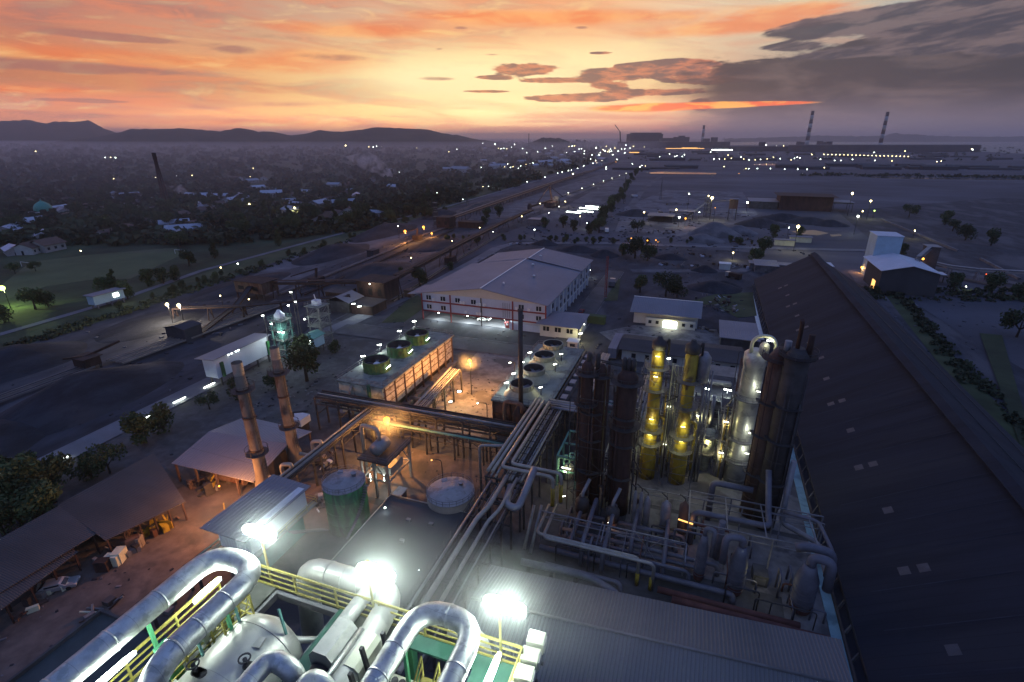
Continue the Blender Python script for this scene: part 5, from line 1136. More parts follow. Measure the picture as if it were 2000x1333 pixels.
# ------------------------------------------------------------------ elevated platform in the foreground
ZD = 38.0
t_ = thing('platform', 'brightly lit high steel platform carrying the silver pipes in the foreground', 'platform', (-13, 8, 0))
PLAT = t_
mat('deck_plate', (.075, .078, .07), .75, var=.3, scale=1.2, patch=(.035, .036, .032), patch_scale=.8, panel=[(0, 1.2, .02), (1, 1.2, .02)])
MB().box(-21.4, -5.2, -8, 14.9, 33.4, 33.6).build('lower_deck', 'deck_plate', t_)
for k_, (x0, x1, y0, y1, m_) in enumerate(((-15.0,-13.9,9.2,15.0,'green_deck'),(-13.9,-12.4,13.6,15.0,'deck_plate'),(-12.4,-10.9,9,15.0,'deck_plate'),(-10.9,-5.2,-8,10.4,'deck_plate'),(-7.4,-5.2,10.4,15.0,'green_deck'),(-12.4,-5.2,14.2,15.0,'green_deck'),(-20.3,-19.0,-8,15.0,'deck_plate'),(-13.9,-12.4,9,11.6,'deck_plate'))):
    MB().box(x0+.003*k_, x1-.003*k_, y0, y1, ZD-.14, ZD-.003*k_).build('floor_plate', m_, t_)
b = MB()
for x in (-21.2, -18.95, -15.05, -10.9, -5.3): b.box(x-.1, x+.1, -8, 14.95, ZD-.55, ZD-.15)
for y in (14.85, 11.2, 7.4, 3): b.box(-21.3, -5.2, y-.1, y+.1, ZD-.56, ZD-.16)
b.build('girder', 'grey_steel', t_)
for x in (-21.2, -15.05, -10.9, -5.3):
    for y in (14.7, 7.4, 0, -7): MB().box(x-.2, x+.2, y-.2, y+.2, 0, ZD-.5).build('column', 'green_beam', t_)
def yrail(pts, name='railing', z=ZD, m='yellow', h=1.25, w_=.085):
    b = MB()
    for p, q in zip(pts, pts[1:]):
        P = Vector((*p, z)); Q = Vector((*q, z)); k_ = max(1, round((Q-P).length/2.3))
        for i in range(k_+1): c_ = P.lerp(Q, i/k_); b.bar(c_, c_+Vector((0,0,h)), w_)
        for f_, ww in ((1.0, .15), (.68, .07), (.38, .07), (.06, .12)): b.bar(P+Vector((0,0,h*f_)), Q+Vector((0,0,h*f_)), .06, ww)
    return b.build(name, m, t_)
yrail([(-20.2, 14.95), (-12.6, 14.95)]); yrail([(-12.6, 14.95), (-5.3, 14.95)]); yrail([(-5.3, 14.95), (-5.3, 6)])
yrail([(-19.1, 3), (-19.1, 12.4)], m='yellow'); yrail([(-10.9, 8.6), (-10.9, 13.4)], m='dark_steel', h=1.3); yrail([(-15.0, 3), (-15.0, 8)], m='yellow')
yrail([(-21.2, 2), (-21.2, 13.6)])
MB().box(-19.05, -18.97, 4, 12.6, ZD-.12, ZD+.14).build('kick_plate', 'yellow', t_)
MB().box(-19.9, -19.4, 9.4, 10.0, 33.6, ZD+1.9).build('green_post', 'green_beam', t_); MB().box(-19.1, -18.8, 6.4, 6.9, 33.6, ZD-.4).build('green_post', 'green_beam', t_)
# access frame of rails beside the big vessel
b = MB()
for x, y in ((-18.9, 12.7), (-18.0, 12.7), (-18.9, 11.2), (-18.0, 11.2)): b.bar((x,y,ZD),(x,y,ZD+2.2),.07)
for z in (.9, 1.5, 2.2): b.bar((-18.9,12.7,ZD+z),(-18,12.7,ZD+z),.06); b.bar((-18.9,11.2,ZD+z),(-18.9,12.7,ZD+z),.06); b.bar((-18,11.2,ZD+z),(-18,12.7,ZD+z),.06)
b.bar((-18.9,12.7,ZD),(-18,12.7,ZD+2.2),.05); b.build('access_frame', 'yellow', t_)
# stair inside the right-hand loop
b = MB()
for k_ in range(16): b.box(-8.9+.0, -8.2, 12.4-.26*k_, 12.62-.26*k_, ZD+.9-.24*k_, ZD+.94-.24*k_)
for x in (-8.95, -8.15):
    b.bar((x,12.7,ZD+.9),(x,8.4,ZD-3.1),.06,.16); b.bar((x,12.7,ZD+2.0),(x,8.4,ZD-2.0),.06); b.bar((x,12.7,ZD+1.5),(x,8.4,ZD-2.5),.04)
    for k_ in range(5): b.bar((x,12.7-k_*1.05,ZD+.9-k_*.98),(x,12.7-k_*1.05,ZD+2.0-k_*.98),.06)
b.build('stair', 'yellow', t_)

def big_pipe(label, pts, r_, bend, m='silver', flanges=(), supports=()):
    t = thing('steam_pipe', label, 'pipe', pts[0])
    b = MB().tube(pts, r_, 26, bend)
    for p, ax in flanges:
        p = Vector(p); d = Vector(ax); b.tube([p-d*.035, p+d*.035], r_+.022, 26)
    b.build('pipe', m, t)
    b = MB()
    for p in supports: b.bar((p[0], p[1], ZD), (p[0], p[1], p[2]-r_*.8), .14)
    if supports: b.build('support', 'green_beam', t)
    return t
Y_, X_ = (0,1,0), (1,0,0)
big_pipe('long silver steam pipe looping back at the left edge of platform', [(-20.8,-6,41),(-20.8,13.55,41),(-18.0,13.55,41),(-18.0,8.3,41),(-18.4,7.6,38.6),(-18.4,7.4,36)], .51, 1.25,
         flanges=[((-20.8,y,41),Y_) for y in (-2,1,4,6.5,8.6,10.7)]+[((-18,y,41),Y_) for y in (11.6,10.2,9.2)], supports=[(-20.8,10,41),(-20.8,5,41),(-18,11.5,41)])
big_pipe('small silver hoop pipe rising over the big vessel', [(-14.2,-4,40.6),(-14.2,10.2,40.9),(-13.1,10.2,40.6),(-12.9,10.0,37)], .40, .8, flanges=[((-14.2,y,40.8),Y_) for y in (5,7,8.6)])
big_pipe('short silver elbow pipe at the bottom edge right of small hoop', [(-12.2,-4,40.6),(-12.2,10.2,40.7),(-11.5,10.2,40.2),(-11.4,9.8,37)], .38, .6)
big_pipe('wide silver U shaped pipe loop at right of platform', [(-9.65,-6,41),(-9.65,14.1,41),(-6.95,14.1,41),(-6.95,-6,41)], .46, 1.3,
         flanges=[((-9.65,y,41),Y_) for y in (3,6,8,9.4,10.8,12)]+[((-6.95,y,41),Y_) for y in (12,10.4,8.8,6)]+[((-8.3,14.1,41),X_)], supports=[(-9.65,12.6,41),(-6.95,11.6,41)])
t5 = big_pipe('fat dull pipe lying across behind the yellow railing', [(-18.2,15.9,34),(-18.2,16.3,38.4),(-12.6,16.3,38.5),(-12.2,12.6,38.5),(-12.6,8,38.2)], .60, 1.2, 'silver_matt',
         flanges=[((x,16.3,38.45),X_) for x in (-16.6,-15.6,-14.6)])
MB().tube([(-13.7,16.2,38.9),(-13.7,13.0,38.9)], .38, 20).build('branch', 'silver_matt', t5)
# big vessel
t_ = thing('deaerator', 'huge pale horizontal vessel with domed end', 'vessel', (-17.0, 5, 36))
mat('vessel_skin', (.50, .50, .45), .42, var=.14, scale=1.0, metal=.35, patch=(.38, .38, .35), patch_scale=.6, panel=[(1, 2.3, .012)])
R_ = 1.95; b = MB()
prof = [(-4, R_), (12.0, R_)]+[(12.0+1.15*math.sin(a), R_*math.cos(a)) for a in [math.pi/2*i/10 for i in range(1, 11)]]
base = len(b.v)
for y, r_ in prof:
    for k_ in range(44):
        th = 2*math.pi*k_/44; b.v.append((-17.0+r_*math.cos(th), y, 37.7+r_*math.sin(th)))
for i in range(len(prof)-1):
    for k_ in range(44): b.f.append((base+i*44+k_, base+i*44+(k_+1)%44, base+(i+1)*44+(k_+1)%44, base+(i+1)*44+k_)); b.sm.append(True)
b.build('shell', 'vessel_skin', t_)
b = MB()
for y in (11.9, 8.6, 5.4): b.tube([(-17,y-.02,37.7),(-17,y+.02,37.7)], R_+.02, 44)
b.build('band', 'vessel_skin', t_)
MB().cbox((-16.3, 11.3, 39.42), .55, .5, .12, .2).build('hatch', 'silver_matt', t_)
for x, y, z in ((-16.0, 10.4, 39.3), (-17.6, 9.4, 39.55)):
    v = MB(); v.tube([(x,y,z-.1),(x,y,z+.45)], .09, 8); v.ring(x, y, z+.45, .2, .26, .05, 14)
    for k_ in range(4): v.ring(x+.15+.1*k_, y-.05, z+.16, .08, .2, .04, 12)
    v.build('relief_valve', 'dark_steel', t_)
MB().tube([(-16.2,8.9,39.5),(-15.6,9.8,39.3),(-15.2,9.6,38.6),(-15.1,9.4,37)], .07, 6, .3).build('small_pipe', 'silver_matt', t_)
MB().tube([(-18.6,12.8,38.6),(-16.6,12.9,38.8),(-16.0,12.6,38.2),(-14.4,13.8,37.4)], .16, 10, .5).build('small_pipe', 'silver_matt', t_)
# smaller vessels under the left loop
for k_, (x, y0, y1, z, r_, lb) in enumerate(((-19.75, 6, 9.3, 36.9, .72, 'white domed tank end under the left pipe loop, farther one'), (-19.7, 2, 6.9, 37.0, .8, 'white domed tank end under left pipe loop, nearer one'))):
    t_ = thing('small_vessel', lb, 'vessel', (x, y0, z-r_))
    MB().tube([(x,y0,z),(x,y1,z)]+[(x,y1+r_*.7*math.sin(a),z) for a in (.4,.8,1.2,1.5)], [r_,r_]+[r_*math.cos(a) for a in (.4,.8,1.2,1.5)], 24).build('shell', 'fan_beige', t_)
    MB().tube([(x,y1-.5,z+r_-.05),(x,y1-.5,z+r_+.5)], .08, 8).build('nozzle', 'dark_steel', t_)
# insulated boxes
t_ = thing('filter_housing', 'grey sheet metal housing with chamfered edges right of big vessel', 'housing', (-13.3, 12.6, ZD))
b = MB(); pr = [(-13.95,ZD),(-12.75,ZD),(-12.75,39.2),(-13.0,39.55),(-13.7,39.55),(-13.95,39.2)]
b.v = [(x,11.7,z) for x, z in pr]+[(x,13.5,z) for x, z in pr]; b.f = [tuple(range(6)), tuple(reversed(range(6,12)))]+[((i+1)%6, i, 6+i, 6+(i+1)%6) for i in range(6)]; b.sm = [False]*8
b.build('casing', 'silver_matt', t_); MB().tube([(-13.35,11.75,38.6),(-13.35,10.9,38.3),(-13.3,10.4,37.2)], .5, 18, .5).build('outlet', 'dark_steel', t_)
t_ = thing('filter_housing', 'smaller crumpled pale box beside long bright tube', 'housing', (-12.0, 12.6, ZD))
b = MB(); pr = [(-12.5,ZD),(-11.6,ZD),(-11.6,38.85),(-11.8,39.05),(-12.3,39.1),(-12.5,38.8)]
b.v = [(x,11.9,z) for x, z in pr]+[(x,13.6,z) for x, z in pr]; b.f = [tuple(range(6)), tuple(reversed(range(6,12)))]+[((i+1)%6, i, 6+i, 6+(i+1)%6) for i in range(6)]; b.sm = [False]*8
b.build('casing', 'fan_beige', t_)
tag(MB().tube([(-12.62,8,39.1),(-12.6,13.6,39.1)], .12, 12).build('chrome_pipe', 'silver'), 'straight slim shiny tube between the two metal housings', 'pipe')
t_ = thing('turbine_casing', 'pinkish beige horizontal vessel inside the right silver loop', 'vessel', (-9.2, 11.6, 37))
MB().tube([(-11.2,11.9,37.4),(-11.0,11.9,37.4),(-8.6,11.9,37.4),(-7.7,11.9,37.4),(-7.3,11.9,37.4)], [1.0,1.15,1.15,.7,.5], 26).build('casing', 'tank_wall', t_)
t_.children[0].data.materials[0] = M['fan_beige']
b = MB()
for k_ in range(4): b.lathe(-10.3+k_*.35, 12.1, [(38.4,.09),(38.8,.09),(38.85,.15),(38.95,.15)], 8)
b.build('stud', 'dark_steel', t_); MB().box(-11, -8.4, 12.55, 12.62, 38.2, 38.28).build('strap', 'yellow', t_)
for k_ in range(5):
    y = 15.9-.86*k_
    t_ = thing('cabinet', 'white box cabinet, %s along platform right edge' % ('farthest','second farthest','middle one','second nearest','nearest')[k_], 'cabinet', (-5.0, y, 38.2))
    MB().cbox((-4.95, y, 38.3), .78, .66, .62, .06).build('casing', 'fan_beige', t_); MB().cbox((-4.52, y, 38.36), .05, .5, .5, .06).build('door', 'silver_matt', t_)
    MB().bar((-4.95,y,37.2),(-4.95,y,38.3),.14).bar((-5.4,y,37.3),(-4.6,y,37.3),.12).build('bracket', 'dark_steel', t_)
tag(MB().tube([(-5.0,17,37.2),(-5.0,5,37.2)], .13, 10).build('cable_conduit', 'silver_matt'), 'grey conduit running beneath the white cabinets', 'conduit')
t_ = thing('duct_pipe', 'rounded silver duct end standing beyond right railing', 'duct', (-8, 15.6, 34))
MB().tube([(-9.2,15.6,38.0),(-7.6,15.6,38.2),(-7.2,15.5,36.5),(-7.2,15.5,33)], .32, 14, .5).build('duct', 'silver_matt', t_)
for k_ in range(4):
    tag(MB().tube([(-8.6+.0*k_,13.4-.16*k_,38.14),(-6.0,13.4-.16*k_,38.14)], .04, 6).build('cable', 'fan_beige'), 'thin pale cables crossing green floor inside the right loop', 'cable', 'thin cables on the platform floor')
# valves and clutter
rr = random.Random(11)
for k_, (x, y, z, lb) in enumerate(((-18.55, 10.4, 37.9, 'dark valve cluster between left loop and vessel, far'), (-18.8, 8.9, 37.9, 'bluish valve cluster left of big vessel'), (-19.5, 6.6, 38.4, 'hand wheel valve with yellow stem below left pipe'), (-14.75, 9.6, 38.1, 'spiky valve tree right of big vessel'), (-11.2, 11.2, 38.0, 'dark valve group at bottom centre'), (-10.6, 9.9, 38, 'foil wrapped valves under right loop'), (-14.4, 8.6, 38, 'rusty valve block behind the small hoop'), (-12.0, 10.8, 38, 'small orange topped pump by short elbow'))):
    t_ = thing('valve', lb, 'valve', (x, y, z))
    b = MB()
    for j in range(7):
        dx, dy = rr.uniform(-.35,.35), rr.uniform(-.5,.5); h = rr.uniform(.3,.9); b.tube([(x+dx,y+dy,z-.4),(x+dx,y+dy,z+h)], rr.uniform(.03,.09), 7)
        if j < 4: b.tube([(x+dx-.3,y+dy,z+h*.5),(x+dx+.3,y+dy+rr.uniform(-.2,.2),z+h*.5)], rr.uniform(.04,.1), 7)
    b.build('body', rr.choice(['dark_steel','grey_steel','silver_matt']), t_)
    w_ = MB(); a_x, a_y = x+rr.uniform(-.2,.2), y+rr.uniform(-.2,.2)
    w_.ring(a_x, a_y, z+1.0, .2, .25, .04, 14).bar((a_x-.22,a_y,z+1.02),(a_x+.22,a_y,z+1.02),.03).bar((a_x,a_y-.22,z+1.02),(a_x,a_y+.22,z+1.02),.03).tube([(a_x,a_y,z),(a_x,a_y,z+1.02)], .03, 6)
    w_.build('hand_wheel', 'yellow' if k_ == 2 else ('rust_light' if k_ == 7 else 'dark_steel'), t_)
for k_ in range(14):
    y = 5+k_*.62
    PLAT_c = MB().tube([(-18.7+.12*(k_ % 3),y,37.5),(-18.7+.12*(k_ % 3),y+.5,37.5)], .05, 6)
b = MB()
for x, y0, y1, z in ((-18.75,3,12.5,37.3),(-18.95,3,9,37.0),(-19.6,3,12,37.6),(-15.0,6,9.5,38.5),(-11.0,6,12,38.6)): b.tube([(x,y0,z),(x,y1,z)], .07, 8)
b.build('service_pipe', 'fan_beige', PLAT)
for x, y in ((-11.35,12.3),(-11.1,11.2),(-10.9,13.2)): MB().bar((x,y,ZD),(x-.25,y,ZD+1.9),.16).build('stanchion', 'dark_steel', PLAT)
# lamps
def flood(label, p, q, post=None, e=300, r_=.30, col=WHITE, beam=None):
    P, Q = Vector(p), Vector(q); c_ = (P+Q)/2
    t = thing('flood_lamp', label, 'lamp', post if post else (c_.x, c_.y, c_.z-.4))
    d = (Q-P).normalized()
    L_ = (Q-P).length; MB().tube([P+d*(L_*.5*(1-math.cos(math.pi*i/10))) for i in range(11)], [max(.02, r_*math.sin(math.pi*i/10)**.55) for i in range(11)], 16).build('diffuser', 'g_flood', t)  # lamp tube, swollen on the big floods to take in its glare
    MB().bar(P-Vector((0,0,r_+.02)), Q-Vector((0,0,r_+.02)), .1, .04).build('bracket', 'grey_steel', t)
    if post: MB().tube([post, (post[0], post[1], c_.z), (c_.x, c_.y, c_.z)], .06, 8, .2).build('post', 'yellow', t)
    for f_ in (.15, .85):
        light(t, P.lerp(Q, f_)+Vector((0,0,-r_-.15)), e/2, col, .25)
    if beam: light(t, c_+Vector((0,r_+.2,-.1)), beam[0], col, .3, 80, beam[1])
    return t
flood('blazing long floodlight above the left end of yellow railing', (-19.9,14.7,41.9), (-18.0,14.7,41.9), (-19.3,15.0,ZD), beam=(7000, (-52,46,4)))
flood('blazing long floodlight over the fat dull pipe', (-13.0,14.4,41.9), (-11.1,14.4,41.9), (-12.9,14.9,ZD), beam=(1200, (-34,46,3)))
flood('blazing long floodlight in front of the ribbed roof', (-6.9,14.6,41.9), (-5.0,14.6,41.9), (-6.3,14.9,ZD), beam=(5000, (-12,44,8)))
flood('bright tube light inside the left silver loop', (-20.0,11.5,40.3), (-20.0,13.0,40.3), None, 300, .13)
flood('bright tube light under the left silver pipe near the bottom edge', (-20.0,6.2,40.4), (-20.0,8.9,40.4), None, 300, .12)
flood('bright tube light on the right edge of platform', (-5.95,11.6,39.9), (-5.95,14.0,39.9), None, 260, .14)

for k_, (x, y, sx_, sy_, lb) in enumerate(((-19.35,11.2,.55,.7,'small white box beside tube light in left loop, near'),(-19.3,12.9,.6,.6,'small white box at far corner inside left loop'),(-19.3,12.1,.5,.5,'rounded white motor between the two small boxes'))):
    t_ = thing('instrument_box', lb, 'box', (x, y, 38.6))
    if k_ < 2: MB().cbox((x,y,38.7), sx_, sy_, .5, .1).build('casing', 'fan_beige', t_)
    else: MB().tube([(x,y-.4,39.0),(x,y-.35,39.0),(x,y+.35,39.0),(x,y+.4,39.0)], [.15,.28,.28,.15], 16).build('casing', 'fan_beige', t_)
    MB().bar((x,y,ZD),(x,y,38.75),.1).build('stand', 'grey_steel', t_)
b = MB()
for y in (4, 5.6, 7.2, 8.8, 10.4, 12): b.bar((-20.3,y,ZD-.3),(-19.0,y,ZD-.3),.08); b.bar((-19.0,y,37.4),(-18.7,y,38.9),.06)
b.build('bracing', 'dark_steel', PLAT)
for k_ in range(7):
    x = -20.2+k_*.02; MB().tube([(-19.5+.09*k_,2,37.45),(-19.5+.09*k_,12.6,37.45)], .035, 6).build('conduit', 'grey_steel', PLAT)
for x, y in ((-17.9,11.9),(-18.2,10.2),(-15.6,12.2)): MB().bar((x,y,39.2),(x-.1,y,40.7),.09).build('hanger', 'teal', PLAT)
# ------------------------------------------------------------------ trees
def crown_mesh(seed, h, w_, leaves, size, kind='round'):
    r_ = random.Random(seed); b = MB(); blobs = []
    nb = 7 if kind == 'round' else 9
    for i in range(nb):
        if kind == 'cone': f_ = i/(nb-1); blobs.append((Vector((r_.uniform(-.12,.12)*w_, r_.uniform(-.12,.12)*w_, h*(.16+.76*f_))), w_*(.42*(1-f_)+.08)))
        elif kind == 'wide': a = r_.uniform(0, 6.28); blobs.append((Vector((math.cos(a)*w_*.33, math.sin(a)*w_*.33, h*r_.uniform(.5,.85))), w_*r_.uniform(.2,.3)))
        else: a = r_.uniform(0, 6.28); q = r_.uniform(.05,.3); blobs.append((Vector((math.cos(a)*w_*q, math.sin(a)*w_*q, h*r_.uniform(.24,.82))), w_*r_.uniform(.22,.33)))
    for i in range(leaves):
        c_, rad = r_.choice(blobs); d = Vector((r_.gauss(0,1), r_.gauss(0,1), r_.gauss(0,1)*.8)).normalized()
        p = c_ + d*rad*(r_.random()**.35); p.z = max(p.z, h*.08)
        n1 = Vector((r_.gauss(0,1), r_.gauss(0,1), r_.gauss(0,1))).normalized(); a1 = n1.orthogonal().normalized(); a2 = n1.cross(a1); s_ = size*r_.uniform(.6,1.4)
        b.add([p-a1*s_, p+a2*s_*.6, p+a1*s_, p-a2*s_*.6], [(0,1,2,3)])
    return b, blobs
def make_tree(seed, h, w_, leaves, size, kind, label):
    b, blobs = crown_mesh(seed, h, w_, leaves, size, kind)
    t = thing('tree', label, 'tree', (0,0,0)); b.build('crown', 'leaf', t)
    tr = MB().tube([(0,0,-.3),(.1,.05,h*.3),(0,.1,h*.62)], [h*.035+.08, h*.025+.06, h*.012+.03], 7)
    for c_, rad in blobs[:5]: tr.tube([(0,0,h*.3), tuple(c_)], [h*.014+.03, .03], 5)
    tr.build('trunk', 'bark', t); return t
TL = 'leafy tree in the dark tree belt between field and houses'
protos = [make_tree(1,9,8,1500,.40,'round',TL), make_tree(2,12,9,1700,.44,'round',TL), make_tree(3,7,7,1200,.36,'round',TL), make_tree(4,13,6,1300,.40,'cone',TL), make_tree(5,10,11,1500,.42,'wide',TL), make_tree(6,8,9,1500,.38,'round',TL)]
used = set()
def tree(px, py, k_, sc, label, group=None):
    p = at(px, py, 0); pr = protos[k_]
    if k_ not in used:
        used.add(k_); pr.location = p; pr.rotation_euler = (0,0,rnd.uniform(0,6)); pr.scale = (sc,)*3; pr['label'] = label
        if group: pr['group'] = group
        return pr
    t = dup(pr, p, rnd.uniform(0,6.28), sc, label, group)
    if not group and 'group' in t: del t['group']
    return t
EXTRA = 1
# single trees one can point at
for a in ((600,745,1,1.0,'big tree behind the farther rusty chimney'),(590,700,5,.9,'rounded tree beyond the farther chimney top'),(283,865,0,.85,'bushy tree at the road beside left workshop roof'),(322,845,2,.9,'small tree next to bushy roadside tree'),
          (60,985,1,.9,'big dark tree at left edge behind workshop roofs'),(20,1010,1,.9,'dark tree at far left edge behind near workshop'),(105,960,5,.9,'lit green tree beside the striped pole'),(30,960,0,.8,'low dark tree left of striped pole'),
          (85,1000,1,.7,'tallest tree in left edge clump'),(45,1030,5,.8,'broad tree in left edge clump by roof'),(0,980,0,.9,'tree cut by the frame in left edge clump'),(90,1030,0,.9,'low tree touching the near workshop roof'),(10,1050,1,.65,'dark tree lowest in left edge clump'),(60,935,2,.8,'bush right at foot of striped pole'),(180,935,2,.7,'small tree behind the middle of workshop roof'),(215,925,4,.55,'palm-like tree behind workshop roof'),(410,800,4,.4,'little bare sapling left of the nearer chimney'),(655,690,2,.55,'yellowish bush on the dirt road bend'),(540,760,5,.6,'bush between chimneys and pump skid'),(470,780,2,.8,'green tree behind nearer chimney'),
          (228,575,3,.85,'pointed tree in middle of left field row'),(250,585,1,.75,'broad tree beside pointed field tree'),(290,560,0,.9,'tree in the field row right of pointed tree'),(320,555,0,.8,'second tree in field row right of pointed tree'),(370,520,1,.8,'tall tree by the ditch beyond the field'),(345,548,2,.9,'low tree between field row and ditch'),
          (70,605,1,.85,'broad tree right of greenish yard lamp'),(30,535,4,.5,'small tree at left edge of the playing field'),(70,530,4,.45,'tiny tree standing at near corner of playing field'),(95,600,5,.8,'leafy tree below the lit hut path'),(10,630,2,.9,'tree at the left edge near greenish lamp'),(205,570,5,.8,'rounded tree left of pointed field tree'),
          (420,505,3,.8,'slim dark cypress beyond the ditch'),(545,480,3,.8,'slim tree at edge of north coal yard'),(820,560,1,.85,'big tree behind left corner of white hall'),(785,540,2,.6,'small shrub left of white hall corner'),(880,528,2,.6,'bush beside road behind white hall'),
          (1250,572,1,.75,'tree left behind long white building'),(1300,580,4,.95,'spreading tree behind the long white building'),(1322,582,5,.85,'rounded tree touching spreading tree behind white building'),(1240,505,1,1.15,'very large dark tree beyond the white hall'),(1265,510,5,1.1,'large dark tree touching the biggest tree'),(1215,500,0,.8,'shrub at left foot of biggest tree'),
          (1490,500,1,1.0,'dark tree at far end of coal shed'),(1475,512,5,.9,'dark low tree left of coal shed gable'),(1510,465,0,1.0,'tree beside the dazzling far floodlight'),(1560,465,0,.9,'tree right below dazzling far floodlight'),(1245,455,4,.8,'thin tree in the pale far yard'),(1000,560-60,2,.3,'tiny shrub behind the hall roof'),
          (1775,425,4,1.0,'first of five trees along the right plain'),(1845,440,0,1.2,'second of five trees along right plain'),(1860,452,1,.8,'third of five trees along right plain'),(1885,470,5,1.3,'fourth of five trees along the right plain'),(1935,480,1,1.0,'last of five trees along the right plain'),
          (1710,575,2,.5,'shrub in front of the dark plant shed'),(1735,572,2,.5,'second shrub in front of dark plant shed'),(1860,570,0,.9,'dark tree under curved conveyor'),(1935,575,1,.9,'large dark tree under curved conveyor, right'),(1990,585,5,.9,'dark tree under curved conveyor at right edge'),(1760,500,0,.8,'tree behind the twin plant sheds'),(1985,660,4,.9,'lone spreading tree at right edge'),
          (1100,445,1,.9,'lit tree below reclaimer lamps'),(1120,452,0,.9,'tree right of reclaimer lamps'),(1170,455,1,1.0,'yellow lit tree at end of tree row'),(1150,458,2,1.0,'lit bush at end of tree row'),(1065,446,0,.9,'dark tree below the reclaimer'),(975,425,1,1.0,'dark tree between conveyor and reclaimer'),(950,428,0,1.0,'dark tree left between conveyor and reclaimer'),(945,440,2,.9,'bush left of reclaimer yard')):
    tree(*a)
# the row from the reclaimer lamps toward the horizon
for k_ in range(22):
    f_ = (k_/21)**.8; px = 1160+90*f_+rnd.uniform(-7,7); py = 452-115*f_+rnd.uniform(-2,3)
    tree(px, py, rnd.choice((0,1,5,2)), rnd.uniform(.8,1.2), 'leafy tree in the long dark row beside the reclaim yard', 'trees in the row beside the reclaim yard')
for k_ in range(34):
    px = rnd.uniform(860, 1480); py = 470-((px-860)/620)*-6+rnd.uniform(-5,5)
    tree(px, py, rnd.choice((2,2,0)), rnd.uniform(.3,.55), 'low bush in the hedge line behind the white hall', 'bushes along the far road')
n_ind = 0
bush_lab = 'low bush on the verge between yard road and coal ground'
for k_ in range(40):
    y = rnd.uniform(60, 420); x = -201-(y-60)*.05+rnd.uniform(-5,5)
    t = dup(protos[2], (x, y, -.3), rnd.uniform(0,6), rnd.uniform(.3,.6), bush_lab, 'bushes along the yard verge')
zone = []
rz = random.Random(21)
while len(zone) < 125:
    px = rz.uniform(0, 940); py = rz.uniform(385, 500)
    lim = 500-.115*max(0, px-300) if px > 330 else 470
    if py > lim - rz.uniform(0, 20): continue
    zone.append((px, py))
zone.sort(key=lambda q: -q[1])
for px, py in zone: tree(px, py, rz.choice((0,1,1,5,3,4)), rz.uniform(.75,1.25), TL, 'trees in the dark belt left of the coal yard')
# far woodland: one mass
wb = MB(); rz = random.Random(5)
def clump(x, y, s_, nq):
    for i in range(nq):
        a = rz.uniform(0,6.28); e = rz.random()**.5; p = Vector((x+math.cos(a)*s_*e, y+math.sin(a)*s_*e, s_*rz.uniform(.25,1.0)*(1.15-e*.6)))
        n1 = Vector((rz.gauss(0,1), rz.gauss(0,1), rz.gauss(0,1)+.6)).normalized(); a1 = n1.orthogonal().normalized(); a2 = n1.cross(a1); q = s_*rz.uniform(.22,.42)
        wb.add([p-a1*q, p+a2*q, p+a1*q, p-a2*q], [(0,1,2,3)])
for i in range(3900):
    px = rz.uniform(-40, 1180); py = 281+217*(rz.random()**1.5)
    lim = 505-.105*max(0, px-200)
    if px > 740: lim = min(lim, 440-(px-740)*.285)
    if py > lim: continue
    if px < 420 and py > 478: continue
    p = at(px, py, 0); d = p.length
    clump(p.x, p.y, (4.2+.0034*d)*rz.uniform(.7,1.3), 34 if d < 900 else 18)
tag(wb.build('woodland', 'leaf_far', loc=(0,0,0)), kind='stuff')
wb = MB()
for i in range(420):
    px = rz.uniform(1225, 2040); py = 290+26*rz.random()**1.5
    if rz.random() < .35: px = rz.uniform(1560, 2040); py = 343+(px-1560)*.012+rz.uniform(-1.5,1.5)
    p = at(px, py, 0); clump(p.x, p.y, (3+.0012*p.length)*rz.uniform(.7,1.3), 12)
for (a, b_, n_) in (((68,60),(80,250),150),((70,150),(82,262),60)):
    for i in range(n_):
        f_ = rz.random(); clump(a[0]+(b_[0]-a[0])*f_+rz.uniform(-1.6,1.6), a[1]+(b_[1]-a[1])*f_, rz.uniform(.8,1.7), 22)
for i in range(160):
    px = rz.uniform(1640, 2010); py = rz.uniform(560,585)+max(0,(px-1640))*.02; p = at(px, py, 0); clump(p.x, p.y, rz.uniform(.8,2.2), 18)
for i in range(260):
    px = rz.uniform(0, 800); py = 690-.32*px+rz.uniform(-10,4); p = at(px, py, 0); clump(p.x, p.y, rz.uniform(.8,1.6), 18)
tag(wb.build('scrubland', 'leaf_far', loc=(0,0,0)), kind='stuff')

# ------------------------------------------------------------------ village
def make_house(k_, L_, wd, h, rm, lb):
    t = thing('house', lb, 'house', (0,0,0)); MB().house_y(-wd/2, wd/2, -L_/2, L_/2, h, h+wd*.22).build('wall', 'house_wall', t)
    MB().gable_y(-wd/2-.7, wd/2+.7, -L_/2-.6, L_/2+.6, h, h+wd*.26+.1).build('roof', rm, t)
    w_ = MB()
    for y in (-L_/3, 0, L_/3):
        for s_ in (-1,1): w_.box(s_*wd/2-.04, s_*wd/2+.04, y-.6, y+.6, 1.1, 2.3)
    w_.box(-.5, .5, -L_/2-.04, -L_/2+.04, 0, 2.1); w_.build('window', 'window', t); return t
HL = 'small village house with dark tiled roof among the trees'
hp = [make_house(0, 12, 8, 3.2, 'house_roof', HL), make_house(1, 18, 9, 3.6, 'house_tin', HL), make_house(2, 10, 9, 3.4, 'house_roof', HL), make_house(3, 30, 12, 5, 'house_tin', HL)]
hused = set()
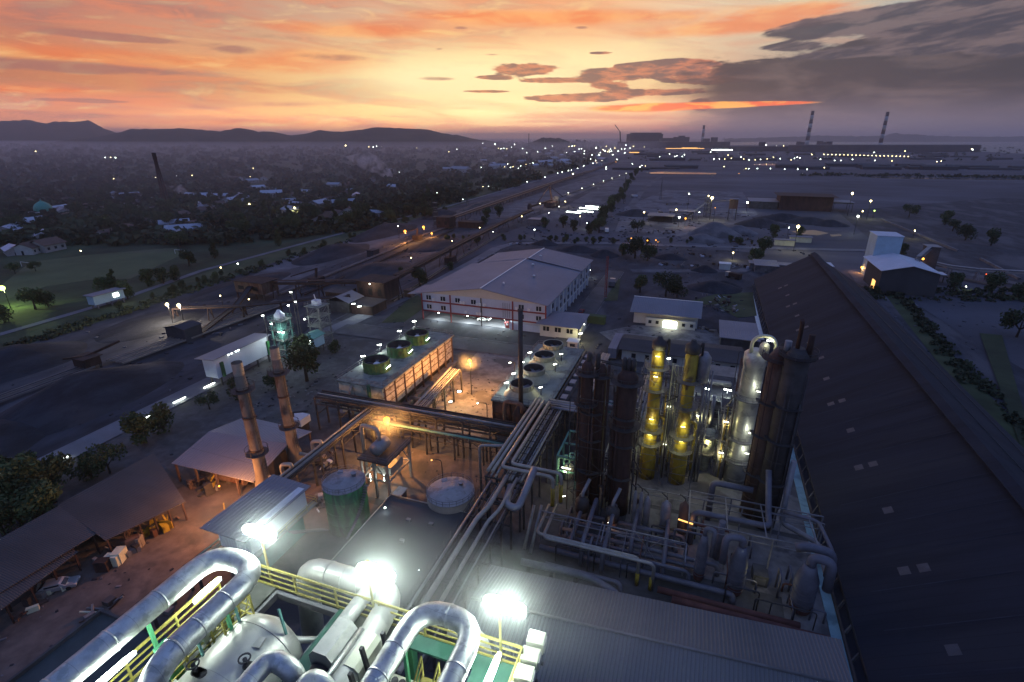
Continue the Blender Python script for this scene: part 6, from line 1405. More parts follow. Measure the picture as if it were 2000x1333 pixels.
def house(px, py, k_, sc, rz_, label, group=None):
    p = at(px, py, 0)
    if k_ not in hused:
        hused.add(k_); t = hp[k_]; t.location = p; t.rotation_euler = (0,0,rz_); t.scale = (sc,)*3; t['label'] = label
    else: t = dup(hp[k_], p, rz_, sc, label)
    if group: t['group'] = group
    elif 'group' in t: del t['group']
    return t
for a in ((88,470,1,1.0,1.0,'house with pale blue front strip above left field'),(28,496,1,.8,1.2,'house with bright blue roof at left edge'),(60,495,2,1.1,.5,'pale walled house beside blue roofed one'),(95,490,2,1.2,.2,'pointed roof house at left field corner'),(125,420,1,1.1,1.2,'light blue roofed hall right of green dome'),
          (248,418,1,.6,1.4,'tiny bright roofed house right of the yellow lamp'),(485,403,3,.8,1.1,'large pale roofed building in middle of village'),(580,408,3,.8,1.2,'large white lit building right of village centre'),(575,420,1,1.2,1.2,'blue roofed building in front of the white lit one'),(633,440,2,1.4,.3,'grey pyramid roofed pavilion on green plot'),
          (400,412,1,1.2,1.2,'long blue roofed house left of village centre'),(307,400,2,.9,.4,'small pointed pale house below the lattice tower'),(770,370,1,1.0,1.3,'house with pale roof near the smoke'),(785,368,1,.8,1.3,'second pale roof near the smoke'),(10,422,1,.8,1.2,'pale house at the left edge by dome'),(8,437,2,1,.4,'dim white house under the left edge lamps'),
          (900,337,3,1.3,1.3,'wide pale school block in the middle distance'),(875,334,3,.8,1.3,'pale gabled block left of wide school block'),(760,336,1,1.0,1.2,'pale roof just above the white smoke'),(710,440,1,.4,1.0,'little white hut at the yard edge')):
    house(*a)
rz = random.Random(9)
for i in range(95):
    px = rz.uniform(0, 760); py = rz.uniform(385, 470) if px < 400 else rz.uniform(350, 425)
    house(px, py, rz.choice((0,0,2,1)), rz.uniform(.7,1.2), rz.uniform(0,3.1), 'small dim village house among the dark trees on the left', 'village houses among the trees')
for i in range(40):
    px = rz.uniform(900, 1180); py = 292+40*rz.random()-(px-900)*.03
    house(px, py, rz.choice((1,1,3)), rz.uniform(.8,1.3), rz.uniform(0,3.1), 'dim low block in the crowded town toward the horizon', 'town blocks toward the horizon')
p = at(91, 428, 0); t_ = thing('mosque', 'small mosque with turquoise green dome', 'mosque', p)
mat('dome', (.06, .30, .24), .5, var=.15)
MB().box(p.x-7, p.x+7, p.y-7, p.y+7, 0, 6).build('wall', 'house_wall', t_)
MB().lathe(p.x, p.y, [(6, 5.4), (7, 6.0), (9, 5.8), (11.4, 4.4), (13, 2.2), (14, .4), (15.4, .1)], 24).build('dome', 'dome', t_)
for dx in (-4,0,4): MB().box(p.x+dx-.8, p.x+dx+.8, p.y-7.1, p.y-6.95, 1.5, 4).build('window', 'window', t_)
for (px, py, lb) in ((52,522,'white goal frame at near end of the playing field'),(352,497,'white goal frame at far end of playing field')):
    q = at(px, py, 0); tag(MB().bar(q+Vector((-3.6,0,0)), q+Vector((-3.6,0,2.4)), .14).bar(q+Vector((3.6,0,0)), q+Vector((3.6,0,2.4)), .14).bar(q+Vector((-3.6,0,2.4)), q+Vector((3.6,0,2.4)), .14).build('goal_frame', 'white_paint'), lb, 'goal')
t_ = thing('gate_hut', 'raised blue grey hut with one lit window beside the yard road', 'hut', (-211, 128, 0))
MB().box(-214.6, -211, 121, 132, 1.8, 5.2).build('wall', 'blue_sheet', t_); MB().box(-215.2, -210.2, 120.4, 132.8, 5.2, 5.5).build('roof', 'roof_grey', t_)
for x in (-214.2, -211.4):
    for y in (122, 127, 131.4): MB().bar((x, y, 0), (x, y, 1.8), .4).build('leg', 'concrete', t_)
MB().box(-211.02, -210.9, 128, 130, 3, 4.4).build('lit_window', 'g_strip', t_)
# ------------------------------------------------------------------ coal heaps
def heap(label, x, y, rx, ry, h, rz_=0.0, m='coal', name='coal_heap', seed=0, ridge=.35):
    b = MB(); n_, k_ = 36, 11
    for j in range(k_+1):
        f_ = j/k_
        for i in range(n_):
            a = 2*math.pi*i/n_; q = f_*(1+.14*noise.noise(Vector((math.cos(a)*1.3+seed, math.sin(a)*1.3, seed))))
            X, Y = math.cos(a)*rx*q, math.sin(a)*ry*q
            s_ = max(0, 1-math.hypot(max(0, abs(math.cos(a)*rx*f_)-rx*ridge*0)/rx, math.sin(a)*f_))
            z = h*min(1, (1-f_)*1.18)*(1+.10*noise.noise(Vector((X*.2, Y*.2, seed)))); z = z if f_ < 1 else -.3
            b.v.append((x+X*math.cos(rz_)-Y*math.sin(rz_), y+X*math.sin(rz_)+Y*math.cos(rz_), z))
    for j in range(k_):
        for i in range(n_): b.f.append((j*n_+i, (j+1)*n_+i, (j+1)*n_+(i+1)%n_, j*n_+(i+1)%n_)); b.sm.append(True)
    return tag(b.build(name, m, loc=(x, y, 0)), label, 'heap')
heap('large smooth coal heap right of the twin stacker rails, at left edge', -139, 71, 13, 24, 6.5, seed=1)
heap('lower near shoulder of coal heap at the left edge', -138, 47, 12, 16, 5.5, seed=2)
heap('coal heap behind the twin stacker rails at far left', -180, 78, 13, 20, 5.5, seed=3)
heap('low dark coal patch in the middle of left yard', -176, 116, 14, 18, 1.6, seed=4)
heap('flat coal heap left of the red brown drive house', -187, 165, 12, 26, 2.2, seed=5)
heap('coal heap against the ditch beyond the red drive house', -192, 232, 14, 30, 5, seed=6)
heap('long coal heap along the far ditch edge', -203, 300, 13, 38, 6, seed=7)
heap('coal heap between the two conveyors, nearer', -147, 205, 16, 24, 3.4, seed=8)
heap('coal heap between the two conveyors, farther', -152, 270, 14, 22, 4.2, seed=9)
heap('coal heap beside the small round screening house', -128, 122, 8, 14, 2.5, seed=10)
heap('rusty red stockpile beyond the lit junction', -196, 445, 12, 60, 5, m='rust_ground', seed=11)
heap('grey stockpile left of the lit junction', -205, 385, 12, 26, 5, seed=12)
for k_, (px, py, rx, ry, h, lb) in enumerate(((1130,490,14,7,3,'dark coal heap behind the white hall roof'),(1065,478,9,6,3,'coal heap at far left corner behind white hall'),(1180,500,8,8,3.5,'coal heap beside the biggest tree'),(1395,565,12,9,3.4,'dark heap in middle of scrap yard'),(1415,560,8,6,2.6,'smaller dark heap touching scrap yard heap'),
        (1375,530,7,5,3,'dark round heap beyond scrap yard'),(1310,505,10,6,2.6,'low heap right of large dark tree'),(1395,458,18,16,8,'tall pale gravel cone below the yellow hopper'),(1370,470,14,12,4,'side heap of gravel cone, left'),(1440,455,14,12,5,'side heap of gravel cone, right'),(1240,420,16,14,4.5,'rounded heap in pale far yard, left'),(1300,430,15,14,4.5,'dark heap under the far open shed'),
        (1485,440,20,16,5,'wide dark heap left of dazzling floodlight'),(1580,435,22,16,4,'wide dark heap behind dazzling floodlight'),(1530,430,24,12,5,'dark heap in front of the rust coloured shed'),(1620,440,14,12,4,'dark heap right of rust coloured shed'))):
    p = at(px, py, 0); heap(lb, p.x, p.y, rx, ry, h, m='dust' if 'gravel' in lb else 'coal', seed=20+k_)

# ------------------------------------------------------------------ conveyors
def conveyor(label, pts, wd=1.6, trestle=9.0, m='track', belt='belt_light', hood=False, cat='conveyor', thick=.5):
    t = thing('conveyor', label, cat, (pts[0][0], pts[0][1], 0)); b = MB(); b2 = MB()
    for p, q in zip(pts, pts[1:]):
        P, Q = Vector(p), Vector(q); d = (Q-P).normalized(); nn = Vector((-d.y, d.x, 0)).normalized()
        for s_ in (-1, 1): b.bar(P+nn*s_*wd/2, Q+nn*s_*wd/2, .22, thick)
        b2.bar(P+Vector((0,0,.1)), Q+Vector((0,0,.1)), wd-.5, .08)
        if hood: b.bar(P+Vector((0,0,1.2)), Q+Vector((0,0,1.2)), wd*.9, .16)
        L_ = (Q-P).length; k_ = max(1, int(L_/trestle))
        if P.z > 1.2 or Q.z > 1.2:
            for i in range(k_+1):
                c_ = P.lerp(Q, i/k_)
                lg = MB()
                for s_ in (-1, 1): lg.bar((c_.x+nn.x*s_*wd*.9, c_.y+nn.y*s_*wd*.9, 0), c_+nn*s_*wd*.45, .26)
                lg.bar((c_.x+nn.x*wd*.8, c_.y+nn.y*wd*.8, .8), c_-nn*wd*.5, .14); lg.build('trestle', m, t)
    b.build('girder', m, t); b2.build('belt', belt, t); return t
for x, lb in ((-158.4, 'left'), (-155.6, 'right')):
    conveyor('long stacker rail track at the left edge, %s one of two' % lb, [(x, -10, 1.0), (x, 84, 1.0)], 1.3, m='belt_light', belt='coal')
for x, lb in ((-155.8, 'left'), (-153.2, 'middle'), (-150.6, 'right')):
    conveyor('lit stretch of low conveyor near twin yard lamps, %s one of three' % lb, [(x, 88, 1.0), (x+2.5, 150, 1.0)], 1.3, m='belt_light', belt='rust_ground')
conveyor('low conveyor line from the red drive house to lit junction', [(-160, 158, .9), (-166, 250, .9), (-173, 300, .9), (-172, 330, .9)], 1.3, m='track', belt='pale_ground')
conveyor('raised brown conveyor gallery running from middle transfer house to the far plant', [(-112.5, 170, 8.5), (-123, 250, 6.5), (-133, 345, 4.5), (-138, 420, 3)], 2.6, 22, m='rust', hood=True, thick=1.1)
conveyor('low conveyor beside the raised brown gallery, in green verge', [(-111, 164, .8), (-119, 235, .8), (-126, 320, .8)], 1.1, belt='grass')
conveyor('rusty double conveyor from lit junction toward the horizon, near one', [(-172, 330, 5.5), (-181, 460, 4.5), (-196, 700, 3), (-208, 980, 2), (-240, 1500, 2)], 2.2, 30, m='rust', hood=True)
conveyor('rusty double conveyor from lit junction toward the horizon, far one', [(-178, 332, 5.0), (-187, 460, 4.5), (-203, 700, 3), (-216, 980, 2)], 1.8, 30, m='rust')
conveyor('straight lamp-lit reclaimer conveyor pointing to the horizon', [(-150, 500, .9), (-148.6, 600, .9), (-141, 850, .9), (-133, 1100, .9)], 2.4, belt='pale_ground', m='track')
conveyor('dark cross conveyor bridging to the red drive house', [(-172, 122, 4.5), (-150, 131, 4.8), (-121, 152, 5.6)], 1.8, 10, m='rust', belt='coal')
conveyor('curved grey covered conveyor on the right leading off frame', [(at(1805,530).x, at(1805,530).y, 4.2), (at(1850,542).x, at(1850,542).y, 4.4), (at(1905,549).x, at(1905,549).y, 4.4), (at(2030,556).x, at(2030,556).y, 4.4)], 2.4, 14, m='pipe_grey', belt='pipe_grey', hood=True)
conveyor('old disused conveyor mound line on the right plain', [(105, 285, .8), (150, 240, .8), (205, 215, .8)], 1.4, belt='grass')
tag(MB().box(0, 1.2, 0, 1.2, 0, 1).build('stub', 'concrete') if 0 else MB().bar(Vector((131.4,474.8,.7)), Vector((137.5,348.8,.7)), .9, 1.4).build('long_wall', 'road_pale'), 'long straight low concrete wall on the right plain', 'wall')
tag(MB().bar(Vector((at(1915,508).x,at(1915,508).y,.6)), Vector((at(1990,548).x,at(1990,548).y,.6)), 1.1, 1.2).build('long_wall', 'concrete'), 'shorter low wall nearer the curved conveyor', 'wall')
conveyor('second low conveyor line parallel to the long thin one', [(-150, 160, .9), (-158, 250, .9), (-163, 322, .9)], 1.3, m='rust', belt='coal')
conveyor('incline rising from yard to the drive house', [(-150, 112, 1.0), (-158, 135, 3.0), (-166, 150, 5.5)], 2.0, 9, m='rust', belt='coal')
conveyor('dark gallery between the red drive house and middle transfer house', [(-160, 156, 5.6), (-141, 160, 6.4), (-122, 164, 7.2)], 2.2, 9, m='rust', belt='coal', hood=True)
# transfer houses
def block(name, label, x0, x1, y0, y1, z0, z1, m='rust', roof='roof_dark', legs=True, cat='building', win=0, over=.5, gab=0):
    t = thing(name, label, cat, ((x0+x1)/2, (y0+y1)/2, 0)); MB().box(x0, x1, y0, y1, z0, z1).build('wall', m, t)
    if gab: MB().gable_y(x0-over, x1+over, y0-over, y1+over, z1, z1+gab).build('roof', roof, t); MB().house_y(x0, x1, y0, y1, z1, z1+gab-.2).build('gable', m, t) if 0 else None
    else: MB().box(x0-over, x1+over, y0-over, y1+over, z1, z1+.2).build('roof', roof, t)
    if legs and z0 > .5:
        for x in (x0+.3, x1-.3):
            for y in (y0+.3, y1-.3): MB().bar((x,y,0),(x,y,z0),.4).build('leg', 'dark_steel', t)
    if win:
        b = MB()
        for k_ in range(win): w0 = x0+(x1-x0)*(k_+.25)/win; b.box(w0, w0+(x1-x0)*.4/win, y0-.05, y0+.02, z0+(z1-z0)*.3, z0+(z1-z0)*.65)
        b.build('window', 'dark', t)
    return t
block('drive_house', 'red brown drive house straddling the left conveyors', -174, -160, 150, 158, 2.6, 7.0, 'rust_light', 'rust', win=2)
bpy.data.objects['drive_house'].children[0].data.materials[0] = M['rust_dim']
block('drive_house', 'dark round ended drive shed beside lit conveyor stretch', -157, -149, 107, 113, 0, 4.5, 'coal_ground', 'coal_ground', over=.3, gab=.8)
block('tripper', 'small rusty tripper machine at the end of twin rails', -160, -155, 82, 86, 1.2, 3.6, 'rust', 'rust', cat='machine')
t_ = bpy.data.objects['tripper']; MB().bar((-158,84,3.5),(-155,92,5.6),.6).bar((-160,80,4.2),(-158,84,3.6),.5).build('boom', 'rust', t_)
block('drive_house', 'small brown hut midway on the long thin conveyor', -170, -166, 232, 238, 0, 3.4, 'coal_ground', 'coal_ground', over=.2)
block('transfer_house', 'middle dark transfer house under the start of raised gallery', -122, -110, 158, 168, 2.5, 9.5, 'rust', 'rust', win=3)
block('transfer_house', 'lower grey shed below the middle transfer house', -128, -119, 148, 156, 0, 4.2, 'concrete_dark', 'roof_u', gab=2, over=.8)
block('transfer_house', 'long dark lean-to shed beside the middle transfer house', -118, -109, 148, 157, 0, 3.6, 'rust', 'roof_dark', over=.4)
block('transfer_house', 'rusty screening house on legs left of middle transfer house', -132, -124, 152, 160, 2, 6, 'rust', 'dark_steel')
block('hut', 'small lit orange hut beside raised gallery leg', -110.5, -107.5, 172, 175, 0, 3, 'rust_light', 'rust_light', over=.2)
block('junction_house', 'rusty junction house lit orange at yard end', -178, -168, 326, 336, 1, 8, 'rust', 'rust', win=2)
block('junction_house', 'long low red shed next to the lit junction', -166, -150, 336, 344, 0, 4, 'rust', 'rust', over=.4)
t_ = tower('conveyor_tower', 'lattice tower carrying lamps beside the lit junction', -186, 340, 2, 2, 16, 5, 'dark_steel')
t_ = thing('stacker', 'dark stacker machine between the coal heaps, nearer', 'machine', (-156.5, 176, 0)); MB().box(-158.5,-154.5,173,179,.8,3.6).build('body', 'rust', t_); MB().bar((-156.5,176,3.4),(-156.5,177,7.5),.8).bar((-156.5,177,7.2),(-165.5,171,4.4),.4).build('boom', 'rust', t_); MB().box(-158.8,-154.2,172.6,179.4,0,.8).build('bogie', 'dark_steel', t_)
t_ = thing('stacker', 'dark stacker machine on the long thin conveyor', 'machine', (-168, 282, 0)); MB().box(-170,-166,279,285,.8,3.6).build('body', 'rust', t_); MB().bar((-168,282,3.4),(-168,283,7.5),.8).bar((-168,283,7.2),(-177,277,4.4),.4).build('boom', 'rust', t_); MB().box(-170.3,-165.7,278.6,285.4,0,.8).build('bogie', 'dark_steel', t_)
t_ = thing('stacker', 'rusty drive unit under the raised brown gallery', 'machine', (-120, 232, 0)); MB().box(-122,-118,229,235,.8,3.6).build('body', 'rust', t_); MB().bar((-120,232,3.4),(-120,233,7.5),.8).bar((-120,233,7.2),(-129,227,4.4),.4).build('boom', 'rust', t_); MB().box(-122.3,-117.7,228.6,235.4,0,.8).build('bogie', 'dark_steel', t_)
# reclaimer with lights
p = at(1078, 404, 0); t_ = thing('reclaimer', 'big lamp-lit stacker reclaimer with raised mast in the far yard', 'machine', p)
b = MB().box(p.x-5, p.x+5, p.y-10, p.y+10, 1, 5); b.build('body', 'rust_light', t_)
MB().bar((p.x,p.y,5),(p.x-4,p.y+4,18),1.2).bar((p.x-4,p.y+4,18),(p.x-6,p.y-26,6),.6).bar((p.x-4,p.y+4,18),(p.x+5,p.y+20,7),.5).build('mast', 'rust', t_)
MB().bar((p.x,p.y,6),(p.x-10,p.y-34,3.5),1.8,1.4).build('boom', 'rust', t_)
MB().tube([(p.x-11,p.y-36,3.4),(p.x-9,p.y-36,3.4)], 3.2, 18).build('bucket_wheel', 'rust', t_)
MB().box(p.x+1, p.x+5, p.y+2, p.y+8, 5, 9).build('cabin', 'concrete', t_)
light(t_, (p.x, p.y-6, 14), 4000, (1, .75, .5), 1)
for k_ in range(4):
    q = at((1120,1143,1152,1158)[k_], (416,414.5,409,405)[k_], 0); tag(MB().cbox((q.x,q.y,.4), (22, 24, 34, 24)[k_]*.6, 2.6, .3, -.3).build('lit_basin', 'g_soft'), 'glaring lit water tray beside the reclaimer, %s' % ('leftmost','second from left','second from right','rightmost')[k_], 'basin')  # emissive bars put in for blurred lamp reflections, no water here

# ------------------------------------------------------------------ buildings beyond: yards on the right
block('twin_silo', 'tall pale sheet metal silo building behind the coal shed ridge', 74, 84, 266, 278, 0, 19.5, 'blue_sheet', 'white_sheet', over=.3)
bpy.data.objects['twin_silo'].children[0].data.materials[0] = M['white_sheet']
t_ = thing('plant_shed', 'dark walled shed with pale gabled roof below the tall silo building', 'shed', (82, 250, 0))
MB().house_y(71.5, 91.5, 240, 262, 9.5, 11.8).build('wall', 'concrete_dark', t_); t_.children[0].data.materials[0] = M['flat_roof']
MB().gable_y(70.8, 92.2, 239, 268, 9.7, 12.4).build('roof', 'white_sheet', t_)
MB().box(71.3, 71.5, 245, 249, 0, 4).build('lit_doorway', 'g_strip_o', t_)
block('crusher_house', 'slim grey tower house with orange lamp right of plant shed', 100, 105, 283, 289, 0, 13, 'concrete_dark', 'pipe_grey')
block('crusher_house', 'low flat canopy at start of curved conveyor', 98, 104, 268, 273, 3, 3.6, 'pipe_grey', 'white_sheet')
conveyor('short inclined conveyor linking plant shed to slim tower house', [(90, 262, 11), (101, 284, 12)], 1.8, 40, m='pipe_grey', belt='pipe_grey', hood=True)
t_ = block('rust_shed', 'long rust coloured shed with pale patched roof across far yard', 62, 104, 514, 540, 0, 12.4, 'rust_dim', 'house_tin', win=0, over=3)
t_.children[0].data.materials[0] = M['rust_dim']
block('rust_shed', 'lower pale roofed annex left of the long rust coloured shed', 38, 61, 516, 545, 0, 6.5, 'concrete_dark', 'roof_grey', over=1)
block('rust_shed', 'open sided extension at right of the long rust coloured shed', 105, 120, 516, 536, 7, 8, 'concrete_dark', 'roof_grey', over=1)
block('hopper_house', 'yellow lit hopper on legs above the gravel cone', 17.5, 23.5, 433, 439, 9, 16, 'rust_light', 'roof_grey', over=.5, cat='machine')
block('open_shed', 'dark open shed with pale roof in the pale far yard', -40, -22, 405, 420, 4.5, 5, 'concrete_dark', 'roof_grey', over=1)
block('open_shed', 'second roofed bay behind the dark open shed', -26, -8, 424, 436, 6, 6.5, 'concrete_dark', 'roof_grey', over=1)
block('shed', 'tilted pale roofed shed at far gable of coal store', 26, 36, 262, 275, 0, 3.5, 'concrete', 'roof_grey', over=.5)
block('shed', 'small pale roofed shed behind coal store ridge', 48, 60, 268, 276, 0, 4, 'concrete', 'white_sheet', over=.3)
block('shed', 'lit yellow trimmed stall by the dazzling floodlight, upper', 52, 64, 352, 356, 0, 3.2, 'fan_beige', 'roof_grey', over=.5)
block('shed', 'lit yellow trimmed stall by the dazzling floodlight, lower', 42, 53, 338, 342, 0, 3.2, 'fan_beige', 'roof_grey', over=.5)
block('shed', 'small white lit hut in the scrap yard', 10, 15, 262, 266, 0, 3, 'cream_wall', 'white_paint', over=.3)
block('shed', 'long grey store half hidden in scrap yard trees', 24, 44, 268, 274, 0, 3, 'concrete', 'roof_grey', over=.5)
block('container', 'ochre freight container beside the long white building', -34, -28, 165.5, 168, 0, 2.6, 'yellow_col', 'yellow_col', over=.02, cat='container')
bpy.data.objects['container'].children[0].data.materials[0] = M['pitch_grass']; bpy.data.objects['container'].children[1].data.materials[0] = M['pitch_grass']
p = at(1175, 395, 0); block('hut', 'small pale hut by the trees below the reclaimer', at(1050,440).x-6, at(1050,440).x+6, at(1050,440).y-4, at(1050,440).y+4, 0, 4.5, 'concrete', 'roof_grey', over=.4)
t_ = thing('mast_tower', 'slim red lattice mast beside the strip of grass', 'mast', (-33.6, 197, 0)); b = MB()
for k_ in range(9):
    z0, z1 = 17*k_/9, 17*(k_+1)/9
    for sx_, sy_ in ((-.4,-.4),(.4,-.4),(0,.4)): b.bar((-33.6+sx_,197+sy_,z0),(-33.6+sx_,197+sy_,z1),.14)
    b.bar((-34,196.6,z0),(-33.2,196.6,z1),.09); b.bar((-33.2,196.6,z0),(-33.6,197.4,z1),.09); b.bar((-34,196.6,z1),(-33.2,196.6,z1),.09)
b.build('lattice', 'red_paint', t_); MB().box(-34.2,-33,196.4,197.6,0,.4).build('footing', 'concrete', t_)
t_ = tower('crushing_plant', 'dark crushing plant tower with lamp in the pale yard', 2, 450, 5, 5, 15, 4, 'dark_steel')
conveyor('inclined yard conveyor climbing to crushing plant tower', [(-14, 425, 1), (2, 450, 13)], 1.6, 12, m='pipe_grey', belt='pipe_grey')
conveyor('inclined yard conveyor dropping onto gravel cone', [(4, 452, 12), (20, 436, 15)], 1.6, 14, m='pipe_grey', belt='pipe_grey')
# crane masts in the far yard
for (px, py, h, lb) in ((1219,398,28,'thin lattice mast right of the tree row'),(913,402,24,'thin lattice mast by the ditch path'),(535,462,22,'thin tapering mast among the left trees'),(1290,390,20,'dark crane boom in the pale far yard')):
    q = at(px, py, 0); t_ = thing('mast', lb, 'mast', q); b = MB()
    for s_ in (-1, 1): b.bar((q.x+s_*.9, q.y, 0), (q.x, q.y, h), .3)
    for k_ in range(8): z = h*k_/8; w_ = .9*(1-k_/8); b.bar((q.x-w_, q.y, z), (q.x+w_*.9, q.y, z+h/8), .16)
    b.build('lattice', 'dark_steel', t_); MB().box(q.x-1.3, q.x+1.3, q.y-1.3, q.y+1.3, 0, .6).build('footing', 'concrete', t_)
# ------------------------------------------------------------------ striped chimneys
def striped(label, px, py, top, r0, r1, nb, cols=('rust_light', 'concrete'), lattice=False, base=None):
    q = at(px, py, 0); h = rise(px, top, Vector((q.x*math.cos(YAW)+q.y*math.sin(YAW), -q.x*math.sin(YAW)+q.y*math.cos(YAW), 0)).y).z
    t = thing('striped_chimney', label, 'chimney', q)
    for k_ in range(nb):
        z0, z1 = h*k_/nb, h*(k_+1)/nb; ra = r0+(r1-r0)*k_/nb; rb = r0+(r1-r0)*(k_+1)/nb
        MB().lathe(q.x, q.y, [(z0, ra), (z1, rb)], 14).build('band', cols[k_ % 2], t)
    MB().ring(q.x, q.y, h*.97, r1, r1+1.2, 1.2, 14).build('gallery', 'dark_steel', t); return t
striped('striped chimney standing nearest the middle of the horizon plant', 1371, 282, 245, 14, 10, 5, ('rust_dim', 'house_wall'))
striped('tall striped chimney, middle of the three on the right horizon', 1574, 291, 217, 11, 8, 9, ('rust_dim', 'house_wall'))
striped('tall striped chimney, rightmost on the horizon', 1716, 296, 219, 9, 6.5, 9, ('rust_dim', 'house_wall'))
q = at(326, 402, 0); t_ = thing('lattice_tower', 'tall red brown lattice tower rising from the village', 'tower', q)
hh_ = 47; b = MB()
for k_ in range(12):
    z0, z1 = hh_*k_/12, hh_*(k_+1)/12; a, c_ = 3.2*(1-k_/12)+.7, 3.2*(1-(k_+1)/12)+.7
    for sx_, sy_ in ((-1,-1),(1,-1),(1,1),(-1,1)):
        b.bar((q.x+sx_*a/2,q.y+sy_*a/2,z0),(q.x+sx_*c_/2,q.y+sy_*c_/2,z1),.75)
    b.bar((q.x-a/2,q.y-a/2,z0),(q.x+c_/2,q.y-c_/2,z1),.26); b.bar((q.x+a/2,q.y-a/2,z0),(q.x+c_/2,q.y+c_/2,z1),.26); b.bar((q.x-a/2,q.y-a/2,z1),(q.x+c_/2,q.y-a/2,z1),.26)
b.build('lattice', 'rust_dim', t_); MB().box(q.x-1.2,q.x+1.2,q.y-1.2,q.y+1.2,hh_-6,hh_).build('antenna', 'rust', t_)
# striped marker pole, near left
t_ = thing('striped_pole', 'slim red and white banded pole at left edge', 'pole', (-104, 46, 0))
pp = at(83, 935, 0)
for k_ in range(6): MB().tube([(pp.x,pp.y,k_*.62+.2),(pp.x,pp.y,k_*.62+.82)], .3-.02*k_, 12).build('band', 'red_paint' if k_ % 2 else 'white_paint', t_)
M['red_paint'].node_tree.nodes
# ------------------------------------------------------------------ steel works on the horizon
def fblock(px0, px1, pyb, pyt, depth=120, base=0):
    """box whose near face spans the pixels, standing on the plain"""
    a, c_ = at(px0, pyb, 0), at(px1, pyb, 0); da = -a.x*math.sin(YAW)+a.y*math.cos(YAW)
    h = rise((px0+px1)/2, pyt, da).z; d = (c_-a).normalized(); nn = Vector((-d.y, d.x, 0))*depth
    b = MB(); b.prism([(a.x,a.y),(c_.x,c_.y),(c_.x+nn.x,c_.y+nn.y),(a.x+nn.x,a.y+nn.y)], base, h); return b, a, c_, h
t_ = thing('steel_works', 'massive blocky steel works hall on the centre right horizon', 'factory', at(1260, 290))
for k_, (x0, x1, yb, yt, dp) in enumerate(((1230,1293,287,262,150),(1293,1321,287.5,270,120),(1321,1345,287,268,100),(1210,1425,289.5,277.5,90),(1232,1290,286.5,259.5,60),(1345,1420,288,279,120),(1390,1400,287,268.5,40),(1375,1385,287,271,40),(1326,1336,286.5,265.5,40))):
    fblock(x0, x1, yb, yt, dp)[0].build('wall', 'far_block', t_)
t_ = thing('sheet_mill', 'very long low mill building with a pale roof line at right horizon', 'factory', at(1750, 297))
b, a, c_, h = fblock(1565, 1912, 297.5, 284.5, 130); b.build('wall', 'far_block', t_)
b, a, c_, h = fblock(1572, 1905, 297.3, 283.2, 60); b.build('roof', 'concrete', t_)
fblock(1895, 1913, 297.5, 283.5, 60)[0].build('end_tower', 'far_block', t_)
t_ = thing('ore_store', 'long dark low store between the steel works and tall chimney', 'factory', at(1490, 296))
fblock(1425, 1560, 296, 286.5, 110)[0].build('wall', 'far_block', t_); fblock(1485, 1493, 295, 278, 30)[0].build('tower', 'far_block', t_)
for k_, (x0, x1, yb, yt, lb) in enumerate(((992,1012,283.5,276.5,'cluster of tiny plant towers at the centre horizon'),(1125,1145,284,273,'dark gantry silhouette left of the steel works'),(925,970,290,285,'long dark low hall in the hazy town'),(1600,1625,291,276,'lit process units at foot of middle striped chimney'),(1560,1570,292,277,'slim block left of middle striped chimney'))):
    t_ = thing('plant_block', lb, 'factory', at(x0, yb)); b = MB()
    for j in range(4):
        xa = x0+(x1-x0)*j/4; bb = fblock(xa, xa+(x1-x0)*.2, yb, yt+(j*37 % 5)*.9, 40)[0]; base = len(b.v); b.v += bb.v; b.f += [tuple(i+base for i in f) for f in bb.f]; b.sm += bb.sm
    b.build('wall', 'far_block', t_); fblock(x0, x1, yb, yb-(yb-yt)*.4, 30)[0].build('base', 'far_block', t_)
rz = random.Random(77)
wp = None
for i in range(46):
    px = rz.uniform(1225, 1990); py = rz.choice((299, 303, 308, 313, 327, 331))+rz.uniform(-1.5, 1.5); q = at(px, py, 0)
    if wp is None:
        wp = thing('works_shed', 'low shed on the dark plain before the mill', 'building', (0,0,0)); MB().box(-22,22,-7,7,0,6).build('wall', 'far_block', wp); MB().gable_x(-23,23,-8,8,6,8.2).build('roof', 'concrete_dark', wp); wp.location = q; wp['group'] = 'low sheds on the works plain'
    else: dup(wp, q, YAW*.6+rz.uniform(-.2,.2), (rz.uniform(.5,2.2), rz.uniform(.6,1.3), rz.uniform(.5,1.1)), 'low shed on the dark plain before the mill', 'low sheds on the works plain')
# strips of light on the works
for k_, (x0, x1, y_, m_) in enumerate(((1229,1248,301.5,'g_strip_o'),(1255,1330,288.0,'g_strip_o'),(1300,1375,292.5,'g_strip_o'),(1331,1362,291.2,'g_strip_o'),(1390,1430,295.5,'g_soft'),(1603,1645,285,'g_soft'),(888,904,280.2,'g_strip'))):
    a, c_ = at(x0, y_+1.2), at(x1, y_+1.2); t_ = tag(MB().bar(a+Vector((0,0,8)), c_+Vector((0,0,8)), 2.2, 2.6).build('light_strip', m_), 'glowing strip of works lighting, %s' % ('lowest left','under the main hall','long upper one','short bright one','pale one right of works','by middle chimney','in the hazy town')[k_], 'light strip')
t_ = thing('harbour_crane', 'tiny harbour crane silhouette left of steel works', 'crane', at(1213, 284)); q = rise(1213, 276, 3600)
MB().bar((q.x,q.y,0),(q.x-10,q.y,rise(1208,258,3600).z),7).bar((q.x-10,q.y,rise(1208,258,3600).z),(rise(1201,244,3600)),4).build('boom', 'far_block', t_)
q = at(1033, 292, 0); t_ = thing('mast', 'single needle mast on the centre horizon', 'mast', q); MB().tube([q, Vector((q.x,q.y,rise(1033,260,2560).z))], 2.0, 6).build('pole', 'far_block', t_)
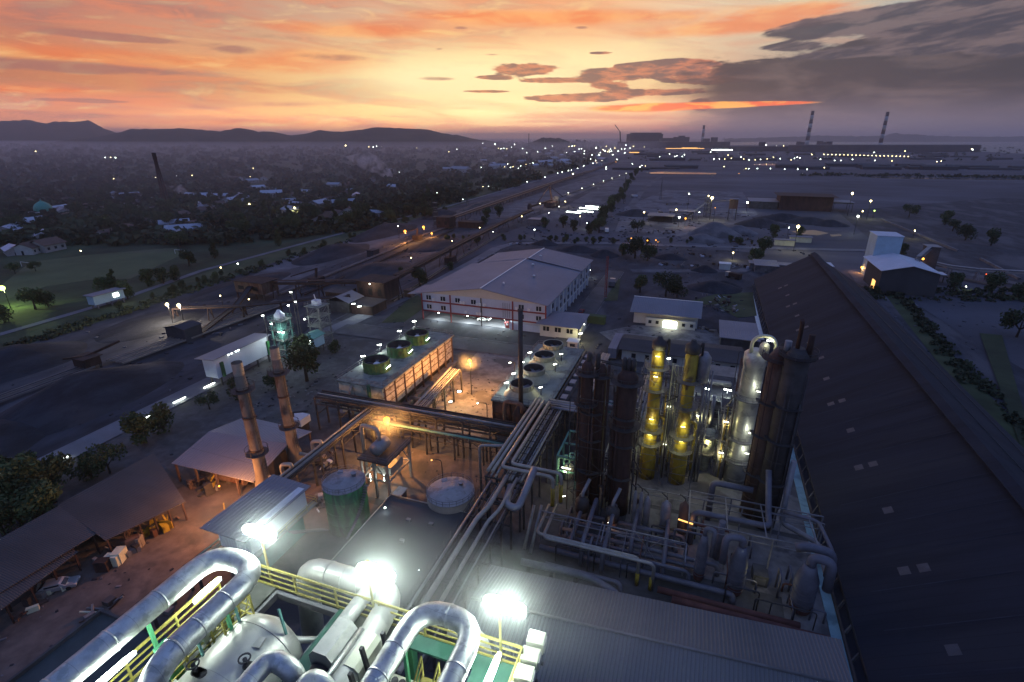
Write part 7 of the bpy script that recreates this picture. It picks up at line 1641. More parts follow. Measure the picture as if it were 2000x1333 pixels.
for px, py, lb in ((1422,273.5,'distant ship, left of two on the sea'),(1434,278,'distant ship, right of two on the sea'),):
    q = at(px, py, -3); q.z = -3; s_ = q.length/1000; t_ = thing('ship', lb, 'ship', q)
    MB().add([(q.x-9*s_,q.y,-3),(q.x+9*s_,q.y,-3),(q.x+10.5*s_,q.y,-3+1.6*s_),(q.x-10*s_,q.y,-3+1.6*s_),(q.x-9*s_,q.y+3*s_,-3),(q.x+9*s_,q.y+3*s_,-3),(q.x+10.5*s_,q.y+3*s_,-3+1.6*s_),(q.x-10*s_,q.y+3*s_,-3+1.6*s_)],[(0,1,2,3),(7,6,5,4),(0,3,7,4),(1,5,6,2),(3,2,6,7)]).build('hull', 'far_block', t_)
    MB().box(q.x-8*s_,q.x-5*s_,q.y+.5*s_,q.y+2.5*s_,-3+1.6*s_,-3+3.4*s_).build('bridge', 'far_block', t_)

# ------------------------------------------------------------------ vehicles
def make_car(body, lb, suv=False):
    t = thing('parked_car', lb, 'car', (0,0,0)); b = MB(); hw = .88; h1 = .95 if suv else .82; h2 = 1.7 if suv else 1.42
    pr = [(-2.2,.35),(2.2,.35),(2.25,.7),(2.1,h1),(1.1,h1+.06),(.35,h2),(-1.35 if not suv else -1.9,h2),(-2.1,h1+.1),(-2.25,.7)]
    k_ = len(pr); b.v = [(-hw*(1 if z < 1 else .84),y,z) for y, z in pr]+[(hw*(1 if z < 1 else .84),y,z) for y, z in pr]
    b.f = [tuple(range(k_)), tuple(reversed(range(k_, 2*k_)))]+[((i+1)%k_, i, k_+i, k_+(i+1)%k_) for i in range(k_)]; b.sm = [False]*len(b.f); b.build('body', body, t)
    g_ = MB(); g_.add([(-.7,1.08,h1+.1),(.7,1.08,h1+.1),(.66,.42,h2-.06),(-.66,.42,h2-.06)],[(0,1,2,3)])
    yb = -1.95 if suv else -1.4; g_.add([(-.7,-2.12,h1+.16),(.7,-2.12,h1+.16),(.66,yb-.02,h2-.06),(-.66,yb-.02,h2-.06)],[(3,2,1,0)])
    for s_ in (-1,1): g_.box(s_*.80-.04, s_*.80+.04, yb+.1, .4, h1+.1, h2-.14)
    g_.build('window', 'window', t)
    for y in (-1.35, 1.35):
        for s_ in (-1,1): wv = MB(); wv.tube([(s_*.68,y,.33),(s_*.9,y,.33)], .33, 14).build('wheel', 'tyre', t)
    for s_ in (-1,1): MB().box(s_*.62-.14, s_*.62+.14, 2.2, 2.27, .55, .72).build('headlight', 'white_paint', t)
    return t
c1 = make_car('car_silver', 'silver grey pickup-like car parked beside dark workshop'); c1.location = (*at(118,1150,0).xy, .06); c1.rotation_euler = (0,0,R(-50))
c2 = make_car('car_white', 'white car parked under the hall between lamps'); c2.location = (-69.0, 156, .16); c2.rotation_euler = (0,0,R(-80))
c3 = make_car('car_black', 'black off-road car left of the white car under the hall', True); c3.location = (-74.6, 157, .16); c3.rotation_euler = (0,0,R(-80))
c4 = dup(c3, (-87, 160, .16), R(-85), 1.0, 'black car parked alone at far left under hall')
c5 = dup(c2, (-31.8, 214, .06) if 0 else (-38.5, 176, .14), R(0), .9, 'small reddish car on the lane beside the hall'); 
c5.children[0].data = c5.children[0].data.copy(); c5.children[0].data.materials[0] = M['red_paint']
for k_, (px, py, rz_, lb) in enumerate(((1240,386,1.2,'small truck parked right of the tree row'),(1290,420,.4,'digger like truck beside the far open shed'),(1185,455,.2,'white truck at the end of the tree row'),(1435,545,1.0,'old truck body in the scrap yard'),(1195,560,.1,'truck by the road beyond the hall'))):
    q = at(px, py, 0); t_ = thing('truck', lb, 'truck', q); b = MB().cbox((q.x,q.y,.9), 2.4, 5.4, 1.8, rz_); b.build('cargo_body', ('house_tin','dark_steel','white_paint','rust','dust')[k_], t_)
    MB().cbox((q.x-math.sin(rz_)*3.6, q.y+math.cos(rz_)*3.6, .7), 2.2, 1.7, 2.0, rz_).build('cab', 'car_silver', t_)
    w_ = MB()
    for s_ in (-2.2, 3.2, -1): w_.cbox((q.x-math.sin(rz_)*s_, q.y+math.cos(rz_)*s_, 0), 2.5, .9, .9, rz_)
    w_.build('wheel', 'tyre', t_)
# clutter by the workshop and in the scrap yard
rr = random.Random(17)
def junk(name, label, px, py, n_, spread, hmax, mats, cat='scrap'):
    q = at(px, py, 0); t = thing(name, label, cat, q)
    for k_ in range(n_):
        x, y = q.x+rr.uniform(-1,1)*spread[0], q.y+rr.uniform(-1,1)*spread[1]; b = MB(); w_ = rr.uniform(.3,1.3)
        if rr.random() < .5: b.cbox((x,y,0), w_, rr.uniform(.3,2.2), rr.uniform(.3,hmax), rr.uniform(0,3))
        else: b.bar((x,y,.1),(x+rr.uniform(-2,2),y+rr.uniform(-2,2),rr.uniform(.2,hmax)), rr.uniform(.1,.35))
        b.build('scrap_piece', rr.choice(mats), t)
    return t
jm = ['rust_light','dark_steel','concrete','rust','tank_wall','fan_beige']
junk('scrap_pile', 'big heap of scrap metal at gap between the workshop roofs', 232, 1085, 26, (1.6,3.0), 2.2, jm)
junk('machine_parts', 'crates and machine parts under the workshop eaves near lamp', 320, 1030, 18, (1.0,2.5), 1.6, ['rust_light','yellow_col','dark_steel'])
junk('machine_parts', 'tyres and parts below the dark lean-to', 80, 1175, 14, (1.3,3), 1.5, jm)
junk('machine_parts', 'loose parts on the red dirt in front of switch house', 320, 1180, 12, (2,1.2), 1.0, jm)
junk('machine_parts', 'loose parts left of switch house corner', 195, 1200, 10, (1.0,1.8), .9, jm)
junk('machine_parts', 'pots and posts under the front of the boiler house', 400, 955, 20, (3.0,1.2), 2.6, ['rust_light','yellow_col','dark_steel','concrete'])
for k_, (px, py, n_, s_, lb) in enumerate(((1330,520,24,(12,5),'scattered scrap row beyond large dark trees'),(1360,500,20,(12,4),'scattered scrap farther beyond the dark trees'),(1390,590,30,(7,8),'lines of scrap right of spreading tree'),(1420,605,20,(5,4),'pale scrap near flat grey shed'),(1430,520,24,(10,5),'scrap around white lit hut'),(1010,478,16,(8,5),'rubble patch behind the hall left'),(1280,455,26,(14,8),'machinery scattered in pale far yard'),(1340,400,26,(20,10),'machinery by the crushing plant'),(1480,470,26,(16,6),'stacked goods near the stalls'),(640,905,16,(1.8,3),'pipe clutter between green tank and left bridge'),(745,905,14,(2,2),'valve clutter by condenser table'),(1330,640,12,(10,1.2),'small things in front of long white building'),(780,1010,8,(3,1),'boxes on the pad below condenser table'),(620,985,14,(1.6,2),'pumps beside the green tank'))):
    junk('scrap_row', lb, px, py, n_, s_, 1.6 if k_ < 9 else 1.1, ['concrete','dark_steel','rust','tank_wall','house_tin'])
tag(MB().bar(at(437,985,0)+Vector((0,0,.2)), at(443,1018,0)+Vector((0,0,1.2)), .22).build('leaning_beam', 'yellow_col'), 'glowing orange beam leaning near the boiler house', 'beam')

# ------------------------------------------------------------------ lamps
def lamp(label, px, py, z, m='g_white', r_=.22, e=0, col=WHITE, tube=0.0, arm=0, pole=True, name='yard_lamp', soft=None, group=None, zb=0.0):
    """pole lamp whose head stands at height z"""
    q = at(px, py, z); t = thing(name, label, 'lamp', (q.x, q.y, zb), group)
    if tube: MB().tube([(q.x-tube*.5, q.y-.4*tube, z), (q.x+tube*.5, q.y+.4*tube, z)], r_, 8).build('lamp_head', m, t)
    else: MB().lathe(q.x, q.y, [(z-r_, r_*.3), (z-r_*.6, r_*.85), (z, r_), (z+r_*.6, r_*.8), (z+r_, r_*.2)], 10).build('lamp_head', m, t)
    if pole: MB().tube([(q.x+arm, q.y+.3, zb), (q.x+arm, q.y+.3, z+.2), (q.x, q.y, z+.25)], .07+.0002*q.length, 6, .6).build('pole', 'dark_steel', t)
    if e: light(t, (q.x, q.y-.25, z-r_-.12), e, col, soft or .25)
    return t
lamp('dazzling orange sodium lamp above the condenser table', 755, 820, 8.9, 'g_orange', .6, 12000, SODIUM, soft=.4)
lamp('orange sodium lamp at far end of the lit pipe rack', 917, 705, 9.5, 'g_orange', .45, 20000, SODIUM, soft=.3)
lamp('orange lamp tucked under boiler house front eaves', 428, 950, 6.6, 'g_orange', .14, 9000, (1, .38, .12), pole=False, name='wall_lamp')
lamp('left one of twin warm yard lamps', 326, 595, 7.5, 'g_yellow', .5, 6000, WARM); lamp('right one of twin warm yard lamps', 349, 597, 7.5, 'g_yellow', .55, 6000, WARM)
lamp('greenish yellow lamp glaring at the left edge', 4, 563, 8, 'g_green', .9, 9000, (.7, 1, .3))
for px, py, z, lb in ((809,628,11.0,'nearest the hall'),(780,647,11,'second from the hall'),(741,674,11,'third from the hall'),(709,696,11,'fourth from the hall'),(693,761,6.5,'low one at near corner')):
    lamp('white floodlight left of green cooling tower, '+lb, px, py, z, 'g_white', .11, 420 if z > 9 else 1500, WHITE, tube=.8)
for px, py, z, lb in ((1035,689,10.8,'farthest'),(1020,708,10.8,'second farthest'),(1003,730,10.8,'second nearest'),(989,748,10.8,'nearest')):
    lamp('white lamp on left edge of the darker cooling tower, '+lb, px, py, z, 'g_white', .09, 200, WHITE, tube=.7, zb=8.75)
for px, py, z, lb in ((1096,692,10.8,'farthest'),(1084,712,10.8,'middle'),(1056,757,10.8,'nearest')):
    lamp('small lamp on right edge of darker cooling tower, '+lb, px, py, z, 'g_strip', .10, 40, LIME, tube=.6, zb=8.75)
for px, py, z, lb, e in ((513,617,14,'on top of bunker tower, left',400),(530,633,13,'at the white filter cap',300),(545,649,9,'left of pair below bunker tower',500),(553,650,9,'right of pair below bunker tower',500),(568,571,17.5,'high above screen tower',200),(563,597,15,'at left of screen tower top',400),(595,624,9,'warm one on screen tower',200),(522,676,3.5,'low at the conveyor house end',200),(577,590,14,'leaning tube on screen tower',150),(582,664,3,'under the turquoise cabin',300)):
    lamp('white tower lamp '+lb, px, py, z, 'g_white', .12, e, WHITE, tube=.4, pole=z > 12)
for px, py, lb in ((857,611,'first'),(913,617,'second'),(958,622,'third'),(985,624,'fourth')):
    lamp('white wall lamp under the hall front beams, %s from left' % lb, px, py, 3.1, 'g_white', .26, 1800, WHITE, pole=False, name='wall_lamp')
for px, py, lb, z in ((1152,528,'farthest',3.6),(1143,541,'second farthest',3.6),(1133,553,'middle',3.6),(1122,566,'second nearest',3.6),(1095,600,'nearest dim',2.4)):
    lamp('white wall lamp on the right side of hall, '+lb, px, py, z, 'g_white', .28 if z > 3 else .12, 260, WHITE, pole=False, name='wall_lamp')
lamp('lamp at the gatehouse right corner', 1141, 634, 4.2, 'g_strip', .16, 260, LIME, pole=False, name='wall_lamp'); lamp('tube lamp lighting the guard hut', 1134, 652, 3.4, 'g_strip', .14, 700, LIME, tube=.9)
lamp('lone tube lamp between darker cooling tower and gatehouse', 1070, 670, 4, 'g_strip', .14, 200, LIME, tube=1.6)
lamp('small white street lamp on the fan yard', 996, 709, 5, 'g_strip', .13, 120, LIME, tube=.4, arm=1.2)
lamp('curved arm lamp beside squat grey tank', 843, 899, 6.5, 'g_strip_o', .16, 60, SODIUM, arm=1.8); lamp('curved arm lamp left of darker cooling tower', 933, 788, 6.5, 'g_strip', .14, 120, LIME, arm=2.0)
lamp('small roof edge lamp at corner of flat roofed store', 752, 992, 5.0, 'g_soft', .14, 40, WHITE, pole=False, name='wall_lamp'); lamp('tiny white lamp on near edge of flat roofed store', 818, 1114, 4.6, 'g_soft', .07, 10, WHITE, pole=False, name='wall_lamp')
lamp('tall white lamp between the two yellow columns', 1306, 701, 20, 'g_white', .12, 260, WHITE, tube=.5)
for px, py, z, lb in ((1164,893,4,'upper'),(1164,924,3,'middle'),(1185,928,3,'right'),(1100,970,3,'left, upright'),(1192,1020,2.4,'low left')):
    lamp('small orange tube on the rusty columns walkway, '+lb, px, py, z, 'g_strip', .05, 25, SODIUM, tube=.6, pole=False, name='tube_light')
lamp('lamp on lit pipe rack near pumps', 897, 765, 4.5, 'g_soft', .18, 420, LIME, tube=.6, pole=False, name='tube_light'); lamp('second lamp on lit pipe rack below pumps', 880, 785, 3.5, 'g_soft', .14, 240, LIME, tube=.5, pole=False, name='tube_light')
lamp('thin white lamp hanging in middle transfer house', 690, 594, 5, 'g_soft', .16, 300, WHITE, tube=.9, pole=False, name='tube_light'); lamp('second thin lamp in middle transfer house', 702, 599, 4, 'g_soft', .16, 300, WHITE, tube=1.0, pole=False, name='tube_light')
lamp('warm lamp on start of raised gallery', 722, 555, 9.5, 'g_strip', .2, 500, WARM, pole=False, name='tube_light')
lamp('orange lamp at the lit junction, left', 791, 452, 8, 'g_orange', .7, 9000, SODIUM); lamp('orange lamp at the lit junction, right', 827, 444, 10, 'g_orange', .7, 9000, SODIUM); lamp('orange lamp low behind the lit junction', 843, 456, 3, 'g_orange', .5, 6000, SODIUM)
lamp('orange lamp in the doorway of plant shed', 1683, 522, 3, 'g_orange', .4, 900, SODIUM); lamp('orange lamp on slim tower house', 1803, 506, 8, 'g_orange', .5, 250, SODIUM, pole=False, name='wall_lamp')
lamp('striped pole foot lamp at left edge', 8, 945, 1.5, 'g_soft', .2, 200, WHITE, tube=1.6)
for k_, (px, py) in enumerate(((20,950),(122,905),(288,822),(355,786),(413,757))):
    q = at(px, py, 0); t = thing('road_light', 'low roadside lamp casting a pale streak, %s from left' % ('first','second','third','fourth','last')[k_], 'lamp', q)
    MB().bar((q.x-.6,q.y-1.6,.5),(q.x-.6,q.y+1.6,.5),.16).build('lamp_head', 'g_soft', t); MB().bar((q.x-.6,q.y,0),(q.x-.6,q.y,.45),.1).build('post', 'dark_steel', t); light(t, (q.x-.1, q.y, .9), 60, (.95,1,.7), .2)
# bright floods of the far yards
for px, py, z, r_, m_, e, lb in ((1391,387,17,1.5,'g_yellow',12000,'dazzling yellow floodlight above the gravel cone'),(1384,383,17,.7,'g_yellow',0,'smaller floodlight touching the dazzling yellow one'),(1346,379,15,.6,'g_white',0,'thin pole lamp left of dazzling yellow floodlight'),(1321,410,10,.8,'g_yellow',1500,'lamp over the far open shed'),(1258,415,8,.8,'g_yellow',2500,'lamp at the left end of pale far yard'),(1327,425,7,.8,'g_white',2500,'white lamp of a mixed pair in pale yard'),(1339,427,6,.9,'g_orange',2500,'orange lamp of a mixed pair in pale yard'),(1366,415,5,.4,'g_white',0,'low lamp below crushing plant'),(1460,396,8,1.0,'g_white',2500,'pinkish white lamp at end of rust shed annex'),(1559,443,14,1.25,'g_yellow',9000,'dazzling floodlight above shallow wet ground'),(1541,445,8,.4,'g_white',0,'small lamp left of floodlight over wet ground'),
        (1233,466,3,.5,'g_orange',300,'leftmost of four orange lamps in hedge'),(1264.5,470,3,.55,'g_orange',300,'second of four orange lamps in hedge'),(1281,469.5,3,.5,'g_orange',300,'third of four orange lamps in hedge'),(1285,473,3,.3,'g_orange',0,'last and faintest of four orange lamps in hedge'),(1432,494,4,.55,'g_yellow',1500,'warm lamp on white lit hut'),(1665,378,18,1.3,'g_yellow',6000,'highest yellow floodlight on right plain'),(1701,393,14,1.1,'g_yellow',4000,'second yellow floodlight on right plain'),(1685,413,6,.7,'g_yellow',800,'low dim lamp right of rust shed'),(1708,412,6,.8,'g_green',800,'greenish lamp on right plain'),(1676,423,12,.95,'g_white',3500,'white lamp on pole above tall silo'),(1787,451,5,.6,'g_yellow',1500,'lamp beside the long straight wall'),(1926.5,536,3,.35,'g_red',60,'red lamp near the curved conveyor'),(1887,560,2.5,.3,'g_strip',200,'faint lamp beneath the curved conveyor'),(1397,406,13,.4,'g_orange',1500,'orange lamp inside the hopper'),(1777,592,.6,.35,'g_soft',60,'small white lamp on the ground right of coal shed'),
        (430,578,4,.35,'g_yellow',100,'small yellow lamp left of drive house foot'),(486,585,4,.35,'g_yellow',100,'small yellow lamp right of drive house foot'),(777,442,8,.35,'g_white',0,'small lamp left of the lit junction'),(883,471,5,.35,'g_yellow',0,'small lamp under raised gallery'),(803,504,3,.35,'g_yellow',0,'small lamp between the two conveyors'),(1044,459-10,5,.6,'g_soft',300,'lamp on small pale hut'),(1055,398,9,.5,'g_yellow',0,'lamp on reclaimer boom'),(1104,394,5,.6,'g_yellow',500,'lamp at start of lit reclaimer conveyor'),(1072,416,3,.4,'g_strip',0,'lamp on bucket wheel'),(1092,404,4,.4,'g_strip',0,'low lamp on reclaimer body'),(1019,423,6,.5,'g_yellow',300,'lamp left of reclaimer yard'),(987,430,5,.4,'g_yellow',0,'lamp on road beyond raised gallery'),(937,445,4,.4,'g_yellow',0,'lamp by the far raised gallery'),(1146,436,4,.45,'g_soft',600,'lamp between lit trees'),(1133,423,7,.45,'g_yellow',600,'yellow lamp among lit trees'),(963,453,1,.3,'g_strip',0,'short red white streak light on road')):
    lamp(lb, px, py, z, m_, r_*.62, e*.45, {'g_yellow':LIME,'g_orange':SODIUM,'g_white':WHITE,'g_green':(.7,1,.3),'g_red':(1,.2,.1)}.get(m_, WHITE), name='floodlight' if z > 9 else 'yard_lamp', soft=.8)
for k_ in range(8):
    y = 520+k_*60; q = Vector((-149.5+k_*1.8, y, 2.2))
    t = thing('conveyor_light', 'small lamp lighting the straight reclaimer conveyor', 'lamp', q, 'lamps along the reclaimer conveyor'); MB().bar(q-Vector((0,1.2,0)), q+Vector((0,1.2,0)), .3).build('lamp_head', 'g_strip', t); MB().bar((q.x,q.y,0), q, .15).build('post', 'dark_steel', t); light(t, q+Vector((.6,0,.3)), 500, (1,.8,.55), .5)
# hundreds of small distant lamps
def mk(m_, lb):
    t = thing('street_lamp', lb, 'lamp', (0,0,0)); MB().lathe(0, 0, [(7.4,.15),(7.7,.9),(8.2,1.0),(8.7,.8),(9.0,.15)], 8).build('lamp_head', m_, t); MB().tube([(0,0,0),(0,0,7.4)], .18, 5).build('pole', 'dark_steel', t); return t
LPW, LPY, LPO = mk('g_white','w'), mk('g_yellow','y'), mk('g_orange','o'); lused = set()
def far(px, py, pr, lb, grp, sc=None):
    d0 = at(px, py, 0).length; s_ = sc or max(.30, d0*.00046); q = at(px, py, min(30, 8.2*s_))
    if pr.name not in lused: lused.add(pr.name); pr.location = (q.x,q.y,0); pr.scale = (s_,)*3; pr['label'] = lb; pr['group'] = grp
    else: dup(pr, (q.x, q.y, 0), 0, s_, lb, grp)
c8 = lambda x, y: (1150+x/2.353, 180+y/2.353)
c7 = lambda x, y: (600+x/3.333, 200+y/3.333)
c6 = lambda x, y: (x/3.333, 200+y/3.333)
c1_ = lambda x, y: (x/4, 350+y/4)
S1 = [(35,255),(65,265),(80,250),(100,262),(120,258),(75,270),(95,275),(135,272),(150,262),(165,262),(170,245),(165,280),(50,290),(110,288),(15,290),(80,345),(200,330),(235,345),(245,338),(260,340),(325,297),(370,285),(395,297),(405,293),(430,297),(440,288),(560,275),(575,308),(600,308),(625,308),(640,290),(655,305),(668,303),(700,300),(712,308),(737,312),(765,312),(790,310),(820,308),(880,307),(930,312),(945,305),(958,300),(970,303),(1065,310),(1130,315),(1160,315),(1212,310),(1315,315),(1393,317),(1310,278),(1453,272),(1600,320),(1620,318),(722,352),(735,352),(775,352),(835,352),(900,355),(960,355),(1003,355),(810,242),(862,250),(815,245),(1040,250),(1072,250),(1085,248),(1075,255),(1143,257),(1290,258),(1760,262),(1765,265),(130,310),(60,315),(190,258)]
for x, y in S1: far(*c8(x, y), LPW if (x+y) % 3 else LPY, 'tiny white works lamp along the right hand horizon', 'lamps of the distant steel works')
for k_ in range(22): far(*c8(1080+k_*18.5, 287+k_*.45), LPY, 'tiny lamp in the straight row before the long mill building', 'lamps in the straight row before the mill')
for x, y, s_ in ((622,343,1.6),(1083,348,1.5),(848,300,1.4),(1025,287,1.4),(205,250,1.4),(255,252,1.2),(895,247,1.2)): far(*c8(x, y), LPY, 'brighter yellow works lamp among the tiny white ones', 'brighter lamps of the steel works', .0005*at(*c8(x,y)).length*s_/1.4)
for x, y in ((30,318),(125,322),(690,375)): far(*c8(x, y), LPO, 'tiny orange lamp among the white works lamps', 'orange lamps of the steel works')
S2 = [(400,290),(430,292),(452,288),(690,275),(713,298),(795,272),(862,270),(900,272),(918,266),(1142,270),(1222,273),(1245,300),(1262,303),(1280,300),(1300,302),(1330,295),(1402,303),(1350,275),(1425,272),(1440,272),(1455,272),(1590,277),(1600,275),(1640,275),(1655,275),(1595,287),(1705,287),(1725,287),(1740,285),(1690,328),(1740,322),(1770,305),(1785,302),(1805,318),(1803,335),(1880,300),(1895,342),(1870,342),(1908,328),(1930,312),(1940,320),(1955,322),(1965,312),(1980,320),(1845,370),(1878,380),(1860,398),(1885,395),(1430,330),(1500,322),(1550,300)]
for x, y in S2: far(*c7(x, y), LPW if (x*7+y) % 3 else LPY, 'tiny lamp in the hazy town at the centre horizon', 'lamps of the hazy town')
for x, y in ((250,282),(1730,467)): far(*c7(x, y), LPY, 'larger yellow lamp, %s' % ('lone one below the hills' if x < 300 else 'beside road near the tree row top'), 'stand alone yellow lamps', .9 if x > 300 else 3)
S3 = [(1630,463),(1548,488),(1432,518),(1012,633),(795,694),(450,787),(1700,445),(1760,430),(1800,415),(1660,455),(1720,440)]
for x, y in S3: far(*c7(x, y), LPW, 'small lamp strung along the straight road to the horizon', 'lamps along the straight road')
S4 = [(1285,420),(1305,402),(1323,425),(1340,420),(1375,430),(1390,415),(1425,405),(1450,400),(1470,397),(1555,402),(1132,425),(1205,495),(1228,513),(1288,493),(1022,530),(915,520),(850,520),(975,305),(922,323),(1945,435),(600,455),(648,540),(702,548),(723,568),(525,587),(440,548),(365,595),(312,605),(55,665),(65,652),(90,648),(200,635),(2,630),(195,655),(845,590),(760,603),(1145,550),(1180,548)]
for i, (x, y) in enumerate(S4): far(*c7(x, y), (LPW, LPY)[i % 3 == 0], 'small village lamp among trees left of the straight road', 'lamps among the trees')
S5 = [c6(x, y) for x, y in ((232,320),(685,360),(720,360),(752,360),(740,498),(848,495),(910,522),(1003,505),(1012,490),(1148,480),(1250,477),(1290,477),(1627,484),(1950,484),(1647,430),(1390,655),(1440,652),(1488,636),(1230,688),(947,725),(1092,727),(1400,725),(1450,728),(1527,730),(1805,714),(1975,615),(1990,670))]
S5 += [c1_(x, y) for x, y in ((285,307),(403,317),(862,408),(1350,335),(1553,340),(248,508),(232,522),(630,562),(1740,275),(1833,277),(1857,662),(1725,692),(20,268),(40,350))]
for i, (x, y) in enumerate(S5): far(x, y, (LPY, LPW)[i % 2], 'small lamp in the left village and its dark country', 'lamps of the left village')
for k_, (x, y, e, lb) in enumerate(((205,430,3500,'bright yellow lamp in front of long village roof'),(487,399,1500,'lamp above the village centre'),(575,406,3000,'lamp of the white lit building'))):
    lamp(lb, x, y, 8, 'g_yellow', .8 if k_ == 0 else .5, e, LIME, name='street_lamp')

# ------------------------------------------------------------------ smoke and haze
def vol(name, dens, col, noise_scale=None):
    m = bpy.data.materials.new(name); m.use_nodes = True; t = NT(m.node_tree); t.n.clear()
    o = t.new('ShaderNodeOutputMaterial'); v = t.new('ShaderNodeVolumePrincipled'); t.l.new(v.outputs[0], o.inputs['Volume'])
    v.inputs['Color'].default_value = (*col, 1); v.inputs['Density'].default_value = dens; v.inputs['Anisotropy'].default_value = .3
    if noise_scale:
        tc = t.new('ShaderNodeTexCoord'); f = t.noise(tc.outputs['Object'], noise_scale, 3, .55, .5)
        t.l.new(t.sstep(f, .42, .7, 0, dens*2.2), v.inputs['Density'])
    M[name] = m; return m
def puff(label, pts, radii, dens, sc):
    m = vol('smoke_'+str(len(M)), dens, (.85,.82,.85), sc)
    o = MB().tube(pts, radii, 12).build('smoke', m); tag(o, kind='stuff'); return o
P_ = lambda px, py, z: at(px, py, z)
q0 = at(772,353); dS = -q0.x*math.sin(YAW)+q0.y*math.cos(YAW)
puff('s', [rise(772,354,dS), rise(768,350,dS), rise(757,341,dS), rise(742,326,dS), rise(718,316,dS), rise(672,306,dS)], [.6,4,8,12,15,.3], .06, .07)
q0 = at(366,388); dT = -q0.x*math.sin(YAW)+q0.y*math.cos(YAW)
puff('s', [rise(368,388,dT), rise(362,380,dT), rise(350,372,dT), rise(330,364,dT)], [.6,4,7,.3], .09, .1)
puff('s', [rise(770,354,dS), rise(775,351,dS), rise(781,350,dS)], [1,5,.3], .16, .15)
# fine rubble, spilled coal and tyre-churned crumbs over the yards
rz = random.Random(55); rb = MB(); rb2 = MB()
for (x0, x1, y0, y1, n_, s0) in ((-190,-122,60,420,900,.5),(-110,20,140,300,900,.4),(-62,-30,60,84,160,.2),(-57,-40,86,132,240,.22),(-90,-62,8,50,200,.22),(-120,-78,60,132,500,.3),(66,130,150,260,400,.4),(-120,60,300,480,900,.9),(0,22,60,76,150,.18)):
    for i in range(n_):
        x, y = rz.uniform(x0,x1), rz.uniform(y0,y1)
        if noise.noise(Vector((x*.05, y*.05, 3))) < -.05: continue
        s_ = s0*rz.uniform(.4,1.6); (rb if rz.random() < .5 else rb2).cbox((x,y,.02), s_*rz.uniform(.5,2.4), s_, s_*.5, rz.uniform(0,3))
tag(rb.build('rubble', 'dust', loc=(0,0,0)), kind='stuff'); tag(rb2.build('rubble', 'coal', loc=(0,0,0)), kind='stuff')
# added mist round platform and sodium lamps, stands in for lens bloom
def bloom_cloud(c_, r3, dens):
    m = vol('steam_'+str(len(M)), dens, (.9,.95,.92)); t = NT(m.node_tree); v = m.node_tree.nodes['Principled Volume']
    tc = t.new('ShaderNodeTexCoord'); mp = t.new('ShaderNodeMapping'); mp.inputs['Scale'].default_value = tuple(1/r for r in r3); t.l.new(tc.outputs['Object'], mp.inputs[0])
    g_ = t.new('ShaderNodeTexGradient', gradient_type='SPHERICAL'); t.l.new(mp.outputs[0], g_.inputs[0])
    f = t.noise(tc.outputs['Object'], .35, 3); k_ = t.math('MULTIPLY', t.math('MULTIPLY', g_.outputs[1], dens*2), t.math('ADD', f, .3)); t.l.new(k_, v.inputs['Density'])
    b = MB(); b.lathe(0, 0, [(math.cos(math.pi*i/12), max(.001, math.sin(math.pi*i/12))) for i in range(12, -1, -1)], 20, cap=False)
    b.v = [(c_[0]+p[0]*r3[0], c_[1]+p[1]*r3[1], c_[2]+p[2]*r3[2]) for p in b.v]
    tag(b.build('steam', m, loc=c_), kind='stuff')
bloom_cloud((-11, 15.0, 41.8), (15, 2.8, 2.6), .06)
bloom_cloud(tuple(at(755, 820, 8.9)), (5, 5, 4), .032); bloom_cloud(tuple(at(917, 705, 9.5)), (3.5, 3.5, 2.8), .014)
# wood smoke lying low over the village
sm = MB().box(-8500, -262, 190, 6900, .5, 38); tag(sm.build('smoke', vol('low_smoke', 3.4e-4, (.84,.80,.86)), loc=(-262, 190, 0)), kind='stuff')
HZ = 1.05e-4
hb = MB().box(-22000, 30000, -2500, 32000, -6, 252)
ho = hb.build('haze', vol('haze_air', HZ, (.82, .80, .86)), loc=(0,0,0)); tag(ho, kind='stuff')
M['haze_air'].node_tree.nodes['Principled Volume'].inputs['Anisotropy'].default_value = .5
# ------------------------------------------------------------------ single out the members of large groups by what stands next to them
def proj(v):
    X = v.x*math.cos(YAW)+v.y*math.sin(YAW); Y = -v.x*math.sin(YAW)+v.y*math.cos(YAW); Z = v.z-HCAM
    d = Y*math.cos(PITCH)-Z*math.sin(PITCH); u = Y*math.sin(PITCH)+Z*math.cos(PITCH)
    return PX+F_*X/d, PY-F_*u/d
MARKS = [('the turquoise dome',91,420),('the playing field',200,500),('the lattice tower',325,395),('the blue roofed long house',400,412),('the large pale village building',487,402),('the white lit village building',578,408),
 ('the smoke plume',770,352),('the pavilion roof',633,440),('the pale school block',900,337),('the lit junction',820,450),('the reclaimer',1078,400),('the gate hut',225,590),('the twin yard lamps',338,597),('the left hills',120,292),
 ('the middle hills',465,285),('the highest hill',790,285),('the small horizon hill',1075,280),('the steel works',1270,290),('the needle mast',1033,285),('the first striped chimney',1371,282),('the middle striped chimney',1575,290),
 ('the rightmost striped chimney',1717,296),('the end of the long mill',1900,297),('the long shallow pool',1800,348),('the rust coloured shed',1570,400),('the gravel cone',1395,440),('the four orange hedge lamps',1262,470),('the white hall',1000,470),
 ('the red drive house',480,570),('the top of the tree row',1215,345),('the harbour crane',1208,270),('the shining pool',1330,339),('the small bright pool',1505,322),('the village left edge',5,450)]
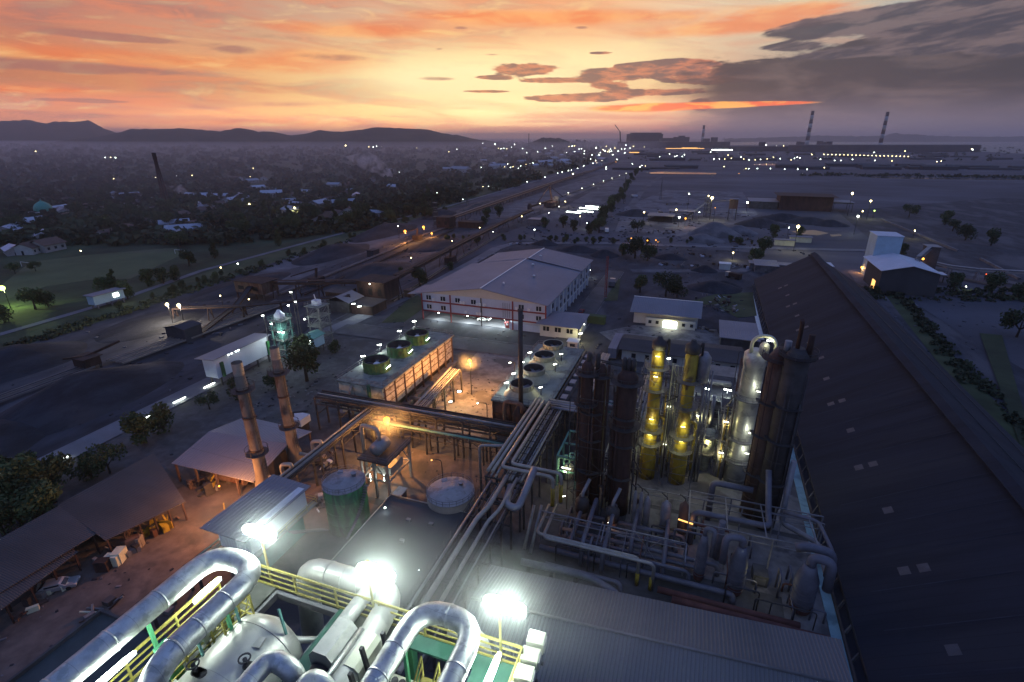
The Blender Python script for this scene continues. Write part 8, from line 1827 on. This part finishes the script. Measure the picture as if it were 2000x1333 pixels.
ORD = ['nearest','second nearest','third nearest','fourth nearest','fifth nearest','sixth nearest','seventh nearest','eighth nearest','ninth nearest','tenth nearest','eleventh nearest','twelfth nearest','thirteenth nearest','fourteenth nearest','fifteenth nearest','sixteenth nearest','seventeenth nearest','eighteenth nearest','nineteenth nearest','twentieth nearest']
KIND = {'low sheds on the works plain':'low dark works shed','trees in the dark belt left of the coal yard':'dark belt tree','village houses among the trees':'small dim village house','bushes along the far road':'low hedge bush','lamps of the distant steel works':'tiny white works lamp',
 'bushes along the yard verge':'verge bush','town blocks toward the horizon':'dim low town block','trees in the row beside the reclaim yard':'row tree','lamps of the hazy town':'tiny town lamp','lamps among the trees':'small lamp among trees',
 'lamps of the left village':'small village lamp','lamps along the straight road':'straight road lamp','brighter lamps of the steel works':'brighter yellow works lamp','orange lamps of the steel works':'tiny orange works lamp'}
buckets = {}
for o in list(C.objects):
    if o.parent is None and o.get('group') in KIND:
        x, y = proj(o.location); d, nm, mx, my = min((math.hypot((x-a)*.6, y-b_)*1.0, n_, a, b_) for n_, a, b_ in MARKS)
        dx, dy = x-mx, y-my
        side = ('left of' if dx < 0 else 'right of') if abs(dx)*.5 > abs(dy) else ('above' if dy < 0 else 'below')
        buckets.setdefault((o['group'], side, nm), []).append((d, o.name))
for (g_, side, nm), L_ in buckets.items():
    for i, (d, on) in enumerate(sorted(L_)):
        C.objects[on]['label'] = '%s %s %s, %s to it' % (KIND[g_], side, nm, ORD[i] if i < 20 else '%dth nearest' % (i+1))
ordn = ['first','second','third','fourth','fifth','sixth','seventh','eighth','ninth','tenth','eleventh','twelfth','thirteenth','fourteenth','fifteenth','sixteenth','seventeenth','eighteenth','nineteenth','twentieth','twenty-first','twenty-second']
for g_, fmt in (('lamps in the straight row before the mill','%s lamp from left in the straight row before the mill'),('lamps along the reclaimer conveyor','%s lamp from the near end of straight reclaimer conveyor'),('thin cables on the platform floor','%s thin cable from the railing on green platform floor')):
    L_ = sorted(((proj(o.location)[0] if 'mill' in g_ else (o.location.y if 'reclaimer' in g_ else -o.location.y)), o.name) for o in C.objects if o.parent is None and o.get('group') == g_)
    for i, (_, on) in enumerate(L_): C.objects[on]['label'] = fmt % ordn[i]
